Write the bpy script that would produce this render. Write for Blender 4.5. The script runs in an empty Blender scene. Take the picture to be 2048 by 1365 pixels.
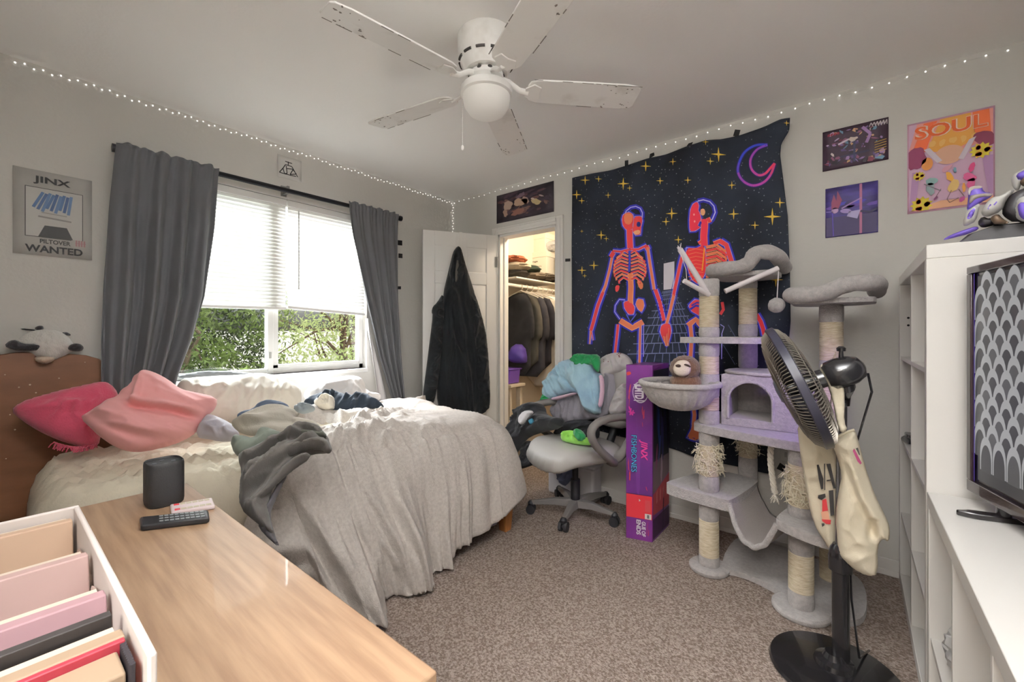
import bpy, math, random
import numpy as np
from mathutils import Vector, Matrix, noise, geometry
from mathutils.geometry import tessellate_polygon

SC = bpy.context.scene
COL = SC.collection
random.seed(7)

# ------------------------------------------------------------------ camera, world, lights, exposure
FPX, HZ, YAW, CAMZ = 845.0, 666.0, math.radians(38.82), 1.19     # focal length in px of the 2048x1365 frame
cam_d = bpy.data.cameras.new('camera')
cam = bpy.data.objects.new('camera', cam_d); COL.objects.link(cam)
cam.location = (0, 0, CAMZ); cam.rotation_euler = (math.pi/2, 0, YAW)
cam_d.sensor_fit = 'HORIZONTAL'; cam_d.sensor_width = 36; cam_d.lens = FPX/2048*36
cam_d.shift_y = -(682.5-HZ)/2048
cam_d.clip_start = 0.02
SC.camera = cam

SC.view_settings.view_transform = 'Standard'; SC.view_settings.look = 'None'
SC.view_settings.gamma = 1.0; SC.view_settings.use_curve_mapping = False
SC.view_settings.exposure = 0.26
SC.cycles.use_denoising = True
SC.cycles.max_bounces = 10; SC.cycles.diffuse_bounces = 6; SC.cycles.transparent_max_bounces = 12
SC.cycles.sample_clamp_indirect = 6.0

wd = bpy.data.worlds.new('sky'); SC.world = wd; wd.use_nodes = True
wn = wd.node_tree.nodes; wl = wd.node_tree.links
bg = wn['Background']
sky = wn.new('ShaderNodeTexSky'); sky.sky_type = 'NISHITA'
sky.sun_disc = False; sky.sun_elevation = math.radians(50); sky.sun_rotation = math.radians(60)
sky.air_density = 1.0; sky.dust_density = 5.0; sky.ozone_density = 1.0
hs = wn.new('ShaderNodeHueSaturation'); hs.inputs['Saturation'].default_value = 0.35
wl.new(sky.outputs[0], hs.inputs['Color']); wl.new(hs.outputs[0], bg.inputs[0])
bg.inputs[1].default_value = 0.30

def light(name, kind, loc, energy, color=(1, 1, 1), target=None, size=None, size_y=None, radius=None, spread=None):
    d = bpy.data.lights.new(name, kind); d.energy = energy; d.color = color
    if size: d.shape = 'RECTANGLE' if size_y else 'SQUARE'; d.size = size
    if size_y: d.size_y = size_y
    if radius is not None: d.shadow_soft_size = radius
    if spread: d.spread = spread
    o = bpy.data.objects.new(name, d); COL.objects.link(o); o.location = loc
    if target: o.rotation_euler = (Vector(target)-Vector(loc)).to_track_quat('-Z', 'Y').to_euler()
    return o
# open sky in front of the window, above what the pane shows
light('window_daylight', 'AREA', (-4.7, 1.3, 3.0), 1000, (0.97, 0.985, 1.0), (-2.2, 1.3, 1.0), 2.6, 2.0)
# ceiling lamp of the hallway behind the open doorway the photographer stands in
light('hallway_lamp', 'AREA', (0.0, -1.05, 2.36), 60, (1.0, 0.95, 0.90), (-0.3, -0.8, 0.0), 1.2, 0.8)

# added fill: bare spot beside the camera, brightening the room off the ceiling
up = light('ceiling_bounce_fill', 'SPOT', (0.30, 0.0, 1.80), 640, (0.97, 0.98, 1.0), (0.22, 0.12, 2.44), radius=0.12)
up.data.spot_size = math.radians(112); up.data.spot_blend = 0.5

# ------------------------------------------------------------------ helpers
FWD = Vector((-math.sin(YAW), math.cos(YAW), 0)); RGT = Vector((math.cos(YAW), math.sin(YAW), 0)); UP = Vector((0, 0, 1))
CAM = Vector((0, 0, CAMZ))
def ray(px, py): return FWD + RGT*((px-1024)/FPX) + UP*((HZ-py)/FPX)
def at(px, py, t): return CAM + ray(px, py)*t                      # t = distance along the view axis
def onx(px, py, X): d = ray(px, py); return CAM + d*(X/d.x)
def ony(px, py, Y): d = ray(px, py); return CAM + d*(Y/d.y)
def onz(px, py, Z): d = ray(px, py); return CAM + d*((Z-CAMZ)/d.z)
def onp(px, py, P, N):
    d = ray(px, py); N = Vector(N); return CAM + d*((Vector(P)-CAM).dot(N)/d.dot(N))

def lin(c):
    if isinstance(c, str):
        c = [int(c[i:i+2], 16)/255 for i in (0, 2, 4)]
    return tuple((x/12.92 if x <= 0.04045 else ((x+0.055)/1.055)**2.4) for x in c)

MATS = {}
def mat(name, color, rough=0.75, metal=0.0, var=0.0, vscale=8.0, bump=0.0, bscale=60.0, color2=None, sheen=0.0,
        emit=None, estr=0.0, trans=0.0, coat=0.0, spec=0.35, detail=4.0, ramp=(0.35, 0.65), stretch=None, translucent=0.0, bdist=0.01):
    if name in MATS: return MATS[name]
    m = bpy.data.materials.new(name); m.use_nodes = True; MATS[name] = m
    n = m.node_tree.nodes; l = m.node_tree.links; b = n['Principled BSDF']
    c = lin(color)
    b.inputs['Base Color'].default_value = (*c, 1); b.inputs['Roughness'].default_value = rough
    b.inputs['Metallic'].default_value = metal; b.inputs['Specular IOR Level'].default_value = spec
    if sheen: b.inputs['Sheen Weight'].default_value = sheen
    if coat: b.inputs['Coat Weight'].default_value = coat
    if trans: b.inputs['Transmission Weight'].default_value = trans
    if emit is not None:
        b.inputs['Emission Color'].default_value = (*lin(emit), 1); b.inputs['Emission Strength'].default_value = estr
    if var or color2 or bump:
        tc = n.new('ShaderNodeTexCoord'); mp = n.new('ShaderNodeMapping'); l.new(tc.outputs['Object'], mp.inputs[0])
        if stretch: mp.inputs['Scale'].default_value = stretch
    if var or color2:
        t = n.new('ShaderNodeTexNoise'); t.inputs['Scale'].default_value = vscale; t.inputs['Detail'].default_value = detail
        l.new(mp.outputs[0], t.inputs[0])
        r = n.new('ShaderNodeValToRGB'); l.new(t.outputs[0], r.inputs[0])
        c2 = lin(color2) if color2 else tuple(max(0, x*(1-var)) for x in c)
        r.color_ramp.elements[0].position = ramp[0]; r.color_ramp.elements[1].position = ramp[1]
        r.color_ramp.elements[0].color = (*c2, 1); r.color_ramp.elements[1].color = (*c, 1)
        l.new(r.outputs[0], b.inputs['Base Color'])
    if bump:
        t2 = n.new('ShaderNodeTexNoise'); t2.inputs['Scale'].default_value = bscale; t2.inputs['Detail'].default_value = 3
        l.new(mp.outputs[0], t2.inputs[0])
        bp = n.new('ShaderNodeBump'); bp.inputs['Strength'].default_value = bump; bp.inputs['Distance'].default_value = bdist
        l.new(t2.outputs[0], bp.inputs['Height']); l.new(bp.outputs[0], b.inputs['Normal'])
    if translucent:
        tr = n.new('ShaderNodeBsdfTranslucent'); tr.inputs[0].default_value = (*c, 1)
        mx = n.new('ShaderNodeMixShader'); mx.inputs[0].default_value = translucent
        l.new(b.outputs[0], mx.inputs[1]); l.new(tr.outputs[0], mx.inputs[2])
        l.new(mx.outputs[0], n['Material Output'].inputs[0])
    return m

def glass_mat(name, tint=(1, 1, 1), refl=0.06):
    if name in MATS: return MATS[name]
    m = bpy.data.materials.new(name); m.use_nodes = True; MATS[name] = m
    n = m.node_tree.nodes; l = m.node_tree.links; n.remove(n['Principled BSDF'])
    t = n.new('ShaderNodeBsdfTransparent'); t.inputs[0].default_value = (*tint, 1)
    g = n.new('ShaderNodeBsdfGlossy'); g.inputs['Roughness'].default_value = 0.02
    mx = n.new('ShaderNodeMixShader'); mx.inputs[0].default_value = refl
    l.new(t.outputs[0], mx.inputs[1]); l.new(g.outputs[0], mx.inputs[2]); l.new(mx.outputs[0], n['Material Output'].inputs[0])
    return m

ROOT = {}           # object name -> world origin used for its mesh coordinates
class MB:
    """collects shapes in world coordinates; build() links them as ONE mesh object"""
    def __init__(s): s.v = []; s.f = []; s.mi = []; s.k = 0; s.M = None
    def add(s, vs, fs, k=None):
        o = len(s.v); k = s.k if k is None else k
        M = s.M
        s.v += [tuple(M @ Vector(p)) if M is not None else tuple(p) for p in vs]
        s.f += [tuple(i+o for i in f) for f in fs]; s.mi += [k]*len(fs); return s
    def box(s, lo, hi, M=None):
        x0, y0, z0 = lo; x1, y1, z1 = hi
        vs = [(x0,y0,z0),(x1,y0,z0),(x1,y1,z0),(x0,y1,z0),(x0,y0,z1),(x1,y0,z1),(x1,y1,z1),(x0,y1,z1)]
        if M is not None: vs = [M @ Vector(p) for p in vs]
        return s.add(vs, [(3,2,1,0),(4,5,6,7),(0,1,5,4),(1,2,6,5),(2,3,7,6),(3,0,4,7)])
    def ring(s, path, radii, seg=12, cap=True, closed=False, sq=1.0):
        P = [Vector(p) for p in path]; n = len(P)
        if not hasattr(radii, '__len__'): radii = [radii]*n
        vs = []; fs = []; ref = None
        for i in range(n):
            if closed: d = P[(i+1) % n]-P[i-1]
            else: d = P[min(i+1, n-1)]-P[max(i-1, 0)]
            if d.length < 1e-9: d = Vector((0, 0, 1))
            d.normalize()
            if ref is None: ref = d.orthogonal().normalized()
            ref = (ref-d*ref.dot(d))
            if ref.length < 1e-6: ref = d.orthogonal()
            ref.normalize(); b = d.cross(ref)
            for j in range(seg):
                a = 2*math.pi*j/seg; vs.append(P[i]+(ref*math.cos(a)+b*math.sin(a)*sq)*radii[i])
        m = n if closed else n-1
        for i in range(m):
            i2 = (i+1) % n
            for j in range(seg):
                j2 = (j+1) % seg; fs.append((i*seg+j, i*seg+j2, i2*seg+j2, i2*seg+j))
        if cap and not closed:
            fs.append(tuple(range(seg-1, -1, -1))); fs.append(tuple((n-1)*seg+j for j in range(seg)))
        return s.add(vs, fs)
    def cyl(s, p0, p1, r0, r1=None, seg=20, cap=True): return s.ring([p0, p1], [r0, r0 if r1 is None else r1], seg, cap)
    def lathe(s, prof, C, axis=(0, 0, 1), seg=32, cap=True, sx=1.0, sy=1.0):
        """prof: list of (radius, height along axis)"""
        A = Vector(axis).normalized(); C = Vector(C)
        U = Vector((1, 0, 0)) if abs(A.x) < 0.9 else Vector((0, 1, 0))
        U = (U-A*U.dot(A)).normalized(); V = A.cross(U)
        vs = []; fs = []
        for r, h in prof:
            for j in range(seg):
                a = 2*math.pi*j/seg; vs.append(C+A*h+(U*math.cos(a)*sx+V*math.sin(a)*sy)*r)
        for i in range(len(prof)-1):
            for j in range(seg):
                j2 = (j+1) % seg; fs.append((i*seg+j, i*seg+j2, (i+1)*seg+j2, (i+1)*seg+j))
        if cap:
            fs.append(tuple(range(seg-1, -1, -1))); fs.append(tuple((len(prof)-1)*seg+j for j in range(seg)))
        return s.add(vs, fs)
    def grid(s, fn, nu, nv, closeu=False):
        vs = [fn(i/nu, j/nv) for i in range(nu+1) for j in range(nv+1)]
        fs = [(i*(nv+1)+j, (i+1)*(nv+1)+j, (i+1)*(nv+1)+j+1, i*(nv+1)+j+1) for i in range(nu) for j in range(nv)]
        return s.add(vs, fs)
    def sphere(s, C, r, seg=16, rings=10, M=None, fn=None):
        C = Vector(C); r = Vector(r) if hasattr(r, '__len__') else Vector((r, r, r)); vs = []; fs = []
        for i in range(rings+1):
            th = math.pi*i/rings
            for j in range(seg):
                a = 2*math.pi*j/seg; d = Vector((math.sin(th)*math.cos(a), math.sin(th)*math.sin(a), math.cos(th)))
                k = fn(d) if fn else 1.0
                p = Vector((d.x*r.x, d.y*r.y, d.z*r.z))*k
                if M is not None: p = M @ p
                vs.append(C+p)
        for i in range(rings):
            for j in range(seg):
                j2 = (j+1) % seg; fs.append((i*seg+j, (i+1)*seg+j, (i+1)*seg+j2, i*seg+j2))
        return s.add(vs, fs)
    def prism(s, poly, ext):
        """poly: planar 3D outline, ext: extrusion vector"""
        P = [Vector(p) for p in poly]; n = len(P); E = Vector(ext)
        t = tessellate_polygon([P])
        fs = [tuple(f) for f in t] + [tuple(i+n for i in reversed(f)) for f in t]
        fs += [(i, (i+1) % n, (i+1) % n+n, i+n) for i in range(n)]
        return s.add(P+[p+E for p in P], fs)
    def poly(s, pts, k=None):
        P = [Vector(p) for p in pts]; return s.add(P, [tuple(f) for f in tessellate_polygon([P])], k)
    def build(s, name, m, parent=None, smooth=True, bevel=0.0, bseg=2, sub=0, solid=0.0, angle=40, loc=None, weld=False):
        if parent is not None: L = ROOT[parent.name]
        elif loc is not None: L = Vector(loc)
        else:
            a = np.array(s.v); L = Vector(((a[:,0].min()+a[:,0].max())/2, (a[:,1].min()+a[:,1].max())/2, a[:,2].min()))
        me = bpy.data.meshes.new(name)
        me.from_pydata([(x-L.x, y-L.y, z-L.z) for x, y, z in s.v], [], s.f)
        ms = m if isinstance(m, (list, tuple)) else [m]
        for q in ms: me.materials.append(q)
        if len(ms) > 1: me.polygons.foreach_set('material_index', s.mi)
        me.validate(); me.update()
        import bmesh
        bm = bmesh.new(); bm.from_mesh(me)
        if weld: bmesh.ops.remove_doubles(bm, verts=bm.verts, dist=1e-5)
        bmesh.ops.recalc_face_normals(bm, faces=bm.faces); bm.to_mesh(me); bm.free()
        if smooth:
            me.polygons.foreach_set('use_smooth', [True]*len(me.polygons))
            try: me.set_sharp_from_angle(angle=math.radians(angle))
            except Exception: pass
        o = bpy.data.objects.new(name, me); COL.objects.link(o)
        if parent is not None: o.parent = parent
        else: o.location = L
        ROOT[o.name] = L
        if bevel:
            b = o.modifiers.new('bevel', 'BEVEL'); b.width = bevel; b.segments = bseg; b.limit_method = 'ANGLE'; b.angle_limit = math.radians(35)
        if solid:
            b = o.modifiers.new('solid', 'SOLIDIFY'); b.thickness = solid; b.offset = 0
        if sub:
            b = o.modifiers.new('sub', 'SUBSURF'); b.levels = sub; b.render_levels = sub
        return o

def tag(o, label, cat, group=None, kind=None):
    o['label'] = label; o['category'] = cat
    if group: o['group'] = group
    if kind: o['kind'] = kind
    return o
def struct(o): o['kind'] = 'structure'; return o
def thing(name, loc, label, cat, group=None):
    o = bpy.data.objects.new(name, None); COL.objects.link(o); o.location = loc; o.empty_display_size = 0.05
    ROOT[o.name] = Vector(loc); return tag(o, label, cat, group)

def fbm(p, sc, oct=3):
    v = 0; a = 1
    for _ in range(oct): v += a*noise.noise(Vector(p)*sc); sc *= 2.1; a *= 0.5
    return v
def crease(p, sc):
    """cloth wrinkles: sharp warped ridges with finer ones between"""
    p = Vector(p); q = p+Vector((noise.noise(p*sc*0.5), noise.noise(p*sc*0.5+Vector((7, 3, 1))), 0))*(0.9/sc)
    a = (1-min(1, abs(noise.noise(q*sc))*2.3))**2; b = (1-min(1, abs(noise.noise(q*sc*1.9+Vector((3, 9, 2))))*2.3))**2
    return 1.5*a+0.55*b-0.45+0.25*noise.noise(p*sc*4.1)
def ridge(p, sc):
    return 1-2.2*abs(noise.noise(Vector(p)*sc))
def pdist(Q, poly):
    """distance of points Q (n,2) to the closed outline"""
    P = np.array(poly); best = np.full(len(Q), 1e9)
    for i in range(len(P)):
        a = P[i]; b = P[(i+1) % len(P)]; ab = b-a; L = max(ab@ab, 1e-12)
        t = np.clip(((Q-a)@ab)/L, 0, 1); d = np.hypot(*(Q-a-t[:, None]*ab).T); best = np.minimum(best, d)
    return best
def ldist(Q, line):
    P = np.array(line); best = np.full(len(Q), 1e9)
    for i in range(len(P)-1):
        a = P[i]; b = P[i+1]; ab = b-a; L = max(ab@ab, 1e-12)
        t = np.clip(((Q-a)@ab)/L, 0, 1); d = np.hypot(*(Q-a-t[:, None]*ab).T); best = np.minimum(best, d)
    return best
def smooth_poly(P, n=2):
    P = [np.array(p, float) for p in P]
    for _ in range(n):
        Q = []
        for i in range(len(P)):
            a = P[i]; b = P[(i+1) % len(P)]; Q += [a*0.75+b*0.25, a*0.25+b*0.75]
        P = Q
    return P
def puff(mb, px, P0, N, front=0.06, back=0.04, res=0.02, wr=0.01, wsc=9.0, wdir=None, wrot=None, seed=0, edge=0.06, folds=(), sm=1, off=0.0, k=None, flat=0.0, post=None):
    """a soft filled body: outline (photo pixels) laid on its own plane in the room, inflated to both sides.
    folds: (px polyline, height, width) creases and ridges on the front"""
    if wr and res <= 0.016: res *= 0.62
    N = Vector(N).normalized()
    U = UP.cross(N) if abs(N.z) < 0.95 else Vector((1, 0, 0)); U.normalize(); V = N.cross(U)
    P0 = Vector(P0)+N*off
    def to2(q):
        w = onp(q[0], q[1], P0, N)-P0; return (w.dot(U), w.dot(V))
    if len(px[0]) == 2: o2 = [to2(q) for q in px]
    else: o2 = [((Vector(q)-P0).dot(U), (Vector(q)-P0).dot(V)) for q in px]
    o2 = smooth_poly(o2, sm)
    # resample the outline
    R = []
    for i in range(len(o2)):
        a = o2[i]; b = o2[(i+1) % len(o2)]; n = max(1, int(np.hypot(*(b-a))/res+0.5))
        for j in range(n): R.append(a+(b-a)*j/n)
    A = np.array(R); lo = A.min(0); hi = A.max(0)
    G = []
    row = 0; y = lo[1]
    while y < hi[1]:
        x = lo[0]+(res*0.5 if row % 2 else 0)
        while x < hi[0]: G.append((x, y)); x += res
        y += res*0.866; row += 1
    G = np.array(G); G = G[pdist(G, R) > res*0.45]
    vin = [Vector((float(a), float(b))) for a, b in R]+[Vector((float(a), float(b))) for a, b in G]
    nR = len(R)
    vo, _, fo, *_ = geometry.delaunay_2d_cdt(vin, [(i, (i+1) % nR) for i in range(nR)], [], 1, 1e-6)
    Q = np.array([(p.x, p.y) for p in vo]); d = pdist(Q, R)
    e = np.clip(d/edge, 0, 1); h = np.sqrt(np.clip(1-(1-e)**2, 0, 1))
    F = [(ldist(Q, [to2(q) for q in ln]), a, w) for ln, a, w in folds]
    fv = []; bv = []
    for i, (x, y) in enumerate(Q):
        if wrot is None: p = (x*(wdir[0] if wdir else 1)+seed*3.1, y*(wdir[1] if wdir else 1)+seed*1.7, seed*0.37)
        else:
            ca, sa = math.cos(math.radians(wrot)), math.sin(math.radians(wrot)); p = (-x*sa+y*ca+seed*3.1, (x*ca+y*sa)*0.24+seed*1.7, seed*0.37)
        w = wr*2.4*crease(p, wsc*1.15) if wr else 0
        hf = front*h[i]*(1-flat*0.3*(1-e[i]))+w*min(1, e[i]*1.5)
        for dist, a, wd_ in F: hf += a*math.exp(-(dist[i]/wd_)**2)*min(1, e[i]*2)
        c = P0+U*x+V*y
        fv.append(c+N*hf); bv.append(c-N*(back*h[i]))
    if post: fv = [post(p) for p in fv]; bv = [post(p) for p in bv]
    n = len(Q); bd = d < 1e-6
    idx = [i if bd[i] else n+i for i in range(n)]
    fs = [tuple(f) for f in fo]+[tuple(idx[i] for i in reversed(f)) for f in fo]
    mb.add(fv+bv, fs, k); return mb
def clean_loose(o):
    import bmesh
    bm = bmesh.new(); bm.from_mesh(o.data); bmesh.ops.delete(bm, geom=[v for v in bm.verts if not v.link_faces], context='VERTS'); bm.to_mesh(o.data); bm.free(); return o
def puffobj(name, px, P0, N, m, parent=None, **kw):
    mb = MB(); puff(mb, px, P0, N, **kw); return clean_loose(mb.build(name, m, parent, angle=180))

_font = None
def text_mesh(mb, body, P, U, V, h, k=None, w=None, bold=0.0, lift=0.001, shear=0.0, align='LEFT'):
    """flat lettering: P = lower-left corner, U / V = writing and up directions, h = cap height, w = total width"""
    cu = bpy.data.curves.new('lettering', 'FONT'); cu.body = body; cu.size = 1.0; cu.offset = bold; cu.resolution_u = 3; cu.shear = shear
    o = bpy.data.objects.new('lettering', cu); COL.objects.link(o)
    dg = bpy.context.evaluated_depsgraph_get(); me = bpy.data.meshes.new_from_object(o.evaluated_get(dg))
    vs = [v.co.copy() for v in me.vertices]; fs = [tuple(p.vertices) for p in me.polygons]
    bpy.data.objects.remove(o); bpy.data.curves.remove(cu); bpy.data.meshes.remove(me)
    if not vs: return mb
    x0 = min(v.x for v in vs); x1 = max(v.x for v in vs); y0 = min(v.y for v in vs); y1 = max(v.y for v in vs)
    U = Vector(U).normalized(); V = Vector(V).normalized(); N = U.cross(V).normalized(); P = Vector(P)
    sy = h/(y1-y0); sx = (w/(x1-x0)) if w else sy
    return mb.add([P+U*((v.x-x0)*sx)+V*((v.y-y0)*sy)+N*lift for v in vs], fs, k)
# ------------------------------------------------------------------ the room shell
XL, YB, XR, YF, ZC = -2.96, 2.777, 0.62, -0.22, 2.44
wall_m = mat('wall_paint', 'D6D4CF', 0.85, bump=0.22, bscale=55, bdist=0.006)
ceil_m = mat('ceiling_paint', 'FAF9F7', 0.9, bump=0.10, bscale=70, bdist=0.006)
trim_m = mat('trim_paint', 'E6E4E0', 0.45)
whitev = mat('white_vinyl', 'EEEEEC', 0.4)
warm_m = mat('closet_paint', 'E4D9C6', 0.85)

carpet_m = mat('carpet', 'B9AAA0', 0.95, color2='827268', vscale=125, detail=6, ramp=(0.40, 0.62), bump=1.0, bscale=170, bdist=0.012, spec=0.1)
mb = MB(); mb.box((XL-0.15, -2.6, -0.1), (XR+0.1, 4.5, 0)); struct(mb.build('floor', carpet_m, smooth=False))
mb = MB(); mb.box((XL-0.15, -2.6, ZC), (XR+0.1, 4.5, ZC+0.1)); struct(mb.build('ceiling', ceil_m, smooth=False))
# left wall with the window opening
WY0, WY1, WZ0, WZ1 = 0.52, 1.865, 0.915, 2.09
mb = MB()
for lo, hi in (((-0.5, 0), (WY0, ZC)), ((WY1, 0), (YB+0.1, ZC)), ((WY0, 0), (WY1, WZ0)), ((WY0, WZ1), (WY1, ZC))):
    mb.box((XL-0.14, lo[0], lo[1]), (XL, hi[0], hi[1]))
struct(mb.build('wall_left', wall_m, smooth=False))
# back wall with the closet doorway
DX0, DX1, DZ = -2.385, -1.785, 2.035
mb = MB()
for lo, hi in (((XL-0.14, 0), (DX0, ZC)), ((DX1, 0), (XR+0.1, ZC)), ((DX0, DZ), (DX1, ZC))):
    mb.box((lo[0], YB, lo[1]), (hi[0], YB+0.11, hi[1]))
struct(mb.build('wall_back', wall_m, smooth=False))
mb = MB(); mb.box((XR, YF-0.1, 0), (XR+0.1, YB+0.11, ZC)); struct(mb.build('wall_right', wall_m, smooth=False))
# front wall: the open doorway behind the camera
mb = MB(); mb.box((XL-0.14, YF-0.1, 0), (-0.5, YF, ZC)); mb.box((0.45, YF-0.1, 0), (XR, YF, ZC)); mb.box((-0.5, YF-0.1, 2.05), (0.45, YF, ZC))
struct(mb.build('wall_front', wall_m, smooth=False))
mb = MB(); mb.box((-1.3, -2.3, 0), (-1.2, YF-0.1, ZC)); mb.box((XR, -2.3, 0), (XR+0.1, YF-0.1, ZC)); mb.box((-1.3, -2.4, 0), (XR+0.1, -2.3, ZC))
struct(mb.build('wall_hallway', wall_m, smooth=False))
# closet shell
CY = 4.25; CX0, CX1 = -2.72, -1.0
for nm, lo, hi in (('wall_closet_left', (CX0-0.1, YB+0.11, 0), (CX0, CY, ZC)), ('wall_closet_right', (CX1, YB+0.11, 0), (CX1+0.1, CY, ZC)), ('wall_closet_back', (CX0-0.1, CY, 0), (CX1+0.1, CY+0.1, ZC))):
    struct(MB().box(lo, hi).build(nm, warm_m, smooth=False))
light('closet_lamp', 'POINT', (-1.75, 3.2, 2.25), 30, (1.0, 0.84, 0.64), radius=0.08)
# baseboards
mb = MB(); mb.box((DX1+0.07, YB-0.012, 0), (XR, YB, 0.085)); mb.box((DX1+0.07, YB-0.016, 0.0), (XR, YB, 0.03)); struct(mb.build('baseboard_back', trim_m, bevel=0.004))
mb = MB(); mb.box((XL, YF, 0), (XL+0.012, YB, 0.085)); struct(mb.build('baseboard_left', trim_m, bevel=0.004))
# door casing
mb = MB()
for x0, x1 in ((DX0-0.062, DX0), (DX1, DX1+0.062)):
    mb.box((x0, YB-0.016, 0), (x1, YB, DZ+0.062)); mb.box((x0+0.012, YB-0.022, 0), (x1-0.02, YB, DZ+0.04))
mb.box((DX0, YB-0.016, DZ), (DX1, YB, DZ+0.062)); mb.box((DX0, YB-0.022, DZ+0.018), (DX1, YB, DZ+0.046))
struct(mb.build('trim_1', trim_m, bevel=0.004))
mb = MB()
mb.box((DX0, YB-0.002, 0), (DX0+0.02, YB+0.112, DZ)); mb.box((DX1-0.02, YB-0.002, 0), (DX1, YB+0.112, DZ)); mb.box((DX0, YB-0.002, DZ-0.02), (DX1, YB+0.112, DZ))
mb.box((DX0+0.02, YB+0.045, 0), (DX0+0.032, YB+0.08, DZ-0.02)); mb.box((DX1-0.032, YB+0.045, 0), (DX1-0.02, YB+0.08, DZ-0.02))
struct(mb.build('trim_2', trim_m, bevel=0.003))
# window: frame, mullion, panes, ledge
wf = struct(MB().box((XL-0.11, WY0, WZ0), (XL-0.055, WY0+0.035, WZ1)).box((XL-0.11, WY1-0.035, WZ0), (XL-0.055, WY1, WZ1))
   .box((XL-0.11, WY0, WZ0), (XL-0.055, WY1, WZ0+0.035)).box((XL-0.11, WY0, WZ1-0.04), (XL-0.055, WY1, WZ1))
   .box((XL-0.105, 1.165, WZ0), (XL-0.05, 1.20, WZ1)).box((XL-0.095, 1.20, WZ0), (XL-0.06, 1.235, WZ1))
   .box((XL-0.09, 1.20, WZ0+0.035), (XL-0.06, WY1, WZ0+0.06)).build('window_1', whitev, bevel=0.003))
MB().box((XL-0.052, 1.172, 1.02), (XL-0.046, 1.186, 1.06)).build('latch', mat('latch_grey', 'A8A8A4', 0.4), wf)
MB().box((XL-0.086, WY0+0.03, WZ0+0.03), (XL-0.083, 1.17, WZ1-0.04)).build('pane', glass_mat('window_glass', (0.9, 0.93, 0.92)), wf)
MB().box((XL-0.078, 1.23, WZ0+0.05), (XL-0.075, WY1-0.03, WZ1-0.04)).build('pane', glass_mat('window_glass_2', (1, 1, 1)), wf)
struct(MB().box((XL-0.14, WY0, WZ0-0.03), (XL+0.02, WY1, WZ0)).build('trim_3', whitev, bevel=0.004))

# ------------------------------------------------------------------ blinds
blind_m = mat('blind_slat', 'ECECE8', 0.5, translucent=0.07)
blind_r = mat('blind_rail', 'F2F2F0', 0.4)
def blind(y0, y1, zb0, zb1, label, wand=None):
    t = thing('window_blind', (XL-0.02, (y0+y1)/2, zb0), label, 'blind', 'white blinds in the window')
    MB().box((XL-0.04, y0, WZ1-0.045), (XL-0.008, y1, WZ1-0.003)).build('head_rail', blind_r, t, bevel=0.003)
    m = MB(); zt = WZ1-0.05; n = 29
    for i in range(n):
        f = i/(n-1)
        za = zt+(zb0+0.03-zt)*f; zb_ = zt+(zb1+0.03-zt)*f
        X = XL-0.024
        w = 0.0135
        def P(y, z, dx, dz): return (X+dx, y, z+dz)
        prof = [(-0.004, w), (0.001, w*0.3), (0.003, -w*0.3), (0.006, -w)]
        vs = [P(y0+0.003, za, *q) for q in prof]+[P(y1-0.003, zb_, *q) for q in prof]
        m.add(vs, [(j, j+1, j+5, j+4) for j in range(3)])
    m.build('slats', blind_m, t, angle=60)
    m = MB(); X = XL-0.024
    for a, b in ((0.0, 0.0), ):
        vs = []
        for y, z in ((y0, zb0), (y1, zb1)):
            vs += [(X-0.012, y, z), (X+0.012, y, z), (X+0.012, y, z+0.018), (X-0.012, y, z+0.018)]
        m.add(vs, [(0,1,2,3),(4,5,6,7),(0,1,5,4),(1,2,6,5),(2,3,7,6),(3,0,4,7)])
    m.build('bottom_rail', blind_r, t, bevel=0.003)
    if wand:
        MB().cyl((XL-0.004, wand, WZ1-0.06), (XL-0.004, wand, WZ1-0.60), 0.004, seg=8).build('tilt_wand', mat('wand_grey', 'B4B4B0', 0.3), t)
    return t
blind(WY0+0.01, 1.268, 1.335, 1.345, 'wider white slatted blind over the left pane, pulled half down')
blind(1.276, WY1-0.008, 1.355, 1.325, 'narrower white slatted blind with a tilt wand over the right pane', 1.345)

# ------------------------------------------------------------------ curtain rod and curtains
rod_m = mat('rod_black', '26262A', 0.4, metal=0.6)
t = thing('curtain_rod', (XL+0.07, 1.26, 2.10), 'black curtain rod across the top of the window', 'curtain rod')
MB().cyl((XL+0.075, 0.40, 2.118), (XL+0.075, 2.125, 2.128), 0.015, seg=16).build('pole', rod_m, t)
MB().cyl((XL+0.075, 0.392, 2.118), (XL+0.075, 0.410, 2.118), 0.021, seg=14).cyl((XL+0.075, 2.118, 2.128), (XL+0.075, 2.135, 2.128), 0.021, seg=14).build('end_cap', rod_m, t)
MB().box((XL, 1.235, 2.11), (XL+0.075, 1.250, 2.155)).box((XL, 1.225, 2.10), (XL+0.006, 1.26, 2.17)).build('bracket', mat('bracket_grey', '8A8A88', 0.5, metal=0.4), t)

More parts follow.
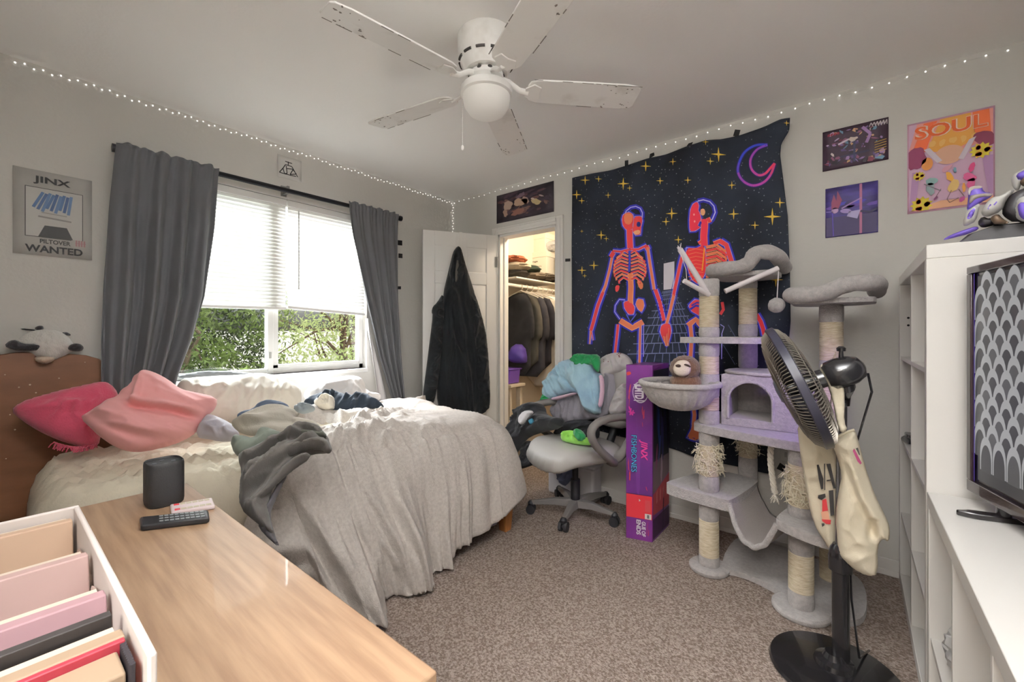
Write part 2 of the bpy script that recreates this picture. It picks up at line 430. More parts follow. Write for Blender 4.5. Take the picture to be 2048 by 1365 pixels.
cur_m = mat('curtain_grey', '66676A', 0.85, bump=0.12, bscale=300, sheen=0.1, var=0.10, vscale=5)
def curtain(rows, nf, seed, label, amp=0.03, flip=1):
    """rows: (z, y0, y1, x offset from the wall)"""
    t = thing('curtain', (XL+0.06, rows[0][1], rows[-1][0]), label, 'curtain', 'grey curtains on the window rod')
    zs = [r[0] for r in rows]
    def lerp(z, k):
        for a, b in zip(rows, rows[1:]):
            if b[0] <= z <= a[0]:
                f = (a[0]-z)/(a[0]-b[0]); f = f*f*(3-2*f) if k == 3 else f
                return a[k]+(b[k]-a[k])*f
        return rows[-1][k]
    random.seed(seed); ph = [random.uniform(0, 6.28) for _ in range(6)]; fr = [random.uniform(0.8, 1.25) for _ in range(6)]
    def fn(u, v):
        z = zs[0]+(zs[-1]-zs[0])*v
        y = lerp(z, 1)+(lerp(z, 2)-lerp(z, 1))*u; x = XL+lerp(z, 3)
        uu = u+0.03*math.sin(3*v+ph[0])
        g = min(1, 0.30+v*1.6)
        w = math.sin(2*math.pi*nf*uu+ph[1]+0.7*math.sin(2*math.pi*uu*fr[0]+ph[2]))
        w2 = math.sin(2*math.pi*nf*1.7*uu*fr[1]+ph[3]+v)
        top = math.exp(-v*14)*0.006*math.sin(2*math.pi*nf*3.3*u)
        x += amp*g*(0.75*w+0.35*w2)+top+0.012*math.exp(-((v-0.01)/0.02)**2)
        return (max(x, XL+0.012), y, z+0.006*math.sin(u*40+ph[4])*math.exp(-v*60))
    MB().grid(fn, 130, 60).build('drape', cur_m, t, solid=0.004, angle=180)
    return t
curtain([(2.142, 0.405, 0.842, 0.108), (1.80, 0.382, 0.825, 0.10), (1.40, 0.365, 0.785, 0.095), (1.15, 0.355, 0.725, 0.10), (0.95, 0.352, 0.655, 0.11), (0.70, 0.37, 0.60, 0.10)], 4.1, 3,
        'wide grey curtain at the left of the window, beside the poster', amp=0.044)
curtain([(2.150, 1.648, 2.080, 0.105), (1.90, 1.695, 2.085, 0.095), (1.40, 1.815, 2.105, 0.09), (1.0, 1.920, 2.125, 0.09), (0.64, 2.045, 2.15, 0.095)], 4.4, 11,
        'narrow grey curtain at the right of the window, beside the closet door', amp=0.022)
# the light lining edge of the right curtain and the hem that lies over the ledge
lin_m = mat('curtain_lining', 'E9E6E6', 0.85)
def lf(u, v):
    z = 1.30+(0.64-1.30)*v; y = (1.845+0.205*v)+(u-1)*0.11*v**0.8-0.004
    return (XL+0.05-0.03*u+0.012*math.sin(u*7+v*3), y, z)
MB().grid(lf, 12, 30).build('lining', lin_m, bpy.data.objects['curtain.001'], solid=0.003)
hem = [(345, 757), (380, 745), (430, 741), (500, 746), (530, 752), (480, 757), (420, 760)]
puffobj('hem', hem, (XL+0.05, 0.9, 0.93), (1, -0.2, 0.35), cur_m, bpy.data.objects['curtain'], front=0.012, back=0.012, res=0.015, wr=0.002, edge=0.02)

# ------------------------------------------------------------------ closet door leaf, swung open
HG = Vector((DX0-0.004, YB-0.012, 0)); FE = Vector((-2.716, 2.222, 0)); DU = (FE-HG).normalized(); DL = (FE-HG).length; DN = Vector((-DU.y, DU.x, 0))
if DN.dot(CAM-HG) < 0: DN = -DN
DM = Matrix(((DU.x, DN.x, 0, HG.x), (DU.y, DN.y, 0, HG.y), (0, 0, 1, 0), (0, 0, 0, 1)))
door_m = mat('door_paint', 'E4E3E0', 0.5)
mb = MB(); mb.M = DM
mb.box((0.0, -0.035, 0.012), (DL, -0.006, 2.03))
st, mid = 0.095, 0.085; pw = (DL-2*st-mid)/2
cols = [(st, st+pw), (st+pw+mid, DL-st)]; rws = [(0.20, 0.80), (0.98, 1.60), (1.70, 1.91)]
# raised stiles and rails round recessed panels
mb.box((0, -0.006, 0.012), (st, 0, 2.03)); mb.box((DL-st, -0.006, 0.012), (DL, 0, 2.03)); mb.box((st+pw, -0.006, 0.012), (st+pw+mid, 0, 2.03))
zz = [0.012]+[z for r in rws for z in r]+[2.03]
for a, b in zip(zz[0::2], zz[1::2]):
    for c in cols: mb.box((c[0], -0.006, a), (c[1], 0, b))
for c in cols:
    for r in rws:
        x0, x1, z0, z1 = c[0]+0.022, c[1]-0.022, r[0]+0.022, r[1]-0.022
        vs = [(x0-0.016, -0.006, z0-0.016), (x1+0.016, -0.006, z0-0.016), (x1+0.016, -0.006, z1+0.016), (x0-0.016, -0.006, z1+0.016),
              (x0, -0.001, z0), (x1, -0.001, z0), (x1, -0.001, z1), (x0, -0.001, z1)]
        mb.add(vs, [(4,5,6,7),(0,1,5,4),(1,2,6,5),(2,3,7,6),(3,0,4,7)])
dr = struct(mb.build('door_1', door_m, bevel=0.0015, angle=25))
hb = mat('hinge_nickel', '9C9A94', 0.35, metal=0.8)
for z in (0.25, 1.80):
    m = MB(); m.M = DM; m.box((-0.004, -0.004, z-0.045), (0.022, 0.003, z+0.045)); m.cyl((-0.004, 0.004, z-0.047), (-0.004, 0.004, z+0.047), 0.006, seg=10); m.build('hinge', hb, dr)
m = MB(); m.M = DM; m.cyl((DL-0.06, 0, 0.95), (DL-0.06, 0.012, 0.95), 0.028); m.lathe([(0.010, 0.012), (0.010, 0.03), (0.024, 0.038), (0.027, 0.052), (0.018, 0.064), (0.001, 0.066)], (DL-0.06, 0, 0.95), (0, 1, 0), 20); m.build('door_handle', hb, dr)
hk = thing('door_hook', tuple(DM @ Vector((DL*0.50, 0.0, 1.85))), 'white over-door hook strap on the closet door, holding the black hoodie', 'hook')
m = MB(); m.M = DM
m.box((DL*0.485, 0.0005, 1.80), (DL*0.525, 0.003, 2.033)); m.box((DL*0.485, -0.038, 2.031), (DL*0.525, 0.003, 2.034)); m.box((DL*0.485, -0.038, 1.98), (DL*0.525, -0.036, 2.034))
m.build('strap', trim_m, hk); m = MB(); m.M = DM
m.ring([(DL*0.505, 0.003, 1.83), (DL*0.505, 0.02, 1.82), (DL*0.505, 0.05, 1.83), (DL*0.505, 0.055, 1.86)], 0.005, 8); m.build('hook_arm', trim_m, hk)
# ------------------------------------------------------------------ garden outside the window
bark_m = mat('bark', '6B5A48', 0.9, var=0.4, vscale=6)
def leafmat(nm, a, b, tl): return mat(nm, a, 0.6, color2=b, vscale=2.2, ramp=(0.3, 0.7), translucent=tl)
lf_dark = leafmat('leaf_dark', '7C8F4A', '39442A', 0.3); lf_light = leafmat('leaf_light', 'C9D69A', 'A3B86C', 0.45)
def tree(name, base, h, crown, n, leaf, m, seed, label, branch=7, dens=None):
    """crown: list of (centre, radius vector)"""
    rnd = random.Random(seed); t = thing(name, base, label, 'tree')
    b = Vector(base); mb = MB()
    top = b+Vector((0.2, 0.1, h)); mb.ring([b, b+Vector((0.05, 0.08, h*0.4)), b+Vector((0.1, 0, h*0.7)), top], [0.10, 0.08, 0.06, 0.03], 9)
    for i in range(branch):
        s = b+Vector((0.07, 0.03, h*rnd.uniform(0.45, 0.95))); c, r = crown[i % len(crown)]
        e = Vector(c)+Vector((rnd.uniform(-1, 1)*r[0], rnd.uniform(-1, 1)*r[1], rnd.uniform(-0.6, 0.9)*r[2]))*0.8
        mdl = (s+e)/2+Vector((rnd.uniform(-0.2, 0.2), rnd.uniform(-0.2, 0.2), 0.15))
        mb.ring([s, mdl, e], [0.035, 0.022, 0.008], 6)
    mb.build('trunk', bark_m, t)
    V = []; Fc = []
    for i in range(n):
        c, r = crown[rnd.randrange(len(crown))]
        while True:
            d = Vector((rnd.uniform(-1, 1), rnd.uniform(-1, 1), rnd.uniform(-1, 1)))
            if d.length < 1: break
        p = Vector(c)+Vector((d.x*r[0], d.y*r[1], d.z*r[2]))
        if dens and noise.noise(p*dens) < -0.08: continue
        a = Vector((rnd.gauss(0, 1), rnd.gauss(0, 1), rnd.gauss(0, 0.6))).normalized(); q = a.orthogonal().normalized()
        q = (Matrix.Rotation(rnd.uniform(0, 6.28), 3, a) @ q); L = leaf*rnd.uniform(0.6, 1.3); W = L*0.32; w = a.cross(q)
        o = len(V); V += [p-q*L*0.5, p+w*W*0.5+q*0.02*L, p+q*L*0.5, p-w*W*0.5+q*0.02*L]; Fc.append((o, o+1, o+2, o+3))
    mb = MB(); mb.add(V, Fc); mb.build('foliage', m, t, smooth=False)
    return t
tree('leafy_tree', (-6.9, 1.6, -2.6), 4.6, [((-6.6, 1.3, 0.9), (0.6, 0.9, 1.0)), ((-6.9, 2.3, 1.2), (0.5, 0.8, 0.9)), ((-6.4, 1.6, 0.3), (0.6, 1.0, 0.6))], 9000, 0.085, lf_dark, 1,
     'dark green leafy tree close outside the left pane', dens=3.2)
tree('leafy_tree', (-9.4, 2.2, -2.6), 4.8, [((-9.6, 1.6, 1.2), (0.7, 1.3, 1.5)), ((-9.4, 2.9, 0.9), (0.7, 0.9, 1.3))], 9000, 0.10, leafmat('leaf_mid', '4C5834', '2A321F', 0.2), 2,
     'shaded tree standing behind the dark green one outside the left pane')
tree('young_tree', (-8.0, 4.4, -2.6), 4.4, [((-7.6, 3.9, 1.0), (0.7, 1.0, 0.8)), ((-7.6, 4.4, 0.3), (0.7, 0.9, 0.6)), ((-8.0, 4.0, 1.6), (0.8, 1.2, 0.7))], 5200, 0.085, lf_light, 3,
     'pale green loose tree outside the right pane', branch=16, dens=3.0)
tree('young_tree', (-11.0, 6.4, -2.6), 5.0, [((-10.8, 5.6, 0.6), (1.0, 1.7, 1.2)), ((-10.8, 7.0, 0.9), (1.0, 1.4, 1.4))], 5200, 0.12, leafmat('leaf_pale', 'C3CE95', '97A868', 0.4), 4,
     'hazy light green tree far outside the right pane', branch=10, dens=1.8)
tree('low_bush', (-7.4, 3.9, -2.6), 2.6, [((-7.2, 3.6, -0.35), (0.6, 1.3, 0.6))], 3000, 0.08, lf_light, 5, 'low light green bush along the bottom of the right pane')
MB().box((-40, -20, -2.75), (-3.2, 40, -2.6)).build('ground_outside', mat('yard', 'B9B4A4', 0.9, var=0.3, vscale=1.0), smooth=False)
struct(bpy.data.objects['ground_outside'])
struct(MB().box((-16, -6, -2.6), (-15.7, 24, 1.25)).build('garden_wall', mat('garden_wall', 'EDEBE4', 0.9, var=0.15, vscale=1.0), smooth=False))

# ------------------------------------------------------------------ flat art helpers
class Flat:
    """coloured shapes laid on a flat sheet; coordinates are photo pixels or sheet fractions"""
    def __init__(s, P, U, V, w, h, N): s.P = Vector(P); s.U = Vector(U); s.V = Vector(V); s.w = w; s.h = h; s.N = Vector(N); s.mb = MB(); s.m = []; s.idx = {}; s.layer = 0
    def k(s, c, **kw):
        if c not in s.idx: s.idx[c] = len(s.m); s.m.append(mat('ink_'+c, c, 0.6))
        return s.idx[c]
    def pt(s, u, v): return s.P+s.U*(u*s.w)+s.V*(v*s.h)+s.N*(0.0006*(s.layer+1))
    def poly(s, pts, c): s.mb.poly([s.pt(min(0.985, max(0.015, p[0])), min(0.985, max(0.015, p[1]))) for p in pts], s.k(c)); return s
    def rect(s, u0, v0, u1, v1, c): return s.poly([(u0, v0), (u1, v0), (u1, v1), (u0, v1)], c)
    def disc(s, u, v, ru, rv, c, n=20, rot=0, wob=0, seed=0, a0=0, a1=2*math.pi):
        rnd = random.Random(seed); P = []
        for i in range(n):
            a = a0+(a1-a0)*i/n; r = 1+rnd.uniform(-wob, wob); x = math.cos(a)*ru*r; y = math.sin(a)*rv*r
            P.append((u+x*math.cos(rot)-y*math.sin(rot), v+x*math.sin(rot)+y*math.cos(rot)))
        return s.poly(P, c)
    def line(s, pts, w, c):
        a = s.h/s.w
        for p, q in zip(pts, pts[1:]):
            dx, dy = q[0]-p[0], (q[1]-p[1])*a; L = math.hypot(dx, dy) or 1; nx, ny = -dy/L*w/2, dx/L*w/2/a
            s.poly([(p[0]+nx, p[1]+ny), (p[0]-nx, p[1]-ny), (q[0]-nx, q[1]-ny), (q[0]+nx, q[1]+ny)], c)
        return s
    def text(s, body, u, v, h, w, c, bold=0.0, shear=0.0):
        text_mesh(s.mb, body, s.pt(u, v), s.U, s.V, h*s.h, s.k(c), w*s.w, bold, 0.0002, shear); return s
    def up(s, n=1): s.layer += n; return s
    def done(s, name, parent): return s.mb.build(name, s.m, parent, smooth=False)
def sheet(name, wall, y0, y1, z0, z1, paper, label, cat='poster', group=None, curl=0.0):
    """a paper sheet on the left ('L', along y) or back ('B', along x) wall"""
    if wall == 'L': P = (XL+0.002, y0, z0); U = (0, 1, 0); N = (1, 0, 0)
    else: P = (y0, YB-0.002, z0); U = (1, 0, 0); N = (0, -1, 0)
    t = thing(name, P, label, cat, group); Pv = Vector(P); Uv = Vector(U); Nv = Vector(N)
    def fn(u, v): return Pv+Uv*((y1-y0)*u)+UP*((z1-z0)*v)+Nv*(0.0015)
    m = MB(); m.grid(fn, 6, 6); m.build('paper', paper, t, solid=0.0012)
    f = Flat(Pv+Nv*0.0024, Uv, UP, y1-y0, z1-z0, Nv)
    return t, f
# --- wanted poster
t, f = sheet('poster', 'L', 0.073, 0.329, 1.552, 1.948, mat('poster_grey', 'BDBBB6', 0.7, var=0.12, vscale=7), 'grey wanted poster with stencil lettering left of the window')
f.rect(0.14, 0.215, 0.875, 0.80, '2F2E2D').up().rect(0.15, 0.222, 0.865, 0.793, 'CBCAC6').up()
f.rect(0.72, 0.14, 0.9, 0.225, 'BDBBB6')
for i in range(9): f.line([(0.24+0.055*i, 0.56-0.02*(i % 3)), (0.36+0.045*i, 0.75-0.012*(i % 2))], 0.04, ['58739B', '4A5F86', '6C86AC'][i % 3])
f.up().poly([(0.30, 0.222), (0.74, 0.222), (0.66, 0.36), (0.38, 0.36)], '3F3E3D').line([(0.30, 0.46), (0.72, 0.44)], 0.03, '8F8D88').line([(0.34, 0.51), (0.66, 0.50)], 0.02, 'A3A19C').up()
for i in range(4): f.rect(0.775+0.036*i, 0.15, 0.797+0.036*i, 0.225, 'B58A8C')
f.rect(0.77, 0.185, 0.915, 0.192, 'B58A8C')
f.text('JINX', 0.24, 0.835, 0.098, 0.47, '2E2D2C', 0.03).text('PILTOVER', 0.32, 0.145, 0.052, 0.39, '3A3937', 0.03).text('WANTED', 0.14, 0.035, 0.085, 0.73, '2E2D2C', 0.03)
f.done('print', t)
# --- small line-drawn emblem above the window
t, f = sheet('emblem_sticker', 'L', 1.205, 1.36, 2.225, 2.372, mat('sticker_white', 'D9D7D3', 0.6), 'small white paper with a black line emblem above the window', 'sticker')
def ep(cx, cy):
    p = onx(520+cx/15.17, 290+cy/15.17, XL+0.003); return ((p.y-1.205)/(1.36-1.205), (p.z-2.225)/(2.372-2.225))
for ln in ([(585, 830), (700, 700), (770, 600), (960, 660), (1040, 800), (1140, 980)], [(585, 830), (750, 880), (950, 930), (1090, 960)], [(690, 700), (740, 870)], [(790, 640), (820, 870)],
           [(800, 720), (990, 740)], [(1000, 750), (910, 900)], [(910, 900), (1090, 890)], [(1000, 760), (1100, 890)], [(760, 500), (970, 570)], [(740, 880), (830, 860)], [(855, 510), (850, 620)]):
    f.line([ep(*p) for p in ln], 0.035, '2B2A2C')
f.done('emblem', t)
# --- poster over the closet door
t, f = sheet('poster', 'B', -2.402, -1.813, 2.136, 2.377, mat('poster_umber', '3A2E36', 0.6, color2='241F29', vscale=5), 'wide dark brown painted poster above the closet doorway')
rnd = random.Random(5)
for i in range(46):
    f.layer = i % 4
    u = rnd.uniform(0.08, 0.92); v = rnd.uniform(0.08, 0.92); f.disc(u, v, rnd.uniform(0.015, 0.05), rnd.uniform(0.04, 0.11), rnd.choice(['5B4046', '6E4F4A', '4B3A44', '7A5E55', '55454F', '3E3340']), 12, rnd.uniform(0, 3), 0.3, i)
f.layer = 4
for i, (u, v, a, b, c) in enumerate([(0.22, 0.56, 0.08, 0.16, 'B59C8C'), (0.17, 0.3, 0.04, 0.13, 'A68978'), (0.44, 0.57, 0.11, 0.14, 'B79A84'), (0.53, 0.60, 0.06, 0.13, 'A98E84'), (0.72, 0.46, 0.06, 0.14, 'B9A67C'), (0.40, 0.25, 0.12, 0.09, '8A6155'), (0.66, 0.58, 0.02, 0.05, 'C4B2A8'), (0.80, 0.62, 0.02, 0.06, 'B7A09A'), (0.45, 0.80, 0.10, 0.06, '75606C')]):
    f.disc(u, v, a, b, c, 16, 0.1*i, 0.22, i)
f.done('print', t)
# --- small posters at the right of the tapestry
t, f = sheet('poster', 'B', -0.121, 0.140, 2.042, 2.250, mat('poster_plum', '3B2A38', 0.6), 'busy dark purple collage poster above the violet acrobat poster')
rnd = random.Random(9)
for i in range(90):
    f.layer = i % 5; u = rnd.uniform(0.07, 0.93); v = rnd.uniform(0.08, 0.92)
    f.disc(u, v, rnd.uniform(0.01, 0.06), rnd.uniform(0.01, 0.07), rnd.choice(['7E6A9A', '5C4A78', 'B9A6C4', 'D9CBC8', '8C5A74', '2A1F2B', '6E2F44', 'C9A27A', '6C8FA8', 'A98BB8', '221A24', '4A3550']), rnd.choice([4, 5, 7, 12]), rnd.uniform(0, 3), 0.35, i)
f.layer = 5
f.line([(0.5, 0.1), (0.5, 0.62)], 0.03, '3E3F5C').line([(0.28, 0.28), (0.72, 0.30)], 0.03, '33304A').disc(0.48, 0.66, 0.06, 0.06, 'E3D4C8', 12, 0, 0.3, 2).line([(0.25, 0.60), (0.42, 0.68)], 0.035, 'D8C9D6').line([(0.62, 0.9), (0.74, 0.7), (0.68, 0.5)], 0.05, 'A583B4')
for i in range(5): f.line([(0.80, 0.22+0.06*i), (0.97, 0.25+0.06*i)], 0.012, 'C6A24E')
for i in range(6): f.line([(0.72+0.045*i, 0.86), (0.75+0.045*i, 0.95), (0.78+0.04*i, 0.84)], 0.016, 'D8D0D4')
for i in range(4): f.disc(0.10+0.05*i, 0.88, 0.022, 0.035, '7E2436', 10, 0, 0.3, i)
f.done('print', t)
t, f = sheet('poster', 'B', -0.109, 0.101, 1.690, 1.948, mat('poster_violet', '4B3E86', 0.6, color2='332B55', vscale=9, stretch=(1, 1, 3)), 'violet poster of an acrobat on a pole, below the dark collage poster')
f.rect(0, 0, 1, 0.40, '3E3458').up()
for i in range(7): f.disc(0.15+0.13*i, 0.6+0.05*math.sin(i*2), 0.14, 0.035, ['5A3F8E', '4A44A8', '3A3160'][i % 3], 14, 0.1, 0.2, i); f.up(i % 2)
f.layer = 5; f.rect(0.66, 0.0, 0.71, 1, 'B0708E'); f.up()
f.line([(0.0, 0.52), (0.15, 0.51)], 0.02, '9A8CD0').line([(0.14, 0.5), (0.16, 0.02)], 0.02, '5946A8').line([(0.32, 0.55), (0.5, 0.63), (0.70, 0.71)], 0.03, 'A98AC0')
f.disc(0.19, 0.53, 0.07, 0.06, 'C9A8D2', 14).poly([(0.12, 0.56), (0.26, 0.56), (0.33, 0.72), (0.24, 0.92), (0.22, 0.72), (0.17, 0.86), (0.12, 0.70)], '8A4660')
f.up().disc(0.40, 0.49, 0.11, 0.045, 'A995CC', 14, -0.15).poly([(0.46, 0.47), (0.68, 0.48), (0.62, 0.31), (0.42, 0.38)], 'BBB2DC').line([(0.68, 0.45), (0.86, 0.41), (0.99, 0.46)], 0.05, '2C2744')
f.done('print', t)
# --- large colourful poster
t, f = sheet('poster', 'B', 0.2075, 0.489, 1.760, 2.189, mat('poster_pink', 'D9A9C2', 0.6), 'large pink and orange music poster high above the bookcase')
f.rect(0.02, 0.02, 0.98, 0.98, 'D7B3CC').up()
f.poly([(0.02, 0.70), (0.12, 0.98), (0.62, 0.98), (0.98, 0.98), (0.98, 0.66), (0.5, 0.6)], 'E49A92').up()
f.poly([(0.03, 0.62), (0.20, 0.97), (0.36, 0.97), (0.22, 0.66)], 'E0673C').poly([(0.24, 0.66), (0.40, 0.98), (0.74, 0.98), (0.80, 0.70), (0.5, 0.6)], 'DFA04A').poly([(0.78, 0.68), (0.76, 0.98), (0.94, 0.98), (0.96, 0.72)], 'DE6B3A').up()
f.text('SOUL', 0.10, 0.80, 0.15, 0.83, 'F0D8CC', 0.05).up().text('SOUL', 0.09, 0.805, 0.14, 0.83, 'CF5A22', 0.02).up()
for i in range(5): f.disc(0.30+0.12*i, 0.73-0.01*(i % 2), 0.04, 0.035, 'E6B66A', 10, 0, 0.3, i)
f.up().disc(0.5, 0.58, 0.17, 0.10, 'D9A98F', 24).disc(0.10, 0.60, 0.13, 0.12, '7E2F52', 20, 0.5, 0.1, 1).disc(0.90, 0.68, 0.14, 0.07, '7A3048', 20, -0.3, 0.1, 2).disc(0.24, 0.52, 0.07, 0.07, 'DB8F4E', 18)
f.up().poly([(0.20, 0.68), (0.27, 0.69), (0.42, 0.53), (0.36, 0.51)], 'DCCFDA').poly([(0.80, 0.72), (0.72, 0.70), (0.60, 0.52), (0.66, 0.50)], 'DCCFDA')
f.poly([(0.02, 0.02), (0.40, 0.10), (0.98, 0.08), (0.98, 0.02)], 'E8B08C').poly([(0.02, 0.02), (0.06, 0.45), (0.15, 0.45), (0.10, 0.03)], 'BD94BE').poly([(0.93, 0.1), (0.86, 0.5), (0.98, 0.5), (0.98, 0.1)], 'BD94BE').up()
for (u, v, r, n) in ((0.14, 0.40, 0.075, 1), (0.17, 0.08, 0.13, 2), (0.85, 0.56, 0.12, 3)):
    P = [(u+math.cos(i*math.pi/11)*r*(1 if i % 2 else 0.72)*1.1, v+math.sin(i*math.pi/11)*r*(1 if i % 2 else 0.72)*0.72) for i in range(22)]
    f.poly(P, 'D6C23E').up()
    for j in range(7): f.disc(u+0.5*r*math.cos(j*2.1), v+0.35*r*math.sin(j*2.1), r*0.28, r*0.2, ['D95F6C', 'E59A3C', 'CF4F63', 'E8D24A'][j % 4], 9, 0, 0.3, j)
    f.up()
for i, (u, v, a, b, c) in enumerate([(0.29, 0.32, 0.07, 0.04, '8FB0AE'), (0.28, 0.24, 0.05, 0.07, '9FAFB4'), (0.47, 0.43, 0.06, 0.03, 'DFA6B8'), (0.50, 0.34, 0.035, 0.06, 'E3A94B'), (0.55, 0.24, 0.075, 0.06, 'E6C27C'), (0.75, 0.40, 0.05, 0.03, 'D0487E'), (0.72, 0.30, 0.04, 0.08, 'CE5C8C'), (0.74, 0.23, 0.06, 0.05, 'CE5C8C'), (0.66, 0.20, 0.05, 0.02, 'DD9A4A'), (0.56, 0.40, 0.03, 0.02, '86AFC0'), (0.64, 0.08, 0.025, 0.035, 'B04A86'), (0.34, 0.13, 0.012, 0.03, '7A3A66')]):
    f.disc(u, v, a, b, c, 14, 0.2*i, 0.18, i); f.up(i % 2)
f.line([(0.52, 0.19), (0.47, 0.10), (0.50, 0.06), (0.60, 0.10)], 0.008, '5A3A3A').line([(0.20, 0.30), (0.40, 0.20)], 0.016, '8C8088').line([(0.60, 0.19), (0.66, 0.11)], 0.012, '6A4A50').line([(0.40, 0.22), (0.34, 0.14)], 0.008, '6A4A50')
f.done('print', t)

# ------------------------------------------------------------------ black tape strips and the switch
tape_m = mat('tape_black', '1C1B1D', 0.5)
def tape(px, wall, label, group):
    if wall == 'B': P = [ony(x, y, YB-0.0015) for x, y in px]; e = (0, 0.001, 0)
    else: P = [onx(x, y, XL+0.0015) for x, y in px]; e = (-0.001, 0, 0)
    o = MB().prism(P, e).build('tape_strip', tape_m, smooth=False); tag(o, label, 'tape', group)
def rq(cx, cy, w, h, sl): return [(cx-w/2, cy+h/2-sl*w/2), (cx+w/2, cy+h/2+sl*w/2), (cx+w/2, cy-h/2+sl*w/2), (cx-w/2, cy-h/2-sl*w/2)]
tape(rq(1253, 327, 7, 12, -0.2), 'B', 'black tape holding the tapestry top edge, first from the left', 'tape on the tapestry edge')
tape([(1298, 318), (1309, 311), (1308, 305), (1300, 308)], 'B', 'black tape holding the tapestry top edge, second from the left', 'tape on the tapestry edge')
tape([(1373, 293), (1383, 291), (1386, 284), (1377, 287)], 'B', 'black tape holding the tapestry top edge, third from the left', 'tape on the tapestry edge')
tape([(1466, 272), (1477, 274), (1481, 260), (1470, 259)], 'B', 'large black tape above the tapestry, left of its moon', 'tape on the tapestry edge')
tape(rq(1135.5, 520.5, 10, 6, -0.05), 'B', 'short black tape on the wall between door casing and tapestry', 'loose tape on the walls')
tape([(1553, 938), (1566, 944), (1571, 934), (1560, 926)], 'B', 'black tape square low on the wall behind the cat tree', 'loose tape on the walls')
tape(rq(800, 486, 9, 10, 0.1), 'L', 'black tape beside the right curtain, uppermost of three', 'tape beside the curtain')
tape(rq(801, 512, 8, 9, 0.1), 'L', 'black tape beside the right curtain, middle of three', 'tape beside the curtain')
tape(rq(799, 576, 6, 6, 0.0), 'L', 'tiny black tape beside the right curtain, lowest of three', 'tape beside the curtain')
sw = thing('light_switch', tuple(ony(1143, 640, YB)), 'white light switch between the closet casing and the tapestry', 'switch')
a = ony(1138, 642, YB); b = ony(1150, 612, YB)
MB().box((a.x, YB-0.006, a.z), (b.x, YB, b.z)).build('plate', trim_m, sw, bevel=0.002)
MB().box(((a.x+b.x)/2-0.005, YB-0.014, (a.z+b.z)/2-0.011), ((a.x+b.x)/2+0.005, YB-0.005, (a.z+b.z)/2+0.011)).build('toggle', trim_m, sw, bevel=0.001)
ol = thing('wall_outlet', (-0.30, YB, 0.35), 'white wall outlet low on the wall behind the cat tree', 'outlet')
a = ony(1576, 902, YB); MB().box((a.x-0.035, YB-0.006, a.z-0.057), (a.x+0.035, YB, a.z+0.057)).build('plate', trim_m, ol, bevel=0.002)
MB().box((a.x-0.016, YB-0.009, a.z+0.008), (a.x+0.016, YB-0.004, a.z+0.036)).box((a.x-0.016, YB-0.009, a.z-0.036), (a.x+0.016, YB-0.004, a.z-0.008)).build('socket', mat('socket_grey', 'C9C8C4', 0.4), ol, bevel=0.002)

# ------------------------------------------------------------------ fairy lights
bulb_m = mat('fairy_bulb', 'FFFFFF', 0.3, emit='FFFAF2', estr=1.3); wire_m = mat('fairy_wire', 'DAD8D4', 0.4)
def fairy(pts, label):
    t = thing('fairy_lights', tuple(pts[0]), label, 'fairy lights', 'strings of white fairy lights')
    MB().ring(pts, 0.0012, 5).build('wire', wire_m, t)
    first = None
    for p in pts:
        if first is None: first = MB().sphere(p, 0.0036, 8, 6).build('bulb', bulb_m, t); L0 = Vector(p); first['kind'] = ''; del first['kind']
        else:
            c = first.copy(); c.parent = t; c.location = Vector(p)-L0; COL.objects.link(c)
    return t
zig = lambda i, s: (0.008 if i % 2 else -0.006)*s
fairy([Vector((XL+0.006, 0.08+i*0.0285, 2.420+zig(i, 0.7)-0.004*math.sin(i*0.5))) for i in range(95)], 'fairy light string under the ceiling along the window wall')
fairy([Vector((-2.93+i*0.064, YB-0.006, 2.418+zig(i, 0.15)+0.004*math.sin(i*0.9))) for i in range(55)], 'fairy light string under the ceiling along the tapestry wall')
fairy([Vector((XL+0.008+(0.012 if i % 2 else 0.002), YB-0.010, 2.40-i*0.025)) for i in range(14)], 'fairy light string hanging straight down in the room corner')

# ------------------------------------------------------------------ tapestry
def interp(x, T):
    for a, b in zip(T, T[1:]):
        if x <= b[0]: return a[1]+(b[1]-a[1])*(max(x, a[0])-a[0])/(b[0]-a[0])
    return T[-1][1]
TX0 = -1.634
_top = [ony(*p, YB-0.02) for p in [(1148, 356), (1200, 345), (1250, 333), (1300, 317), (1330, 309), (1378, 292), (1410, 283), (1440, 280), (1480, 270), (1530, 254), (1560, 243), (1581, 239)]]
TOPZ = [((p.x-TX0)/1.368, p.z) for p in _top]
_rt = [ony(*p, YB-0.02) for p in [(1581, 239), (1579, 262), (1563, 288), (1561, 310), (1567, 360), (1575, 430), (1579, 540), (1580, 640), (1565, 800), (1537, 940)]]
RTX = [((2.365-p.z)/(2.365-0.41), p.x) for p in _rt]
BOTZ = [(0, 0.50), (0.4, 0.46), (0.55, 0.45), (0.75, 0.41), (1, 0.40)]
def t_wave(u, v):
    w = 0.010*math.sin(2*math.pi*(3.3*u+0.25*math.sin(3*v)))+0.006*math.sin(2*math.pi*(7.1*u+0.2*v)+1.3)*(0.4+0.6*v)
    w += 0.014*math.exp(-(((u-0.97)+0.55*v)/0.05)**2)*max(0, 1-v*1.6)
    w += 0.004*noise.noise((u*6, v*5, 2.0))
    return 0.014+0.85*(w+0.012)
def t_pt(u, v):
    xr = interp(v, RTX); zt = interp(u, TOPZ); zb = interp(u, BOTZ)
    return Vector((TX0+(xr-TX0)*u+0.006*v, YB-t_wave(u, v), zt+(zb-zt)*v))
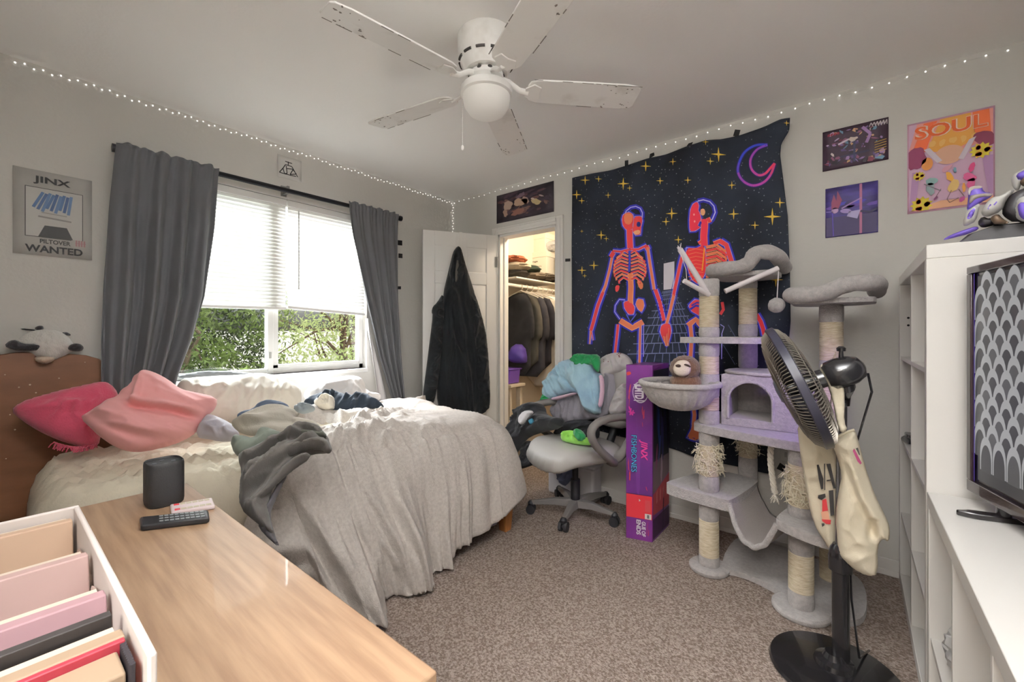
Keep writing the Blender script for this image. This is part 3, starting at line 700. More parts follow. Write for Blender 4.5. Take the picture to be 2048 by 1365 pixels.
def t_on(x, z, lift):
    v = 0.5; u = 0.5
    for _ in range(6):
        u = min(1, max(0, (x-TX0-0.006*v)/(interp(v, RTX)-TX0))); zt = interp(u, TOPZ); v = min(1, max(0, (zt-z)/(zt-interp(u, BOTZ))))
    return Vector((x, YB-t_wave(u, v)-lift, z))
tp = thing('tapestry', (-0.95, YB, 0.45), 'large black tapestry of two red skeletons holding hands under a neon moon', 'tapestry')
tm = mat('tapestry_cloth', '262C38', 0.9, color2='15171F', vscale=3.5, bump=0.1, bscale=400)
n_ = tm.node_tree.nodes; l_ = tm.node_tree.links          # tiny printed stars
vo = n_.new('ShaderNodeTexVoronoi'); vo.inputs['Scale'].default_value = 42; tcn = [x for x in n_ if x.type == 'MAPPING'][0]; l_.new(tcn.outputs[0], vo.inputs['Vector'])
rp = n_.new('ShaderNodeValToRGB'); rp.color_ramp.elements[0].position = 0.0; rp.color_ramp.elements[0].color = (0.45, 0.48, 0.5, 1); rp.color_ramp.elements[1].position = 0.16; rp.color_ramp.elements[1].color = (0, 0, 0, 1)
l_.new(vo.outputs['Distance'], rp.inputs[0]); ad = n_.new('ShaderNodeMixRGB'); ad.blend_type = 'ADD'; ad.inputs[0].default_value = 0.75
pr_ = n_['Principled BSDF']; src = pr_.inputs['Base Color'].links[0].from_socket; l_.new(src, ad.inputs[1]); l_.new(rp.outputs[0], ad.inputs[2]); l_.new(ad.outputs[0], pr_.inputs['Base Color'])
MB().grid(t_pt, 150, 130).build('cloth', tm, tp, solid=0.002, angle=180)
class Tap:
    def __init__(s): s.mb = MB(); s.m = []; s.idx = {}
    def k(s, c):
        if c not in s.idx: s.idx[c] = len(s.m); s.m.append(mat('dye_'+c, c, 0.85))
        return s.idx[c]
    def w(s, p, L):
        q = ony(p[0], p[1], YB-0.03); return t_on(q.x, q.z, 0.0022+0.0012*L)
    def stroke(s, pts, wd, c, L, taper=None):
        P = [Vector(p) for p in pts]; R = [P[0]]
        for a, b in zip(P, P[1:]):
            n = max(1, int((b-a).length/7)); R += [a+(b-a)*i/n for i in range(1, n+1)]
        Lf = []; Rt = []; n = len(R)
        for i, p in enumerate(R):
            d = (R[min(i+1, n-1)]-R[max(i-1, 0)]); d.normalize(); nn = Vector((-d.y, d.x)); w = wd if taper is None else wd+(taper-wd)*i/(n-1)
            Lf.append(s.w(p+nn*w/2, L)); Rt.append(s.w(p-nn*w/2, L))
        s.mb.add(Lf+Rt, [(i, i+1, n+i+1, n+i) for i in range(n-1)], s.k(c))
    def blob(s, pts, c, L, sm=1):
        P = smooth_poly(pts, sm) if sm else pts
        s.mb.poly([s.w((p[0], p[1]), L) for p in P], s.k(c))
    def fill(s, pts, c, L, step=14):
        """larger areas follow the cloth: outline plus inner points"""
        P = [np.array(p, float) for p in pts]; R = []
        for i in range(len(P)):
            a = P[i]; b = P[(i+1) % len(P)]; n = max(1, int(np.hypot(*(b-a))/step)); R += [a+(b-a)*j/n for j in range(n)]
        A = np.array(R); lo = A.min(0); hi = A.max(0)
        G = np.array([(x, y) for x in np.arange(lo[0], hi[0], step) for y in np.arange(lo[1], hi[1], step)]); G = G[pdist(G, R) > step*0.4] if len(G) else G
        V = [Vector((float(a), float(b))) for a, b in list(R)+list(G)]
        vo, _, fo, *_ = geometry.delaunay_2d_cdt(V, [(i, (i+1) % len(R)) for i in range(len(R))], [], 1, 1e-5)
        s.mb.add([s.w((p.x, p.y), L) for p in vo], [tuple(f) for f in fo], s.k(c))
T = Tap()
RED, ORG, LIL, BLU, PCH = 'E2474A', 'E8825C', 'A9A4EC', '322FA6', 'F0B184'
# glowing doorway and cobbled path
T.fill([(1326, 527), (1349, 523), (1349, 578), (1326, 580)], 'EDE9F4', 1)
T.fill([(1327, 580), (1349, 578), (1372, 615), (1400, 660), (1440, 760), (1235, 760), (1272, 690), (1300, 630)], '232A38', 0)
for i in range(13):
    f = (i/12)**1.7; y = 582+f*170; xl = 1327-f*92-4; xr = 1349+f*95
    T.stroke([(xl, y+2), ((xl+xr)/2, y), (xr, y-2)], 1.0+f*1.2, '7C82A4', 1)
    if i:
        f0 = ((i-1)/12)**1.7; y0 = 582+f0*170
        for j in range(1, 11):
            q = (j+(0.5 if i % 2 else 0))/11
            if q < 1: T.stroke([(1327-f0*92+(22+f0*187)*q, y0), (1327-f*92+(22+f*187)*q, y)], 0.8+f, '6E7498', 1)
for x, y in ((1480, 690), (1498, 720), (1470, 730)): T.stroke([(x-25, y-40), (x, y)], 1.5, '5C6284', 1)
L1 = lambda P: [(1200+x/4.014, 380+y/4.014) for x, y in P]
R1 = lambda P: [(1330+x/4.013, 380+y/4.013) for x, y in P]
def bone(P, w, c=RED, c2=LIL, taper=None, glow=9):
    T.stroke(P, w+glow, BLU, 1, None if taper is None else taper+glow); T.stroke(P, w+2.4, c2, 2, None if taper is None else taper+2.4); T.stroke(P, w, c, 3, taper)
def shape(P, c, glow=True, c2=LIL, L=3):
    if glow: T.stroke(P+[P[0]], 8, BLU, 1)
    T.stroke(P+[P[0]], 2.0, c2, 2); T.blob(P, c, L)
# left skeleton
T.stroke(L1([(195, 215), (215, 170), (250, 142), (290, 134), (325, 150), (342, 185), (340, 225)]), 9, BLU, 1); T.stroke(L1([(195, 215), (215, 170), (250, 142), (290, 134), (325, 150), (342, 185), (340, 225)]), 2, 'B9B4F2', 2)
shape(L1([(190, 200), (235, 178), (268, 200), (272, 250), (262, 290), (270, 315), (215, 325), (188, 290), (180, 240)]), RED); T.blob(L1([(195, 200), (235, 185), (265, 205), (265, 250), (240, 285), (200, 270)]), ORG, 4)
shape(L1([(275, 215), (335, 212), (342, 250), (330, 300), (328, 360), (285, 365), (262, 330), (270, 290)]), RED); T.blob(L1([(300, 255), (330, 262), (325, 300), (295, 295)]), '2B2A6E', 4); T.blob(L1([(265, 335), (322, 318), (325, 355), (285, 362)]), PCH, 4)
bone(L1([(240, 320), (242, 400), (245, 470)]), 11, RED)
for sgn, side in ((-1, 0), (1, 0)):
    for i in range(9):
        y = 500+i*27; x0 = 240+sgn*10; reach = [70, 100, 118, 125, 128, 128, 122, 108, 84][i]; x1 = 240+sgn*reach
        T.stroke(L1([(x0, y+8), ((x0+x1)/2, y-12), (x1, y+20), (x1-sgn*6, y+38)]), 5.2, BLU, 1); T.stroke(L1([(x0, y+8), ((x0+x1)/2, y-12), (x1, y+20), (x1-sgn*6, y+38)]), 4.2, [RED, ORG][i % 2], 3)
        T.stroke(L1([(x0, y+14), ((x0+x1)/2, y-4), (x1, y+28)]), 1.0, PCH, 4)
T.stroke(L1([(240, 490), (242, 570), (236, 660)]), 4, '3C44B8', 4); T.blob(L1([(125, 770), (165, 765), (155, 815), (128, 822)]), RED, 3); T.blob(L1([(290, 720), (345, 740), (345, 795), (318, 800)]), ORG, 3)
bone(L1([(245, 670), (250, 780), (245, 880), (250, 990)]), 8, ORG, PCH)
bone(L1([(100, 490), (170, 498), (240, 480)]), 4, RED); bone(L1([(245, 480), (310, 478), (375, 445)]), 4, RED)
bone(L1([(95, 545), (75, 640), (40, 770), (15, 830)]), 5, ORG); bone(L1([(20, 820), (-20, 930), (-60, 1080), (-75, 1130)]), 6, RED); bone(L1([(-75, 1130), (-85, 1240)]), 3.5, ORG, LIL, 1.5); bone(L1([(-72, 1130), (-58, 1210)]), 2, RED, LIL, 1)
bone(L1([(380, 460), (400, 600), (425, 760), (430, 800)]), 5, ORG); bone(L1([(440, 800), (475, 900), (510, 1050)]), 7, RED); bone(L1([(85, 540), (110, 500)]), 9, RED); bone(L1([(370, 450), (385, 480)]), 8, RED)
# joined hands
shape(L1([(490, 1080), (560, 1070), (575, 1130), (560, 1200), (535, 1260), (510, 1220), (475, 1140)]), RED)
for q in range(4): T.stroke(L1([(498+q*18, 1110), (510+q*13, 1180), (525+q*9, 1255)]), 1.6, ORG if q % 2 else PCH, 4)
# hips and legs
T.stroke(L1([(205, 885), (160, 880), (125, 930), (120, 980), (165, 1040)]), 7, BLU, 1); T.stroke(L1([(205, 885), (160, 880), (125, 930), (120, 980), (165, 1040)]), 2, 'A9A4EC', 2)
shape(L1([(300, 875), (345, 880), (355, 930), (335, 985), (305, 960), (285, 920)]), ORG); shape(L1([(195, 900), (240, 890), (280, 940), (270, 1000), (230, 1000), (200, 950)]), RED)
bone(L1([(165, 1050), (220, 1085), (260, 1110), (310, 1080), (345, 1060)]), 9, ORG, PCH); bone(L1([(150, 1080), (140, 1180), (125, 1300), (118, 1420)]), 5, RED); bone(L1([(325, 1080), (322, 1200), (320, 1340), (318, 1480)]), 4, ORG, LIL); T.stroke(L1([(350, 1080), (350, 1340)]), 1.5, LIL, 2)
T.stroke(L1([(215, 1000), (245, 1060), (290, 1000)]), 2.2, '5A62D0', 4)
# right skeleton
hd = R1([(265, 92), (310, 82), (360, 95), (392, 130), (402, 180), (380, 235), (355, 265)]); T.stroke(hd, 10, BLU, 1); T.stroke(hd, 2.2, 'C9C4F4', 2)
shape(R1([(262, 95), (275, 130), (268, 165), (282, 190), (292, 240), (275, 262), (262, 290), (290, 300), (245, 330), (200, 335), (198, 240), (205, 160), (225, 115)]), 'E63A50'); T.blob(R1([(285, 160), (315, 150), (328, 180), (315, 210), (290, 205)]), PCH, 4)
for x, y in ((235, 200), (240, 255)): T.blob(R1([(x-9, y), (x, y-12), (x+9, y), (x, y+12)]), 'F2A39A', 4)
T.blob(R1([(280, 300), (300, 265), (285, 250), (272, 275)]), BLU, 4)
bone(R1([(318, 235), (318, 300), (312, 370), (315, 450)]), 12, 'E63A50', ORG); bone(R1([(345, 225), (362, 262)]), 6, RED, PCH)
shape(R1([(170, 465), (250, 470), (320, 440), (330, 560), (325, 680), (270, 760), (215, 720), (175, 600)]), 'E2383F', True)
for i in range(9):
    y = 480+i*30; r = [150, 158, 160, 158, 150, 140, 130, 115, 95][i]
    P = R1([(330, y-20), (330+r*0.55, y-40), (330+r, y+10), (330+r*0.95, y+32)]); T.stroke(P, 5, RED if i % 2 else ORG, 3); T.stroke(R1([(330, y-8), (330+r*0.5, y-24), (330+r*0.8, y+4)]), 1, PCH, 4)
    T.stroke(R1([(190, y+10), (250, y-6), (310, y+6)]), 1.2, ORG, 4)
T.stroke(R1([(318, 470), (310, 560), (300, 650)]), 2.5, 'F0A23E', 5)
bone(R1([(440, 410), (490, 440), (515, 520), (540, 600), (570, 720)]), 9, RED); bone(R1([(390, 430), (450, 405)]), 6, RED, PCH); bone(R1([(270, 430), (300, 410)]), 5, RED, PCH)
bone(R1([(150, 500), (125, 600), (95, 740), (70, 850)]), 6, RED); bone(R1([(75, 840), (45, 960), (10, 1080)]), 6, ORG)
bone(R1([(735, 1000), (770, 1060), (790, 1120), (800, 1170)]), 8, 'E2383F')
shape(R1([(190, 930), (240, 880), (290, 890), (330, 960), (320, 1040), (260, 1000), (215, 975)]), RED); T.stroke(R1([(205, 960), (250, 930), (300, 940)]), 4, BLU, 4); T.stroke(R1([(215, 930), (260, 905), (300, 915)]), 3, BLU, 4)
T.stroke(R1([(455, 900), (465, 960), (440, 1000)]), 6, RED, 3); T.stroke(R1([(440, 1080), (470, 1100), (450, 1160)]), 1.6, 'B9B4F2', 2); T.stroke(R1([(452, 1160), (450, 1360)]), 2, 'B9B4F2', 2)
bone(R1([(185, 1090), (250, 1040), (310, 1110)]), 8, ORG, PCH); bone(R1([(205, 1080), (215, 1180), (208, 1330), (205, 1420)]), 7, ORG); bone([(1386, 800), (1390, 830), (1388, 850)], 7, ORG); shape([(1386, 840), (1398, 852), (1402, 868), (1396, 882), (1374, 876), (1384, 858)], ORG)
# moon
mo = [(1536, 292), (1512, 291), (1490, 303), (1478, 325), (1476, 345), (1487, 363), (1506, 372), (1527, 366), (1542, 350), (1550, 328)]
mi = [(1536, 292), (1515, 300), (1502, 318), (1503, 338), (1516, 351), (1530, 349), (1541, 338), (1550, 328)]
def curve(P, n=4):
    R = []
    for i in range(len(P)-1):
        a, b, c, d = [np.array(P[min(max(j, 0), len(P)-1)], float) for j in (i-1, i, i+1, i+2)]
        for k in range(n):
            t = k/n; R.append(tuple(0.5*((2*b)+(c-a)*t+(2*a-5*b+4*c-d)*t*t+(3*b-a-3*c+d)*t**3)))
    return R+[tuple(P[-1])]
for P, cs in ((mo, ['3A49C8', '3A49C8', '3A49C8', '5B47C2', 'A04CB8', 'B44CB0', 'BE4CA8', 'C44C9A', 'D04A7E']), (mi, ['8F50C4', 'A94EB8', 'B84CB0', 'C44AA0', 'D04A86', 'DA4668', 'E0405C'])):
    Q = curve(P); T.stroke(Q, 8.5, '2A1F5C', 1)
    for i in range(len(P)-1): T.stroke(Q[i*4:i*4+5], 4.6, cs[min(i, len(cs)-1)], 2)
# four-pointed stars
for x, y, r in [(1171, 361, 9), (1197, 358, 6), (1247, 368, 12), (1260, 377, 5), (1292, 333, 10), (1319, 361, 7), (1345, 323, 7), (1376, 361, 7), (1437, 309, 14), (1421, 323, 7), (1463, 370, 8), (1154, 390, 9), (1164, 402, 6), (1215, 390, 6), (1343, 427, 12), (1331, 443, 8), (1467, 428, 11), (1560, 406, 10), (1545, 434, 17), (1510, 451, 8), (1201, 470, 9), (1211, 477, 5), (1164, 463, 3), (1187, 531, 9), (1164, 541, 8), (1169, 552, 4), (1357, 480, 8), (1412, 285, 6), (1574, 249, 5), (1552, 560, 14)]:
    T.stroke([(x, y-r), (x, y)], 0.4, 'E8C24E', 2, r*0.30); T.stroke([(x, y), (x, y+r)], r*0.30, 'E8C24E', 2, 0.4); T.stroke([(x-r, y), (x, y)], 0.4, 'E8C24E', 3, r*0.30); T.stroke([(x, y), (x+r, y)], r*0.30, 'E8C24E', 3, 0.4)
T.mb.build('print', T.m, tp, smooth=False)
# ------------------------------------------------------------------ bed
NH, FH, FF, NF = Vector((-1.955, 0.07, 0)), Vector((-2.885, 0.115, 0)), Vector((-2.62, 2.10, 0)), Vector((-1.65, 1.94, 0))
bed = thing('bed', (-2.25, 1.0, 0), 'low bed under the window with a cream fitted sheet and tapered wooden legs', 'bed')
sheet_m = mat('fitted_sheet', 'DDD3BF', 0.9, var=0.12, vscale=9, bump=0.15, bscale=120)
Zs = Vector((0, 0, 1))
mq = [NH, FH, FF, NF]
mb = MB(); puff(mb, [tuple(p+Zs*0.47) for p in (NH, NH*0.5+FH*0.5, FH, FH*0.5+FF*0.5, FF, FF*0.5+NF*0.5, NF, NF*0.5+NH*0.5)], (-2.25, 1.0, 0.47), (0, 0, 1), front=0.172, back=0.17, res=0.020, wr=0.008, wsc=24, wdir=(1.0, 0.22), edge=0.10, sm=2, seed=4)
clean_loose(mb.build('mattress', sheet_m, bed, angle=180))
base_m = mat('bed_base_fabric', '7F7A86', 0.9, bump=0.1, bscale=200)
def inset(p, q): return p+(q-p).normalized()*0.03
mb = MB(); c = (NH+FH+FF+NF)/4
poly = [c+(p-c)*0.985 for p in mq]; poly[3] = NF+Vector((0.005, -0.03, 0)); poly[0] = NH+Vector((0.02, 0, 0))
mb.prism([tuple(p+Zs*0.045) for p in poly], (0, 0, 0.27)); mb.build('base', base_m, bed, bevel=0.01)
leg_m = mat('leg_wood', 'A9713F', 0.45, color2='8A5630', vscale=5, stretch=(8, 8, 1))
for p in (NF+Vector((0.02, 0.02, 0)), FF+Vector((-0.02, -0.02, 0)), NH+Vector((-0.08, 0.08, 0)), FH+Vector((0.08, 0.08, 0))):
    m = MB(); q = p
    for a, b, z0, z1 in ((0.026, 0.046, 0.0, 0.29),):
        vs = [(q.x-a, q.y-a, z0), (q.x+a, q.y-a, z0), (q.x+a, q.y+a, z0), (q.x-a, q.y+a, z0), (q.x-b, q.y-b, z1), (q.x+b, q.y-b, z1), (q.x+b, q.y+b, z1), (q.x-b, q.y+b, z1)]
        m.add(vs, [(3,2,1,0),(4,5,6,7),(0,1,5,4),(1,2,6,5),(2,3,7,6),(3,0,4,7)])
    m.build('leg', leg_m, bed, bevel=0.004)
# wooden headboard panel against the window wall
hbp = [(-70, 716), (-20, 712), (31, 705), (100, 704), (172, 711), (197, 718), (213, 731), (221, 743), (223, 765)]
hp = [onx(x, y, -2.945) for x, y in hbp]
pts = hp+[Vector((-2.945, hp[-1].y, 0.02)), Vector((-2.945, max(hp[0].y, YF+0.01), 0.02))]; pts[0].y = max(hp[0].y, YF+0.01)
wood_h = mat('headboard_wood', '7A533B', 0.4, color2='694630', vscale=3, stretch=(1, 1.2, 4))
o = MB().prism([tuple(p) for p in pts], (0.032, 0, 0)).build('headboard', wood_h, bevel=0.006)
tag(o, 'brown wooden headboard panel with a curved corner standing behind the raspberry cushion', 'headboard')
m = MB(); rnd = random.Random(3)
for x, y in ((10, 750), (72, 786), (118, 757), (38, 775), (30, 860), (12, 918), (170, 725), (60, 770), (20, 830)):
    q = onx(x, y, -2.912); m.lathe([(rnd.uniform(0.002, 0.004), 0), (0.001, 0.0008)], q, (1, 0, 0), 8)
m.build('chipped_spots', mat('chip_white', 'BFAE9C', 0.8), o, smooth=False)
# panda plush lying on the headboard
pan_w = mat('plush_white', 'DEDBD6', 0.95, bump=0.5, bscale=160, sheen=0.4); pan_b = mat('plush_black', '2B2A2D', 0.95, bump=0.5, bscale=160, sheen=0.3)
PX = -2.925
pa = thing('panda_plush', tuple(onx(95, 708, PX)), 'white and black panda plush lying on top of the headboard', 'plush toy')
pN = (1, -0.05, 0.25); pP = onx(95, 690, PX)
def c6(P): return [(x/3.25, 620+y/3.25) for x, y in P]
puffobj('body', c6([(90, 215), (150, 165), (220, 135), (300, 125), (380, 135), (440, 170), (470, 210), (500, 250), (440, 290), (370, 320), (330, 335), (260, 320), (200, 280), (140, 270), (95, 240)]), pP, pN, pan_w, pa, front=0.05, back=0.03, res=0.012, wr=0.003, wsc=30, edge=0.06)
puffobj('face_patch', c6([(220, 305), (290, 300), (360, 310), (350, 335), (290, 355), (235, 340)]), pP, pN, mat('plush_cream', 'E0CDB9', 0.9, bump=0.4, bscale=160), pa, front=0.03, back=0.01, res=0.012, wr=0.0, edge=0.03, off=0.03)
for P in ([(25, 235), (60, 200), (110, 195), (150, 220), (230, 220), (275, 235), (260, 262), (180, 270), (80, 262)], [(440, 240), (470, 220), (520, 220), (548, 245), (530, 270), (480, 272), (445, 262)]):
    puffobj('ear', c6(P), pP, pN, pan_b, pa, front=0.028, back=0.012, res=0.011, wr=0.002, wsc=30, edge=0.03, off=0.035)
for P in ([(220, 120), (250, 102), (282, 105), (285, 130), (250, 138)], [(125, 120), (230, 128), (225, 138), (150, 132)], [(395, 150), (430, 143), (462, 160), (455, 170), (420, 165)]):
    puffobj('foot', c6(P), pP, pN, pan_b, pa, front=0.018, back=0.018, res=0.01, wr=0.0, edge=0.02, off=0.0)
# pillows and cushions
def c7(P): return [(340+x/2.528, 700+y/2.528) for x, y in P]
def cA(P): return [(380+x/4.876, 740+y/4.876) for x, y in P]
def soft(name, px, P0, N, m, label, cat, group=None, base=None, **kw):
    o = puffobj(name, px, P0, N, m, None, **kw); return tag(o, label, cat, group)
rasp = mat('cushion_raspberry', 'BE4A63', 0.9, bump=0.35, bscale=140, sheen=0.3)
o = soft('cushion', c6([(65, 655), (140, 600), (300, 550), (550, 490), (690, 465), (750, 510), (775, 570), (720, 700), (660, 800), (640, 890), (560, 900), (480, 880), (380, 850), (250, 790), (140, 720)]), (-2.66, 0.25, 0.80), (0.9, -0.12, 0.42), rasp,
     'raspberry red cushion with a frayed edge leaning on the headboard', 'cushion', front=0.09, back=0.07, res=0.016, wr=0.006, wsc=9, edge=0.13, folds=[(c6([(700, 640), (420, 640)]), 0.012, 0.02)])
m = MB(); rnd = random.Random(2)
for i in range(60):
    f = i/59; x = 350+280*f; y = 860+30*math.sin(f*3)
    q = onp(x/3.25, 620+y/3.25, (-2.60, 0.3, 0.74), (0.9, -0.12, 0.42)); d = Vector((rnd.uniform(-0.01, 0.02), rnd.uniform(-0.02, 0.02), -0.02))
    m.ring([q, q+d*0.6+Vector((0.008, 0, 0.006)), q+d], 0.0022, 5)
m.build('fringe', rasp, o)
pink = mat('pillow_pink', 'EBA9A8', 0.88, bump=0.06, bscale=300, sheen=0.2)
soft('pillow', c6([(945, 395), (1010, 410), (1090, 450), (1180, 520), (1270, 540), (1410, 570), (1410, 630), (1350, 690), (1290, 780), (1250, 820), (1130, 880), (940, 925), (840, 925), (740, 890), (640, 820), (590, 770), (525, 710), (560, 685), (640, 640), (700, 590), (770, 570), (790, 530), (850, 495), (870, 440), (900, 425)]),
     (-2.42, 0.47, 0.84), (0.82, -0.35, 0.42), pink, 'crumpled light pink pillow in front of the raspberry cushion', 'pillow', front=0.10, back=0.07, res=0.011, wr=0.009, wsc=10, wrot=-28, edge=0.12, seed=2,
     folds=[(c6([(950, 420), (915, 620)]), 0.035, 0.012), (c6([(905, 630), (1150, 660), (1330, 695)]), 0.04, 0.014), (c6([(905, 655), (1150, 690), (1320, 725)]), -0.045, 0.018), (c6([(640, 660), (780, 740), (960, 800), (1200, 830)]), 0.018, 0.02), (c6([(620, 720), (760, 800), (1000, 860)]), -0.018, 0.016), (c6([(780, 600), (930, 700), (1150, 790)]), -0.012, 0.014), (c6([(1010, 420), (1070, 560)]), 0.012, 0.012)])
pil_m = mat('pillow_white', 'E2DCD2', 0.9, bump=0.06, bscale=300, sheen=0.15)
soft('pillow', cA([(-140, 180), (-90, 100), (0, 92), (200, 75), (480, 65), (620, 45), (750, 50), (900, 90), (1010, 140), (1090, 220), (1085, 330), (1000, 420), (700, 470), (400, 520), (220, 520), (0, 430), (-120, 320)]),
     (-2.70, 0.95, 0.83), (0.85, -0.15, 0.5), pil_m, 'long cream white pillow lying against the window ledge', 'pillow', front=0.11, back=0.09, res=0.016, wr=0.006, wsc=7, wdir=(1.6, 0.7), edge=0.15, seed=6,
     folds=[(cA([(0, 110), (40, 190)]), -0.012, 0.012), (cA([(150, 100), (190, 260)]), -0.012, 0.012), (cA([(820, 150), (850, 330)]), -0.012, 0.012), (cA([(950, 150), (1040, 300)]), -0.012, 0.012), (cA([(520, 200), (470, 330)]), -0.008, 0.02), (cA([(700, 150), (660, 300)]), -0.008, 0.015)])
soft('pillow', cA([(1130, 190), (1230, 130), (1310, 110), (1420, 80), (1560, 65), (1660, 90), (1700, 150), (1710, 220), (1840, 240), (1860, 300), (1600, 380), (1200, 330), (1100, 270)]),
     (-2.72, 1.62, 0.80), (0.85, -0.15, 0.5), mat('pillow_bright', 'E6E4E3', 0.9, sheen=0.15), 'small bright white pillow under the right pane of the window', 'pillow', front=0.09, back=0.07, res=0.016, wr=0.006, wsc=9, edge=0.10, seed=8)
# the large fleece blanket
bl_m = mat('blanket_fleece', 'C9C2BC', 0.95, bump=0.55, bscale=210, sheen=0.12, color2='BBB4AE', vscale=70, bdist=0.006)
CB = Vector((-2.22, 1.42, 0))
path = []
def seg(a, b, n, h0, h1, kind):
    for i in range(n):
        f = i/n; path.append((a+(b-a)*f, h0+(h1-h0)*f, kind))
A0 = Vector((-1.885, 0.74, 0)); B0 = NF+Vector((0.045, 0, 0)); e1 = (B0-A0).normalized()
seg(A0, A0+(B0-A0)*0.30, 70, 0.63, 0.66, 0); seg(A0+(B0-A0)*0.30, A0+(B0-A0)*0.60, 70, 0.66, 0.60, 0); seg(A0+(B0-A0)*0.60, B0-e1*0.12, 70, 0.60, 0.46, 0)
F0 = FF+Vector((0.02, 0.05, 0)); C0 = B0+(F0-B0).normalized()*0.12
for i in range(36):
    f = i/36; a = B0-e1*0.12; w = (1-f)**2*a+2*f*(1-f)*(B0+Vector((0.01, 0.03, 0)))+f*f*C0; path.append((w, 0.46-0.13*f, 1))
seg(C0, F0, 60, 0.33, 0.30, 2); G0 = Vector((-2.83, 0.98, 0)); seg(F0, G0, 40, 0.06, 0.03, 3); seg(G0, A0, 60, 0.0, 0.0, 4)
NP = len(path); cum = [0]
for i in range(1, NP): cum.append(cum[-1]+(path[i][0]-path[i-1][0]).length)
def ztop(x, y):
    near = max(0, min(1, (1.75-y)/0.9)); far = max(0, min(1, (-1.85-x)/0.5))
    z = 0.692+0.018*fbm((x, y, 3.3), 2.6, 2)
    w = 0.55+0.45*far
    z += 0.054*w*(0.12+0.88*near)*(crease((x*1.0+0.35*y, y*0.8, 1.1), 5.6)+0.4)+0.028*near*crease((x, y, 7.7), 11)
    z += 0.008*(crease((x*0.5, y*1.6-0.6*x, 4.4), 4.0)+0.4)
    # folds that run from the pile to the near edge
    return z
def bl_pt(i, q):
    p, hang, kind = path[i % NP]; a = path[(i-1) % NP][0]; b = path[(i+1) % NP][0]; t = (b-a).normalized(); n = Vector((t.y, -t.x, 0))
    if n.dot(p-CB) < 0: n = -n
    top_n = 0.55
    if q <= top_n:
        f = q/top_n; f = 1-(1-f)**1.25; w = CB+(p-CB)*f; d = (p-w).length
        z = ztop(w.x, w.y)
        if kind < 3: z -= 0.05*math.exp(-(d/0.05)**2)+0.03*math.exp(-(d/0.13)**2)
        elif kind == 4: z = z*min(1, f*1)-0.02*math.exp(-(d/0.03)**2)
        return Vector((w.x, w.y, z))
    g = (q-top_n)/(1-top_n); s = cum[i % NP]
    if kind == 4: return Vector((p.x, p.y, ztop(p.x, p.y)-0.02-0.02*g))
    h = hang*g*(1+0.06*noise.noise((s*3.1, 0.5, 0))); 
    slant = 0.30*max(0, 1-s/0.8)
    u = s-slant*g
    fo = 0.75*(crease((u, 0.06*g, 0.31), 3.6)+0.45)+0.18*(crease((u*1.0, 0.15*g, 5.1), 7.0)+0.45)+0.25*math.sin(u*17+1.0*g+2*noise.noise((u*2, g, 1)))
    bul = 0.055*math.exp(-((s-0.33)/0.22)**2)+0.02
    amp = (0.014+0.110*min(1, g*1.8))*(1.0 if kind == 0 else 0.6)*(0.42+0.85*math.exp(-((s-0.25)/0.38)**2))
    outw = 0.055*(1-math.exp(-g*hang/0.05))+bul*g*1.6+amp*fo*(g**0.5)
    z = ztop(p.x, p.y)-0.08-h
    if kind == 3: outw *= 0.3
    P = p+n*outw+t*(slant*0.55*g)
    return Vector((P.x, P.y, max(0.012+0.01*fo, z)))
NQ = 70
mb = MB(); vs = []; fs = []
for i in range(NP):
    for j in range(NQ+1): vs.append(bl_pt(i, max(0.012, j/NQ)))
for i in range(NP):
    for j in range(NQ):
        i2 = (i+1) % NP; fs.append((i*(NQ+1)+j, i2*(NQ+1)+j, i2*(NQ+1)+j+1, i*(NQ+1)+j+1))
fs.append(tuple(i*(NQ+1) for i in range(NP)))
mb.add(vs, fs); o = mb.build('fleece_blanket', bl_m, angle=180, solid=0.007); tag(o, 'large pale grey fleece blanket spread over the bed and hanging to the carpet', 'blanket')
# clothes and throws lying on the bed
def onbed(x, y, z=0.70): return onz(x, y, z)
NB = (0.62, -0.50, 0.60)
soft('sweater', cA([(60, 660), (100, 560), (170, 460), (220, 440), (290, 470), (380, 510), (450, 570), (490, 640), (430, 690), (280, 700), (180, 675)]), onbed(430, 868, 0.72), NB, mat('cloth_lilac', 'B3AFB8', 0.9, sheen=0.2),
     'pale lilac grey sweater bunched beside the pink pillow', 'clothing', 'clothes on the bed', front=0.06, back=0.05, res=0.010, wr=0.010, wsc=14, edge=0.06, seed=11, off=0.03)
soft('jeans', cA([(440, 470), (520, 410), (620, 395), (670, 330), (780, 298), (900, 318), (970, 350), (960, 400), (800, 420), (650, 460), (540, 490)]), onbed(520, 820, 0.80), NB, mat('cloth_denim', '566072', 0.9, var=0.3, vscale=14),
     'slate blue jeans below the long cream pillow', 'clothing', 'clothes on the bed', front=0.05, back=0.03, res=0.010, wr=0.010, wsc=14, wrot=20, edge=0.05, seed=12, off=0.09)
soft('throw', cA([(395, 530), (480, 470), (560, 430), (700, 380), (800, 350), (900, 350), (1010, 390), (1070, 430), (1010, 470), (1130, 490), (1240, 515), (1290, 590), (1100, 620), (900, 650), (700, 640), (560, 640), (460, 600)]), onbed(540, 865, 0.76), NB, mat('cloth_stone', 'C2BDB2', 0.92, sheen=0.2, bump=0.2, bscale=200),
     'folded stone grey throw above the dark charcoal hoodie', 'blanket', front=0.06, back=0.05, res=0.011, wr=0.010, wsc=13, wrot=5, edge=0.06, seed=13, off=0.03,
     folds=[(cA([(600, 560), (800, 490), (1000, 480), (1200, 520)]), 0.02, 0.015), (cA([(560, 610), (800, 560), (1000, 540)]), -0.02, 0.015)])
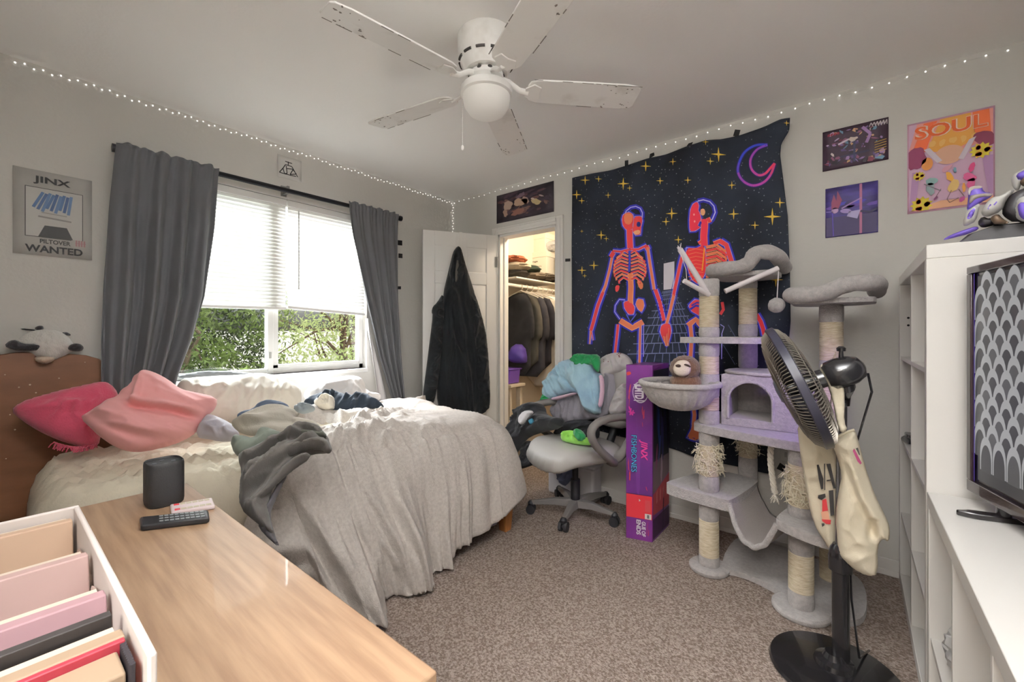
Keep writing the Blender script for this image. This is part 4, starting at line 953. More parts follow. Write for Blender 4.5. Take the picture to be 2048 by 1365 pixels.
soft('sage_shirt', cA([(405, 770), (430, 705), (470, 655), (560, 665), (640, 690), (680, 630), (740, 585), (820, 595), (940, 640), (860, 700), (720, 780), (560, 830), (470, 860)]), onbed(510, 895, 0.74), NB, mat('cloth_sage', '7E867C', 0.92, sheen=0.2),
     'sage green shirt crumpled at the head edge of the charcoal hoodie', 'clothing', 'clothes on the bed', front=0.07, back=0.05, res=0.010, wr=0.011, wsc=15, wrot=40, edge=0.05, seed=14)
dk = mat('cloth_charcoal', '5A5652', 0.93, sheen=0.15, bump=0.2, bscale=250)
soft('hoodie', c7([(345, 560), (352, 530), (400, 505), (470, 470), (520, 440), (560, 440), (600, 400), (640, 375), (720, 372), (768, 395), (772, 422), (800, 440), (806, 470), (825, 512), (790, 522), (720, 525), (645, 560), (605, 610), (545, 660), (508, 720), (495, 800), (515, 900), (530, 940), (440, 880), (350, 800), (352, 690), (362, 610)]), onz(590, 925, 0.69)+Vector((0.03, -0.02, 0)), (0.70, -0.42, 0.52), dk,
     'dark charcoal hoodie thrown over the near edge of the bed', 'clothing', 'clothes on the bed', front=0.06, back=0.06, res=0.009, wr=0.018, wsc=13, wrot=221, edge=0.06, seed=15, off=0.075,
     folds=[(c7([(800, 500), (690, 490), (560, 570), (420, 690), (360, 780)]), 0.05, 0.020), (c7([(770, 540), (660, 530), (540, 625), (430, 770)]), -0.05, 0.012), (c7([(700, 450), (560, 490), (430, 575), (360, 640)]), -0.045, 0.012), (c7([(690, 420), (560, 455), (440, 520), (365, 570)]), 0.035, 0.016), (c7([(600, 590), (520, 660), (450, 800), (430, 860)]), 0.04, 0.014), (c7([(570, 620), (500, 700), (470, 800)]), -0.03, 0.010), (c7([(790, 460), (720, 430), (640, 425)]), -0.035, 0.010), (c7([(780, 440), (720, 400), (650, 395)]), 0.03, 0.012), (c7([(440, 640), (380, 720), (365, 760)]), -0.03, 0.010)])
soft('trousers', cA([(1090, 340), (1180, 270), (1270, 240), (1360, 215), (1450, 225), (1560, 270), (1640, 230), (1720, 250), (1800, 290), (1895, 350), (1880, 380), (1740, 400), (1590, 440), (1440, 430), (1300, 410), (1150, 380)]), onbed(690, 822, 0.70), (0.6, -0.45, 0.66), mat('cloth_navy', '2A3440', 0.9, sheen=0.1),
     'dark navy trousers crumpled in front of the small white pillow', 'clothing', 'clothes on the bed', front=0.06, back=0.05, res=0.011, wr=0.012, wsc=15, wrot=70, edge=0.05, seed=16, off=0.02)
soft('rolled_sock', cA([(1195, 335), (1250, 275), (1340, 240), (1410, 270), (1425, 340), (1395, 400), (1280, 395)]), onbed(650, 820, 0.71)+Vector((0.06, -0.05, 0.0)), NB, mat('cloth_ivory', 'E2DCCF', 0.95, sheen=0.3), 'ivory fuzzy roll resting on the navy trousers', 'sock', front=0.05, back=0.03, res=0.008, wr=0.004, wsc=20, edge=0.04,
     folds=[(cA([(1290, 300), (1330, 270), (1380, 300), (1370, 370), (1310, 370)]), 0.012, 0.008), (cA([(1320, 320), (1350, 310), (1350, 345)]), -0.012, 0.007)])
soft('grey_shirt', cA([(1000, 370), (1060, 340), (1120, 330), (1210, 350), (1225, 395), (1110, 430), (1050, 420)]), onbed(605, 822, 0.76), NB, mat('cloth_mist', '7F868C', 0.9), 'small misty grey shirt between the throw and the ivory roll', 'clothing', 'clothes on the bed', front=0.04, back=0.03, res=0.008, wr=0.008, wsc=18, edge=0.035, seed=17, off=0.07)

o = bpy.data.objects['hoodie']
hN = Vector((0.70, -0.42, 0.52)).normalized(); hP0 = onz(590, 925, 0.69)+Vector((0.03, -0.02, 0))
def sleeve(nm, P, m, fr, off, folds=(), seed=1, rot=221): puffobj(nm, c7(P), hP0, hN, m, o, front=fr, back=0.05, res=0.009, wr=0.012, wsc=14, wrot=rot, edge=0.035, seed=seed, off=off, folds=folds)
dk2 = mat('cloth_slate', '4E4B4E', 0.93, sheen=0.15, bump=0.2, bscale=250); olv = mat('cloth_olive', '4C4D44', 0.93, sheen=0.15, bump=0.2, bscale=250)
sleeve('lower_fold', [(520, 720), (560, 650), (600, 620), (560, 700), (520, 790), (505, 840), (528, 930), (560, 1010), (470, 930), (440, 880), (480, 800)], dk2, 0.03, 0.06, seed=71)
sleeve('sleeve', [(820, 515), (808, 470), (770, 440), (700, 450), (640, 470), (560, 530), (600, 545), (680, 500), (760, 500), (790, 525)], dk, 0.05, 0.125, [(c7([(800, 490), (720, 470), (620, 500)]), 0.02, 0.010)], 72, 200)
sleeve('sleeve', [(720, 540), (690, 520), (610, 560), (520, 640), (430, 730), (380, 780), (420, 790), (520, 700), (600, 620)], dk, 0.04, 0.12, (), 73)
sleeve('hood', [(700, 375), (765, 400), (800, 440), (760, 450), (680, 430), (600, 440), (540, 470), (500, 460), (560, 430), (620, 390)], olv, 0.05, 0.11, [(c7([(760, 420), (680, 400), (600, 420)]), -0.03, 0.010)], 74, 190)
# ------------------------------------------------------------------ hoodie on the closet door
hn = DN.copy(); hP = DM @ Vector((DL*0.5, 0.045, 1.3))
def cD(P): return [(820+x/2.844, 420+y/2.844) for x, y in P]
hood_m = mat('hoodie_black', '0B0D10', 0.92, sheen=0.08, color2='12171B', vscale=4, bump=0.1, bscale=300)
hd = thing('hoodie', tuple(DM @ Vector((DL*0.5, 0.05, 0.60))), 'long black hoodie hanging from a hook on the white closet door', 'clothing')
puffobj('body', cD([(262, 215), (275, 205), (288, 215), (302, 260), (322, 330), (345, 400), (370, 480), (385, 560), (395, 700), (405, 860), (415, 1000), (430, 1100), (440, 1145), (400, 1168), (335, 1182), (265, 1172), (205, 1150), (165, 1140), (150, 1050), (160, 900), (175, 700), (185, 560), (190, 470), (208, 390), (230, 300), (245, 240)]), hP, hn, hood_m, hd,
        front=0.055, back=0.02, res=0.016, wr=0.010, wsc=7, wdir=(1.5, 0.35), edge=0.07, seed=21, folds=[(cD([(255, 640), (265, 900), (270, 1160)]), -0.014, 0.02), (cD([(320, 600), (330, 900), (325, 1170)]), 0.014, 0.03)])
puffobj('hood', cD([(262, 215), (275, 206), (290, 218), (305, 270), (318, 330), (300, 400), (270, 450), (250, 480), (235, 430), (222, 370), (232, 300), (246, 245)]), hP, hn, hood_m, hd, front=0.05, back=0.01, res=0.013, wr=0.006, wsc=12, edge=0.05, seed=22, off=0.03, folds=[(cD([(262, 270), (250, 350), (252, 440)]), -0.04, 0.018)])
puffobj('hood_lining', cD([(268, 280), (285, 300), (288, 350), (275, 390), (258, 420), (256, 360), (262, 310)]), hP, hn, mat('hood_lining', '4A4742', 0.9), hd, front=0.008, back=0.004, res=0.01, wr=0.0, edge=0.02, off=0.068)
puffobj('sleeve', cD([(190, 470), (198, 560), (190, 700), (175, 850), (160, 980), (142, 1080), (128, 1108), (78, 1098), (72, 1060), (82, 980), (98, 860), (115, 720), (130, 600), (122, 580), (130, 550), (152, 530)]), hP, hn, hood_m, hd, front=0.05, back=0.03, res=0.014, wr=0.010, wsc=10, wdir=(0.8, 1.0), edge=0.05, seed=23, off=0.01)
puffobj('sleeve', cD([(335, 420), (375, 490), (405, 590), (430, 690), (442, 790), (450, 900), (457, 1080), (447, 1140), (400, 1150), (372, 1000), (350, 800), (330, 620), (322, 500)]), hP, hn, hood_m, hd, front=0.05, back=0.03, res=0.014, wr=0.010, wsc=9, wdir=(0.9, 0.8), edge=0.05, seed=24, off=0.015)

# ------------------------------------------------------------------ office chair
SCH = Vector((-1.385, 2.37, 0))
ch = thing('office_chair', (SCH.x, SCH.y, 0), 'grey swivel office chair piled with clothes beside the tall purple carton', 'chair')
vin = mat('chair_vinyl', 'A8A5A1', 0.42, bump=0.05, bscale=200); plas = mat('chair_plastic', '6F6B68', 0.45); blk = mat('chair_black', '232326', 0.5)
fdir = Vector((-0.40, -0.917, 0)); sdir = Vector((0.917, -0.40, 0))
def cl(a, b, z): return SCH+sdir*a+fdir*b+Vector((0, 0, z))
mb = MB(); ol = []
for a, b in ((-0.24, 0.24), (-0.10, 0.285), (0.10, 0.285), (0.24, 0.24), (0.27, 0.05), (0.25, -0.20), (0.12, -0.24), (-0.12, -0.24), (-0.25, -0.20), (-0.27, 0.05)): ol.append(tuple(cl(a, b, 0.445)))
def waterfall(p):
    d = (p-SCH).dot(fdir); return p-Vector((0, 0, 0.55*max(0, d-0.13)**2*6))
puff(mb, ol, cl(0, 0, 0.445), (0, 0, 1), front=0.055, back=0.045, res=0.02, wr=0.0, edge=0.07, sm=2, post=waterfall); clean_loose(mb.build('seat', vin, ch, angle=180))
def backp(a, z): return SCH-fdir*(0.27+0.10*(z-0.55))+sdir*a+Vector((0, 0, z))
mb = MB(); bo = [(-0.20, 0.56), (0.20, 0.56), (0.245, 0.72), (0.23, 0.92), (0.14, 1.0), (-0.14, 1.0), (-0.23, 0.92), (-0.245, 0.72)]
puff(mb, [tuple(backp(a, z)) for a, z in bo], backp(0, 0.78), (fdir+Vector((0, 0, 0.10))).normalized(), front=0.04, back=0.03, res=0.025, wr=0.0, edge=0.07, sm=2); clean_loose(mb.build('backrest', vin, ch, angle=180))
MB().ring([cl(0, -0.10, 0.40), cl(0, -0.27, 0.42), cl(0, -0.33, 0.55), cl(0, -0.335, 0.72)], [0.03, 0.03, 0.025, 0.02], 10).build('back_support', blk, ch)
MB().box((-0.1, -0.12, 0.36), (0.1, 0.12, 0.41), Matrix(((sdir.x, fdir.x, 0, SCH.x), (sdir.y, fdir.y, 0, SCH.y), (0, 0, 1, 0), (0, 0, 0, 1)))).build('mechanism', blk, ch, bevel=0.01)
MB().cyl(cl(0, 0, 0.08), cl(0, 0, 0.25), 0.030).cyl(cl(0, 0, 0.24), cl(0, 0, 0.38), 0.019).build('column', blk, ch)
for s in (-1, 1):
    pts = [cl(s*0.20, -0.10, 0.40), cl(s*0.29, -0.08, 0.42), cl(s*0.325, 0.02, 0.48), cl(s*0.335, 0.13, 0.58), cl(s*0.335, 0.14, 0.655), cl(s*0.33, 0.06, 0.695), cl(s*0.32, -0.10, 0.70), cl(s*0.31, -0.20, 0.665), cl(s*0.30, -0.21, 0.57), cl(s*0.29, -0.12, 0.45)]
    P = [np.array(p) for p in pts]
    Q = [tuple(q) for q in smooth_poly(P, 2)]
    MB().ring(Q, 0.023, 12, closed=True, sq=1.25).build('armrest', plas, ch)
tips = [onz(1062, 1018, 0.03), onz(1127, 1054, 0.03), onz(1229, 1043, 0.03), onz(1212, 1000, 0.03), onz(1118, 988, 0.03)]
hub = Vector((sum(t_.x for t_ in tips)/5, sum(t_.y for t_ in tips)/5, 0))
for t_ in tips:
    d = Vector((t_.x-SCH.x, t_.y-SCH.y, 0)); L = d.length; d.normalize(); n = Vector((-d.y, d.x, 0)); m = MB(); vs = []
    for f, w, z0, z1 in ((0.0, 0.034, 0.075, 0.125), (0.45, 0.026, 0.08, 0.118), (0.9, 0.018, 0.066, 0.092), (1.0, 0.014, 0.06, 0.084)):
        c = SCH+d*(L*f); vs += [c+n*w+Zs*z0, c-n*w+Zs*z0, c-n*w*0.7+Zs*z1, c+n*w*0.7+Zs*z1]
    fs = [(0,1,2,3), (12,13,14,15)]
    for i in range(3):
        for j in range(4): fs.append((i*4+j, i*4+(j+1) % 4, i*4+4+(j+1) % 4, i*4+4+j))
    m.add(vs, fs); lg = m.build('leg', plas, ch, bevel=0.004)
    m = MB(); c = Vector((t_.x, t_.y, 0.031)); m.cyl(c-n*0.026, c-n*0.008, 0.030, seg=18).cyl(c+n*0.008, c+n*0.026, 0.030, seg=18).cyl(c-n*0.01, c+n*0.01, 0.012, seg=12).lathe([(0.02, 0.0), (0.022, 0.02), (0.012, 0.034)], c+Zs*0.02, (0, 0, 1), 14)
    m.build('caster', blk, lg)
# clothes on the chair
def cC(P): return [(1000+x/5.0556, 690+y/5.0556) for x, y in P]
NCH = (-0.10, -0.95, 0.28)
bkP = backp(0, 0.80)+fdir*0.06
grey_c = mat('cloth_grey_lilac', '8B8790', 0.9, sheen=0.2)
soft('grey_sheet', cC([(500, 640), (600, 560), (700, 400), (800, 250), (950, 180), (1100, 230), (1190, 300), (1185, 480), (1120, 690), (1000, 750), (880, 760), (760, 800), (600, 790), (520, 720)]), bkP, NCH, grey_c,
     'grey lilac sheet draped over the office chair back under the blue fleece', 'bedding', front=0.03, back=0.02, res=0.013, wr=0.010, wsc=9, wdir=(1.8, 0.4), edge=0.05, seed=31)
blue_m = mat('fleece_blue', 'A9CCDD', 0.95, color2='86A9C6', vscale=5, sheen=0.4, bump=0.4, bscale=160, ramp=(0.3, 0.55))
bf = thing('blue_fleece', tuple(bkP+Vector((0, -0.05, -0.15))), 'light blue fleece throw with green corners and pink edging on the chair back', 'blanket')
puffobj('throw', cC([(440, 490), (480, 370), (520, 290), (600, 210), (680, 160), (760, 140), (860, 150), (960, 160), (985, 280), (1040, 300), (1050, 440), (1045, 600), (1022, 640), (1022, 700), (960, 712), (880, 680), (850, 560), (780, 480), (650, 520), (560, 565), (480, 560)]), bkP, NCH, blue_m, bf, front=0.075, back=0.01, res=0.011, wr=0.007, wsc=11, wrot=-55, edge=0.06, seed=32, off=0.035,
        folds=[(cC([(560, 290), (700, 370), (830, 500)]), -0.03, 0.016), (cC([(700, 200), (800, 330), (900, 560), (960, 690)]), 0.03, 0.03), (cC([(500, 400), (640, 340), (720, 420)]), 0.02, 0.02), (cC([(980, 320), (970, 500), (990, 680)]), -0.015, 0.015)])
grn = mat('fleece_green', '1F8A4E', 0.9, sheen=0.3, var=0.3, vscale=7)
puffobj('green_corner', cC([(725, 160), (750, 112), (815, 84), (900, 100), (1010, 95), (1018, 200), (1000, 285), (970, 270), (940, 195), (850, 225), (765, 228), (735, 190)]), bkP, NCH, grn, bf, front=0.04, back=0.01, res=0.010, wr=0.010, wsc=13, edge=0.035, seed=33, off=0.085)
puffobj('green_corner', cC([(408, 592), (425, 520), (450, 485), (490, 505), (525, 560), (480, 602), (430, 606)]), bkP, NCH, grn, bf, front=0.03, back=0.01, res=0.009, wr=0.004, wsc=13, edge=0.03, seed=34, off=0.06)
pk = mat('fleece_pink', 'D9B7CC', 0.9, sheen=0.3)
puffobj('pink_edge', cC([(1000, 300), (1045, 312), (1060, 440), (1040, 620), (990, 640), (1015, 500), (1012, 400)]), bkP, NCH, pk, bf, front=0.02, back=0.01, res=0.009, wr=0.002, edge=0.02, off=0.095)
puffobj('pink_edge', cC([(505, 545), (620, 510), (770, 478), (782, 500), (660, 535), (560, 572)]), bkP, NCH, pk, bf, front=0.02, back=0.01, res=0.009, wr=0.002, edge=0.02, off=0.085)
lt = mat('cloth_light_grey', 'BDB9BA', 0.9, sheen=0.2)
ls = thing('light_shirt', tuple(bkP+Vector((0.2, 0, -0.1))), 'light grey printed shirt on the chair back touching the purple carton', 'clothing')
puffobj('body', cC([(1010, 190), (1060, 112), (1180, 75), (1270, 92), (1330, 150), (1350, 215), (1300, 260), (1235, 290), (1150, 290), (1060, 352), (1025, 290)]), bkP, NCH, lt, ls, front=0.05, back=0.02, res=0.010, wr=0.006, wsc=10, edge=0.05, seed=35, off=0.02)
puffobj('sleeve', cC([(1100, 692), (1140, 560), (1180, 470), (1250, 380), (1320, 400), (1320, 600), (1260, 700), (1165, 712)]), bkP, NCH, lt, ls, front=0.05, back=0.02, res=0.010, wr=0.006, wsc=10, edge=0.05, seed=36, off=0.02)
m = MB(); rnd = random.Random(4)
for i in range(34):
    x = rnd.uniform(1040, 1220); y = 165-(x-1040)*0.36+rnd.uniform(-25, 25); q = onp(1000+x/5.0556, 690+y/5.0556, bkP+Vector(NCH).normalized()*0.072, NCH); m.lathe([(rnd.uniform(0.003, 0.006), 0), (0.001, 0.001)], q, NCH, 6)
m.build('print', mat('shirt_print', '8A5F62', 0.9, var=0.5, vscale=30), ls, smooth=False)
jk = mat('cloth_black', '232428', 0.9, sheen=0.15)
aP = cl(-0.34, 0.05, 0.66); NJ = (-0.25, -0.90, 0.35)
jt = thing('jacket', tuple(cl(-0.36, 0.05, 0.50)), 'black hooded jacket slung over the left arm of the office chair', 'clothing')
puffobj('body', cC([(25, 975), (100, 880), (185, 780), (190, 720), (230, 640), (300, 592), (380, 582), (440, 610), (455, 700), (560, 740), (650, 745), (600, 850), (430, 880), (280, 930), (200, 1010), (150, 1095), (118, 1165), (90, 1120), (60, 1020)]), aP, NJ, jk, jt, front=0.085, back=0.05, off=0.03, res=0.011, wr=0.010, wsc=14, wrot=225, edge=0.05, seed=37, folds=[(cC([(210, 800), (150, 900), (60, 1000)]), 0.02, 0.015), (cC([(230, 850), (180, 950), (130, 1080)]), -0.02, 0.012)])
puffobj('white_patch', cC([(188, 790), (195, 725), (250, 668), (320, 660), (345, 690), (290, 740), (255, 800), (215, 812)]), aP, NJ, mat('patch_white', 'C9C6C8', 0.85), jt, front=0.02, back=0.01, res=0.009, wr=0.002, edge=0.02, off=0.115)
puffobj('blue_print', cC([(290, 740), (330, 720), (345, 790), (310, 815), (285, 780)]), aP, NJ, mat('patch_blue', '3F7F9A', 0.8), jt, front=0.012, back=0.004, res=0.009, wr=0.0, edge=0.02, off=0.125)
puffobj('cuff', cC([(100, 1110), (135, 1070), (165, 1090), (120, 1150)]), aP, NJ, mat('cuff_tan', 'A98A72', 0.9), jt, front=0.02, back=0.02, res=0.009, wr=0.0, edge=0.02, off=0.03)
soft('black_trousers', cC([(205, 1262), (212, 1130), (225, 1000), (300, 960), (420, 1020), (505, 1180), (470, 1242), (385, 1195), (300, 1230)]), cl(-0.22, 0.10, 0.38), NJ, jk, 'black trousers hanging down beside the office chair seat', 'clothing', front=0.03, back=0.03, res=0.012, wr=0.008, wsc=9, edge=0.04, seed=38)
soft('black_shirt', cC([(530, 915), (620, 830), (700, 770), (800, 755), (900, 765), (985, 800), (1000, 880), (985, 965), (850, 950), (740, 900), (640, 890)]), cl(0.02, -0.06, 0.54), NCH, mat('cloth_black_soft', '1F2023', 0.92), 'black shirt heaped on the chair seat behind the lime cloth', 'clothing', front=0.06, back=0.05, res=0.011, wr=0.011, wsc=15, wrot=30, edge=0.05, seed=39)
soft('lime_cloth', cC([(612, 965), (628, 885), (715, 868), (790, 880), (870, 940), (985, 962), (1005, 1018), (800, 1012), (690, 992)]), cl(0.10, 0.06, 0.525), (-0.05, -0.8, 0.6), mat('cloth_lime', '93D65C', 0.9, sheen=0.3, var=0.2, vscale=18), 'bright lime green cloth on the office chair seat', 'clothing', front=0.03, back=0.03, res=0.009, wr=0.007, wsc=16, edge=0.035, seed=40)
soft('green_cloth', cC([(740, 880), (780, 848), (835, 870), (880, 935), (805, 988), (750, 930)]), cl(0.10, 0.09, 0.545), (-0.05, -0.8, 0.6), grn, 'emerald green cloth tucked into the lime cloth', 'clothing', front=0.03, back=0.02, res=0.008, wr=0.004, wsc=16, edge=0.03, seed=41)
# white bin behind the chair
a = onz(1108, 978, 0); b = Vector((a.x+0.38, 2.755, 0))
wb = thing('storage_bin', ((a.x+b.x)/2, (a.y+b.y)/2, 0), 'white plastic bin on the carpet under the tapestry behind the chair', 'bin')
m = MB(); m.box((a.x, b.y-0.13, 0.0), (b.x, b.y, 0.24)); m.build('bin', mat('bin_white', 'DAD8DC', 0.5), wb, bevel=0.02, bseg=3)
MB().box((a.x-0.010, b.y-0.138, 0.24), (b.x+0.012, b.y+0.004, 0.262)).build('lid', mat('bin_white', 'DAD8DC', 0.5), wb, bevel=0.008)
soft('blue_bag', [(1112, 930), (1140, 925), (1150, 945), (1140, 965), (1128, 975), (1114, 955)], Vector((a.x+0.08, b.y-0.28, 0.30)), (0, -1, 0.1), mat('bag_blue', '6C7490', 0.8), 'small blue bag hanging under the office chair in front of the white bin', 'bag', front=0.03, back=0.03, res=0.009, wr=0.008, wsc=16, edge=0.03)

# ------------------------------------------------------------------ tall purple carton
FL, FR, BR = onz(1252, 1076, 0), onz(1305, 1086, 0), onz(1338, 1051, 0); BLk = FL+(BR-FR); HB = 1.005
cb = thing('carton', tuple((FL+BR)/2), 'tall narrow purple carton with a red band standing beside the office chair', 'box')
mb = MB(); mb.prism([tuple(FL), tuple(FR), tuple(BR), tuple(BLk)], (0, 0, HB)); mb.build('carton_body', mat('carton_purple', '7C3488', 0.35, color2='5C2872', vscale=3.5, coat=0.3), cb, bevel=0.002)
uF = (FR-FL); wF = uF.length; uF.normalize(); nF = Vector((uF.y, -uF.x, 0))
if nF.dot(CAM-FL) < 0: nF = -nF
f = Flat(FL+nF*0.0012, uF, UP, wF, HB, nF)
f.rect(0.0, 0.125, 1.0, 0.258, 'D23440').rect(0.0, 0.56, 1, 0.562, '7A3C86').rect(0.0, 0.258, 1, 0.262, '3C1A44')
for i, (u, v, a_, b_, c) in enumerate([(0.1, 0.95, 0.08, 0.012, 'C8443E'), (0.15, 0.86, 0.05, 0.016, 'C8504A'), (0.12, 0.83, 0.03, 0.02, 'B84A6A'), (0.13, 0.79, 0.06, 0.008, 'C34A48'), (0.62, 0.74, 0.03, 0.02, 'B0385E'), (0.68, 0.72, 0.02, 0.03, 'C03A58'), (0.63, 0.66, 0.02, 0.012, 'A23A6A'), (0.78, 0.30, 0.04, 0.008, 'C03A58'), (0.15, 0.36, 0.03, 0.03, 'C8443E'), (0.10, 0.42, 0.02, 0.04, 'B84050'), (0.8, 0.07, 0.05, 0.006, 'B83A6A'), (0.85, 0.05, 0.02, 0.012, 'C03A58'), (0.45, 0.5, 0.25, 0.08, '6E3480')]): f.disc(u, v, a_, b_, c, 9, 0.4*i, 0.4, i)
f.up(); f.disc(0.55, 0.845, 0.30, 0.062, 'CFC6D6', 26).up().disc(0.55, 0.845, 0.27, 0.055, '5A2A6A', 26).up()
for q in (0.13, 0.20, 0.27): pass
f.rect(0.30, 0.795, 0.72, 0.80, 'E4DFE8').rect(0.30, 0.885, 0.72, 0.89, 'E4DFE8')
text_mesh(f.mb, 'LMTD', f.pt(0.34, 0.884), (0, 0, -1), uF, wF*0.34, f.k('EFEAF2'), HB*0.078, 0.05, 0.0002)
for i, (a_, b_) in enumerate([((0.12, 0.76), (0.22, 0.715)), ((0.2, 0.75), (0.16, 0.71)), ((0.1, 0.73), (0.34, 0.725)), ((0.28, 0.74), (0.25, 0.71))]): f.line([a_, b_], 0.05, 'D83E9E')
f.up(); text_mesh(f.mb, 'FISHBONES', f.pt(0.20, 0.600), (0, 0, -1), uF, wF*0.22, f.k('1B2340'), HB*0.215, 0.06, 0.0002)
f.up(); text_mesh(f.mb, 'FISHBONES', f.pt(0.21, 0.597), (0, 0, -1), uF, wF*0.20, f.k('58B8E2'), HB*0.21, 0.0, 0.0002)
text_mesh(f.mb, 'JINX', f.pt(0.50, 0.575), (0.0, 0, -1), uF, wF*0.32, f.k('E8489A'), HB*0.115, 0.03, 0.0003, 0.25)
f.rect(0.72, 0.128, 0.96, 0.158, 'E6DEDC').up(); f.rect(0.80, 0.133, 0.88, 0.153, '6A6A70')
f.poly([(0.50, 0.238), (0.56, 0.228), (0.50, 0.222)], 'E6DEDC')
for i in range(5): f.rect(0.74+0.04*i, 0.17, 0.755+0.04*i, 0.235, 'C9696A')
text_mesh(f.mb, 'GUE OF', f.pt(0.60, 0.112), (0, 0, -1), uF, wF*0.15, f.k('EDE8F0'), HB*0.085, 0.04, 0.0002)
text_mesh(f.mb, 'ENDS', f.pt(0.40, 0.118), (0, 0, -1), uF, wF*0.17, f.k('EDE8F0'), HB*0.085, 0.04, 0.0002)
f.done('front_print', cb)
uS = (BR-FR); wS = uS.length; uS.normalize(); nS = Vector((uS.y, -uS.x, 0)); f = Flat(FR+nS*0.0012, uS, UP, wS, HB, nS)
f.rect(0.0, 0.0, 1, 0.125, '3A1E40').poly([(0, 0.15), (1, 0.135), (1, 0.33), (0, 0.265)], 'A8424A').poly([(0, 0.27), (1, 0.335), (1, 0.45), (0, 0.46)], '6E5A62').rect(0.04, 0.45, 0.96, 0.97, '15141E').up()
for i in range(4): f.poly([(0.2+0.2*i, 0.20), (0.26+0.2*i, 0.21), (0.26+0.2*i, 0.28), (0.2+0.2*i, 0.26)], 'C77A78')
for i, (u, v, a_, b_, c) in enumerate([(0.25, 0.75, 0.05, 0.12, '1E2E58'), (0.35, 0.62, 0.06, 0.14, '22407A'), (0.55, 0.58, 0.07, 0.16, '2E2C5E'), (0.7, 0.7, 0.08, 0.18, '201E3E'), (0.4, 0.52, 0.10, 0.04, '3F4A84'), (0.22, 0.47, 0.08, 0.03, '8A3A66'), (0.5, 0.38, 0.08, 0.06, 'A28A96'), (0.6, 0.08, 0.2, 0.03, '2A1630')]): f.disc(u, v, a_, b_, c, 14, 0.2*i, 0.25, i)
f.done('side_print', cb)
# ------------------------------------------------------------------ cat tree
ct = thing('cat_tree', (-0.36, 2.40, 0), 'tall grey plush cat tree with sisal posts, hammocks and an arched house', 'cat tree')
pl_m = mat('plush_grey', 'B9B4B2', 0.95, bump=0.6, bscale=230, sheen=0.35, color2='A9A4A3', vscale=60)
pl_w = mat('plush_under', 'A79E99', 0.95, bump=0.5, bscale=230, sheen=0.3)
si_m = mat('sisal', 'DED3BE', 0.9, color2='C8B99D', vscale=30, stretch=(1, 1, 6), bump=0.3, bscale=120)
PR = 0.047
P1, P2, P3, P4 = (-0.559, 2.273), (-0.452, 2.66), (-0.169, 2.173), (-0.076, 2.50)
def carpet_seg(p, z0, z1): MB().lathe([(PR-0.004, z0), (PR, z0+0.006), (PR+0.001, (z0+z1)/2), (PR, z1-0.006), (PR-0.004, z1)], (p[0], p[1], 0), seg=26).build('post_sleeve', pl_m, ct)
def sisal_seg(p, z0, z1):
    n = max(2, int((z1-z0)/0.0065)); prof = []
    for i in range(n):
        za = z0+(z1-z0)*i/n; zb = z0+(z1-z0)*(i+1)/n; prof += [(PR-0.0035, za), (PR-0.0005, za+(zb-za)*0.3), (PR-0.0005, za+(zb-za)*0.7)]
    prof.append((PR-0.0035, z1)); MB().lathe(prof, (p[0], p[1], 0), seg=26).build('sisal_post', si_m, ct, angle=80)
def slab(name, poly, z0, z1, bev=0.014):
    mb = MB(); P = smooth_poly(poly, 2); mb.prism([(x, y, z0) for x, y in P], (0, 0, z1-z0)); return mb.build(name, pl_m, ct, bevel=bev, bseg=3, angle=60)
def stack(p, cuts):
    """cuts: z list with c(arpet) / s(isal) / - (gap) between"""
    for z0, k, z1 in cuts: (carpet_seg if k == 'c' else sisal_seg)(p, z0, z1)
stack(P1, [(0.02, 'c', 0.075), (0.075, 's', 0.255), (0.255, 'c', 0.345), (0.40, 'c', 0.478), (0.478, 's', 0.63), (0.63, 'c', 0.695), (0.735, 'c', 0.805), (0.805, 's', 0.868), (0.868, 'c', 0.985), (0.985, 's', 1.072), (1.072, 'c', 1.138), (1.168, 'c', 1.218), (1.218, 's', 1.372), (1.372, 'c', 1.458)])
stack(P2, [(0.02, 'c', 0.20), (0.20, 's', 0.36), (0.36, 'c', 0.50), (0.50, 's', 0.60), (0.60, 'c', 0.695), (0.995, 'c', 1.138), (1.168, 'c', 1.238), (1.238, 's', 1.435), (1.435, 'c', 1.482)])
stack(P3, [(0.025, 'c', 0.095), (0.095, 's', 0.255), (0.255, 'c', 0.368), (0.41, 'c', 0.455), (0.455, 's', 0.63), (0.63, 'c', 0.695)])
stack(P4, [(0.02, 's', 0.25), (0.25, 'c', 0.372), (0.41, 's', 0.695), (0.735, 'c', 0.80), (0.80, 's', 0.98), (0.98, 'c', 1.06), (1.06, 's', 1.24), (1.24, 'c', 1.322)])
slab('base_plate', [(-0.52, 2.26), (-0.40, 2.30), (-0.25, 2.24), (-0.16, 2.17), (-0.02, 2.16), (0.05, 2.25), (0.05, 2.55), (-0.02, 2.64), (-0.40, 2.73), (-0.52, 2.70)], 0.003, 0.03, 0.008)
for p, r in ((P1, 0.093), (P3, 0.108)): MB().lathe([(r-0.006, 0.002), (r, 0.010), (r, 0.020), (r-0.008, 0.028), (0.03, 0.030)], (p[0], p[1], 0), seg=36).build('foot_disc', pl_m, ct)
slab('platform', [(-0.77, 2.27), (-0.75, 2.22), (-0.47, 2.185), (-0.44, 2.20), (-0.385, 2.56), (-0.40, 2.60), (-0.58, 2.65), (-0.66, 2.56)], 0.345, 0.40)
slab('platform', [(-0.26, 2.09), (-0.23, 2.05), (-0.10, 1.985), (-0.03, 2.0), (0.04, 2.10), (0.05, 2.44), (-0.02, 2.56), (-0.16, 2.52)], 0.37, 0.41)
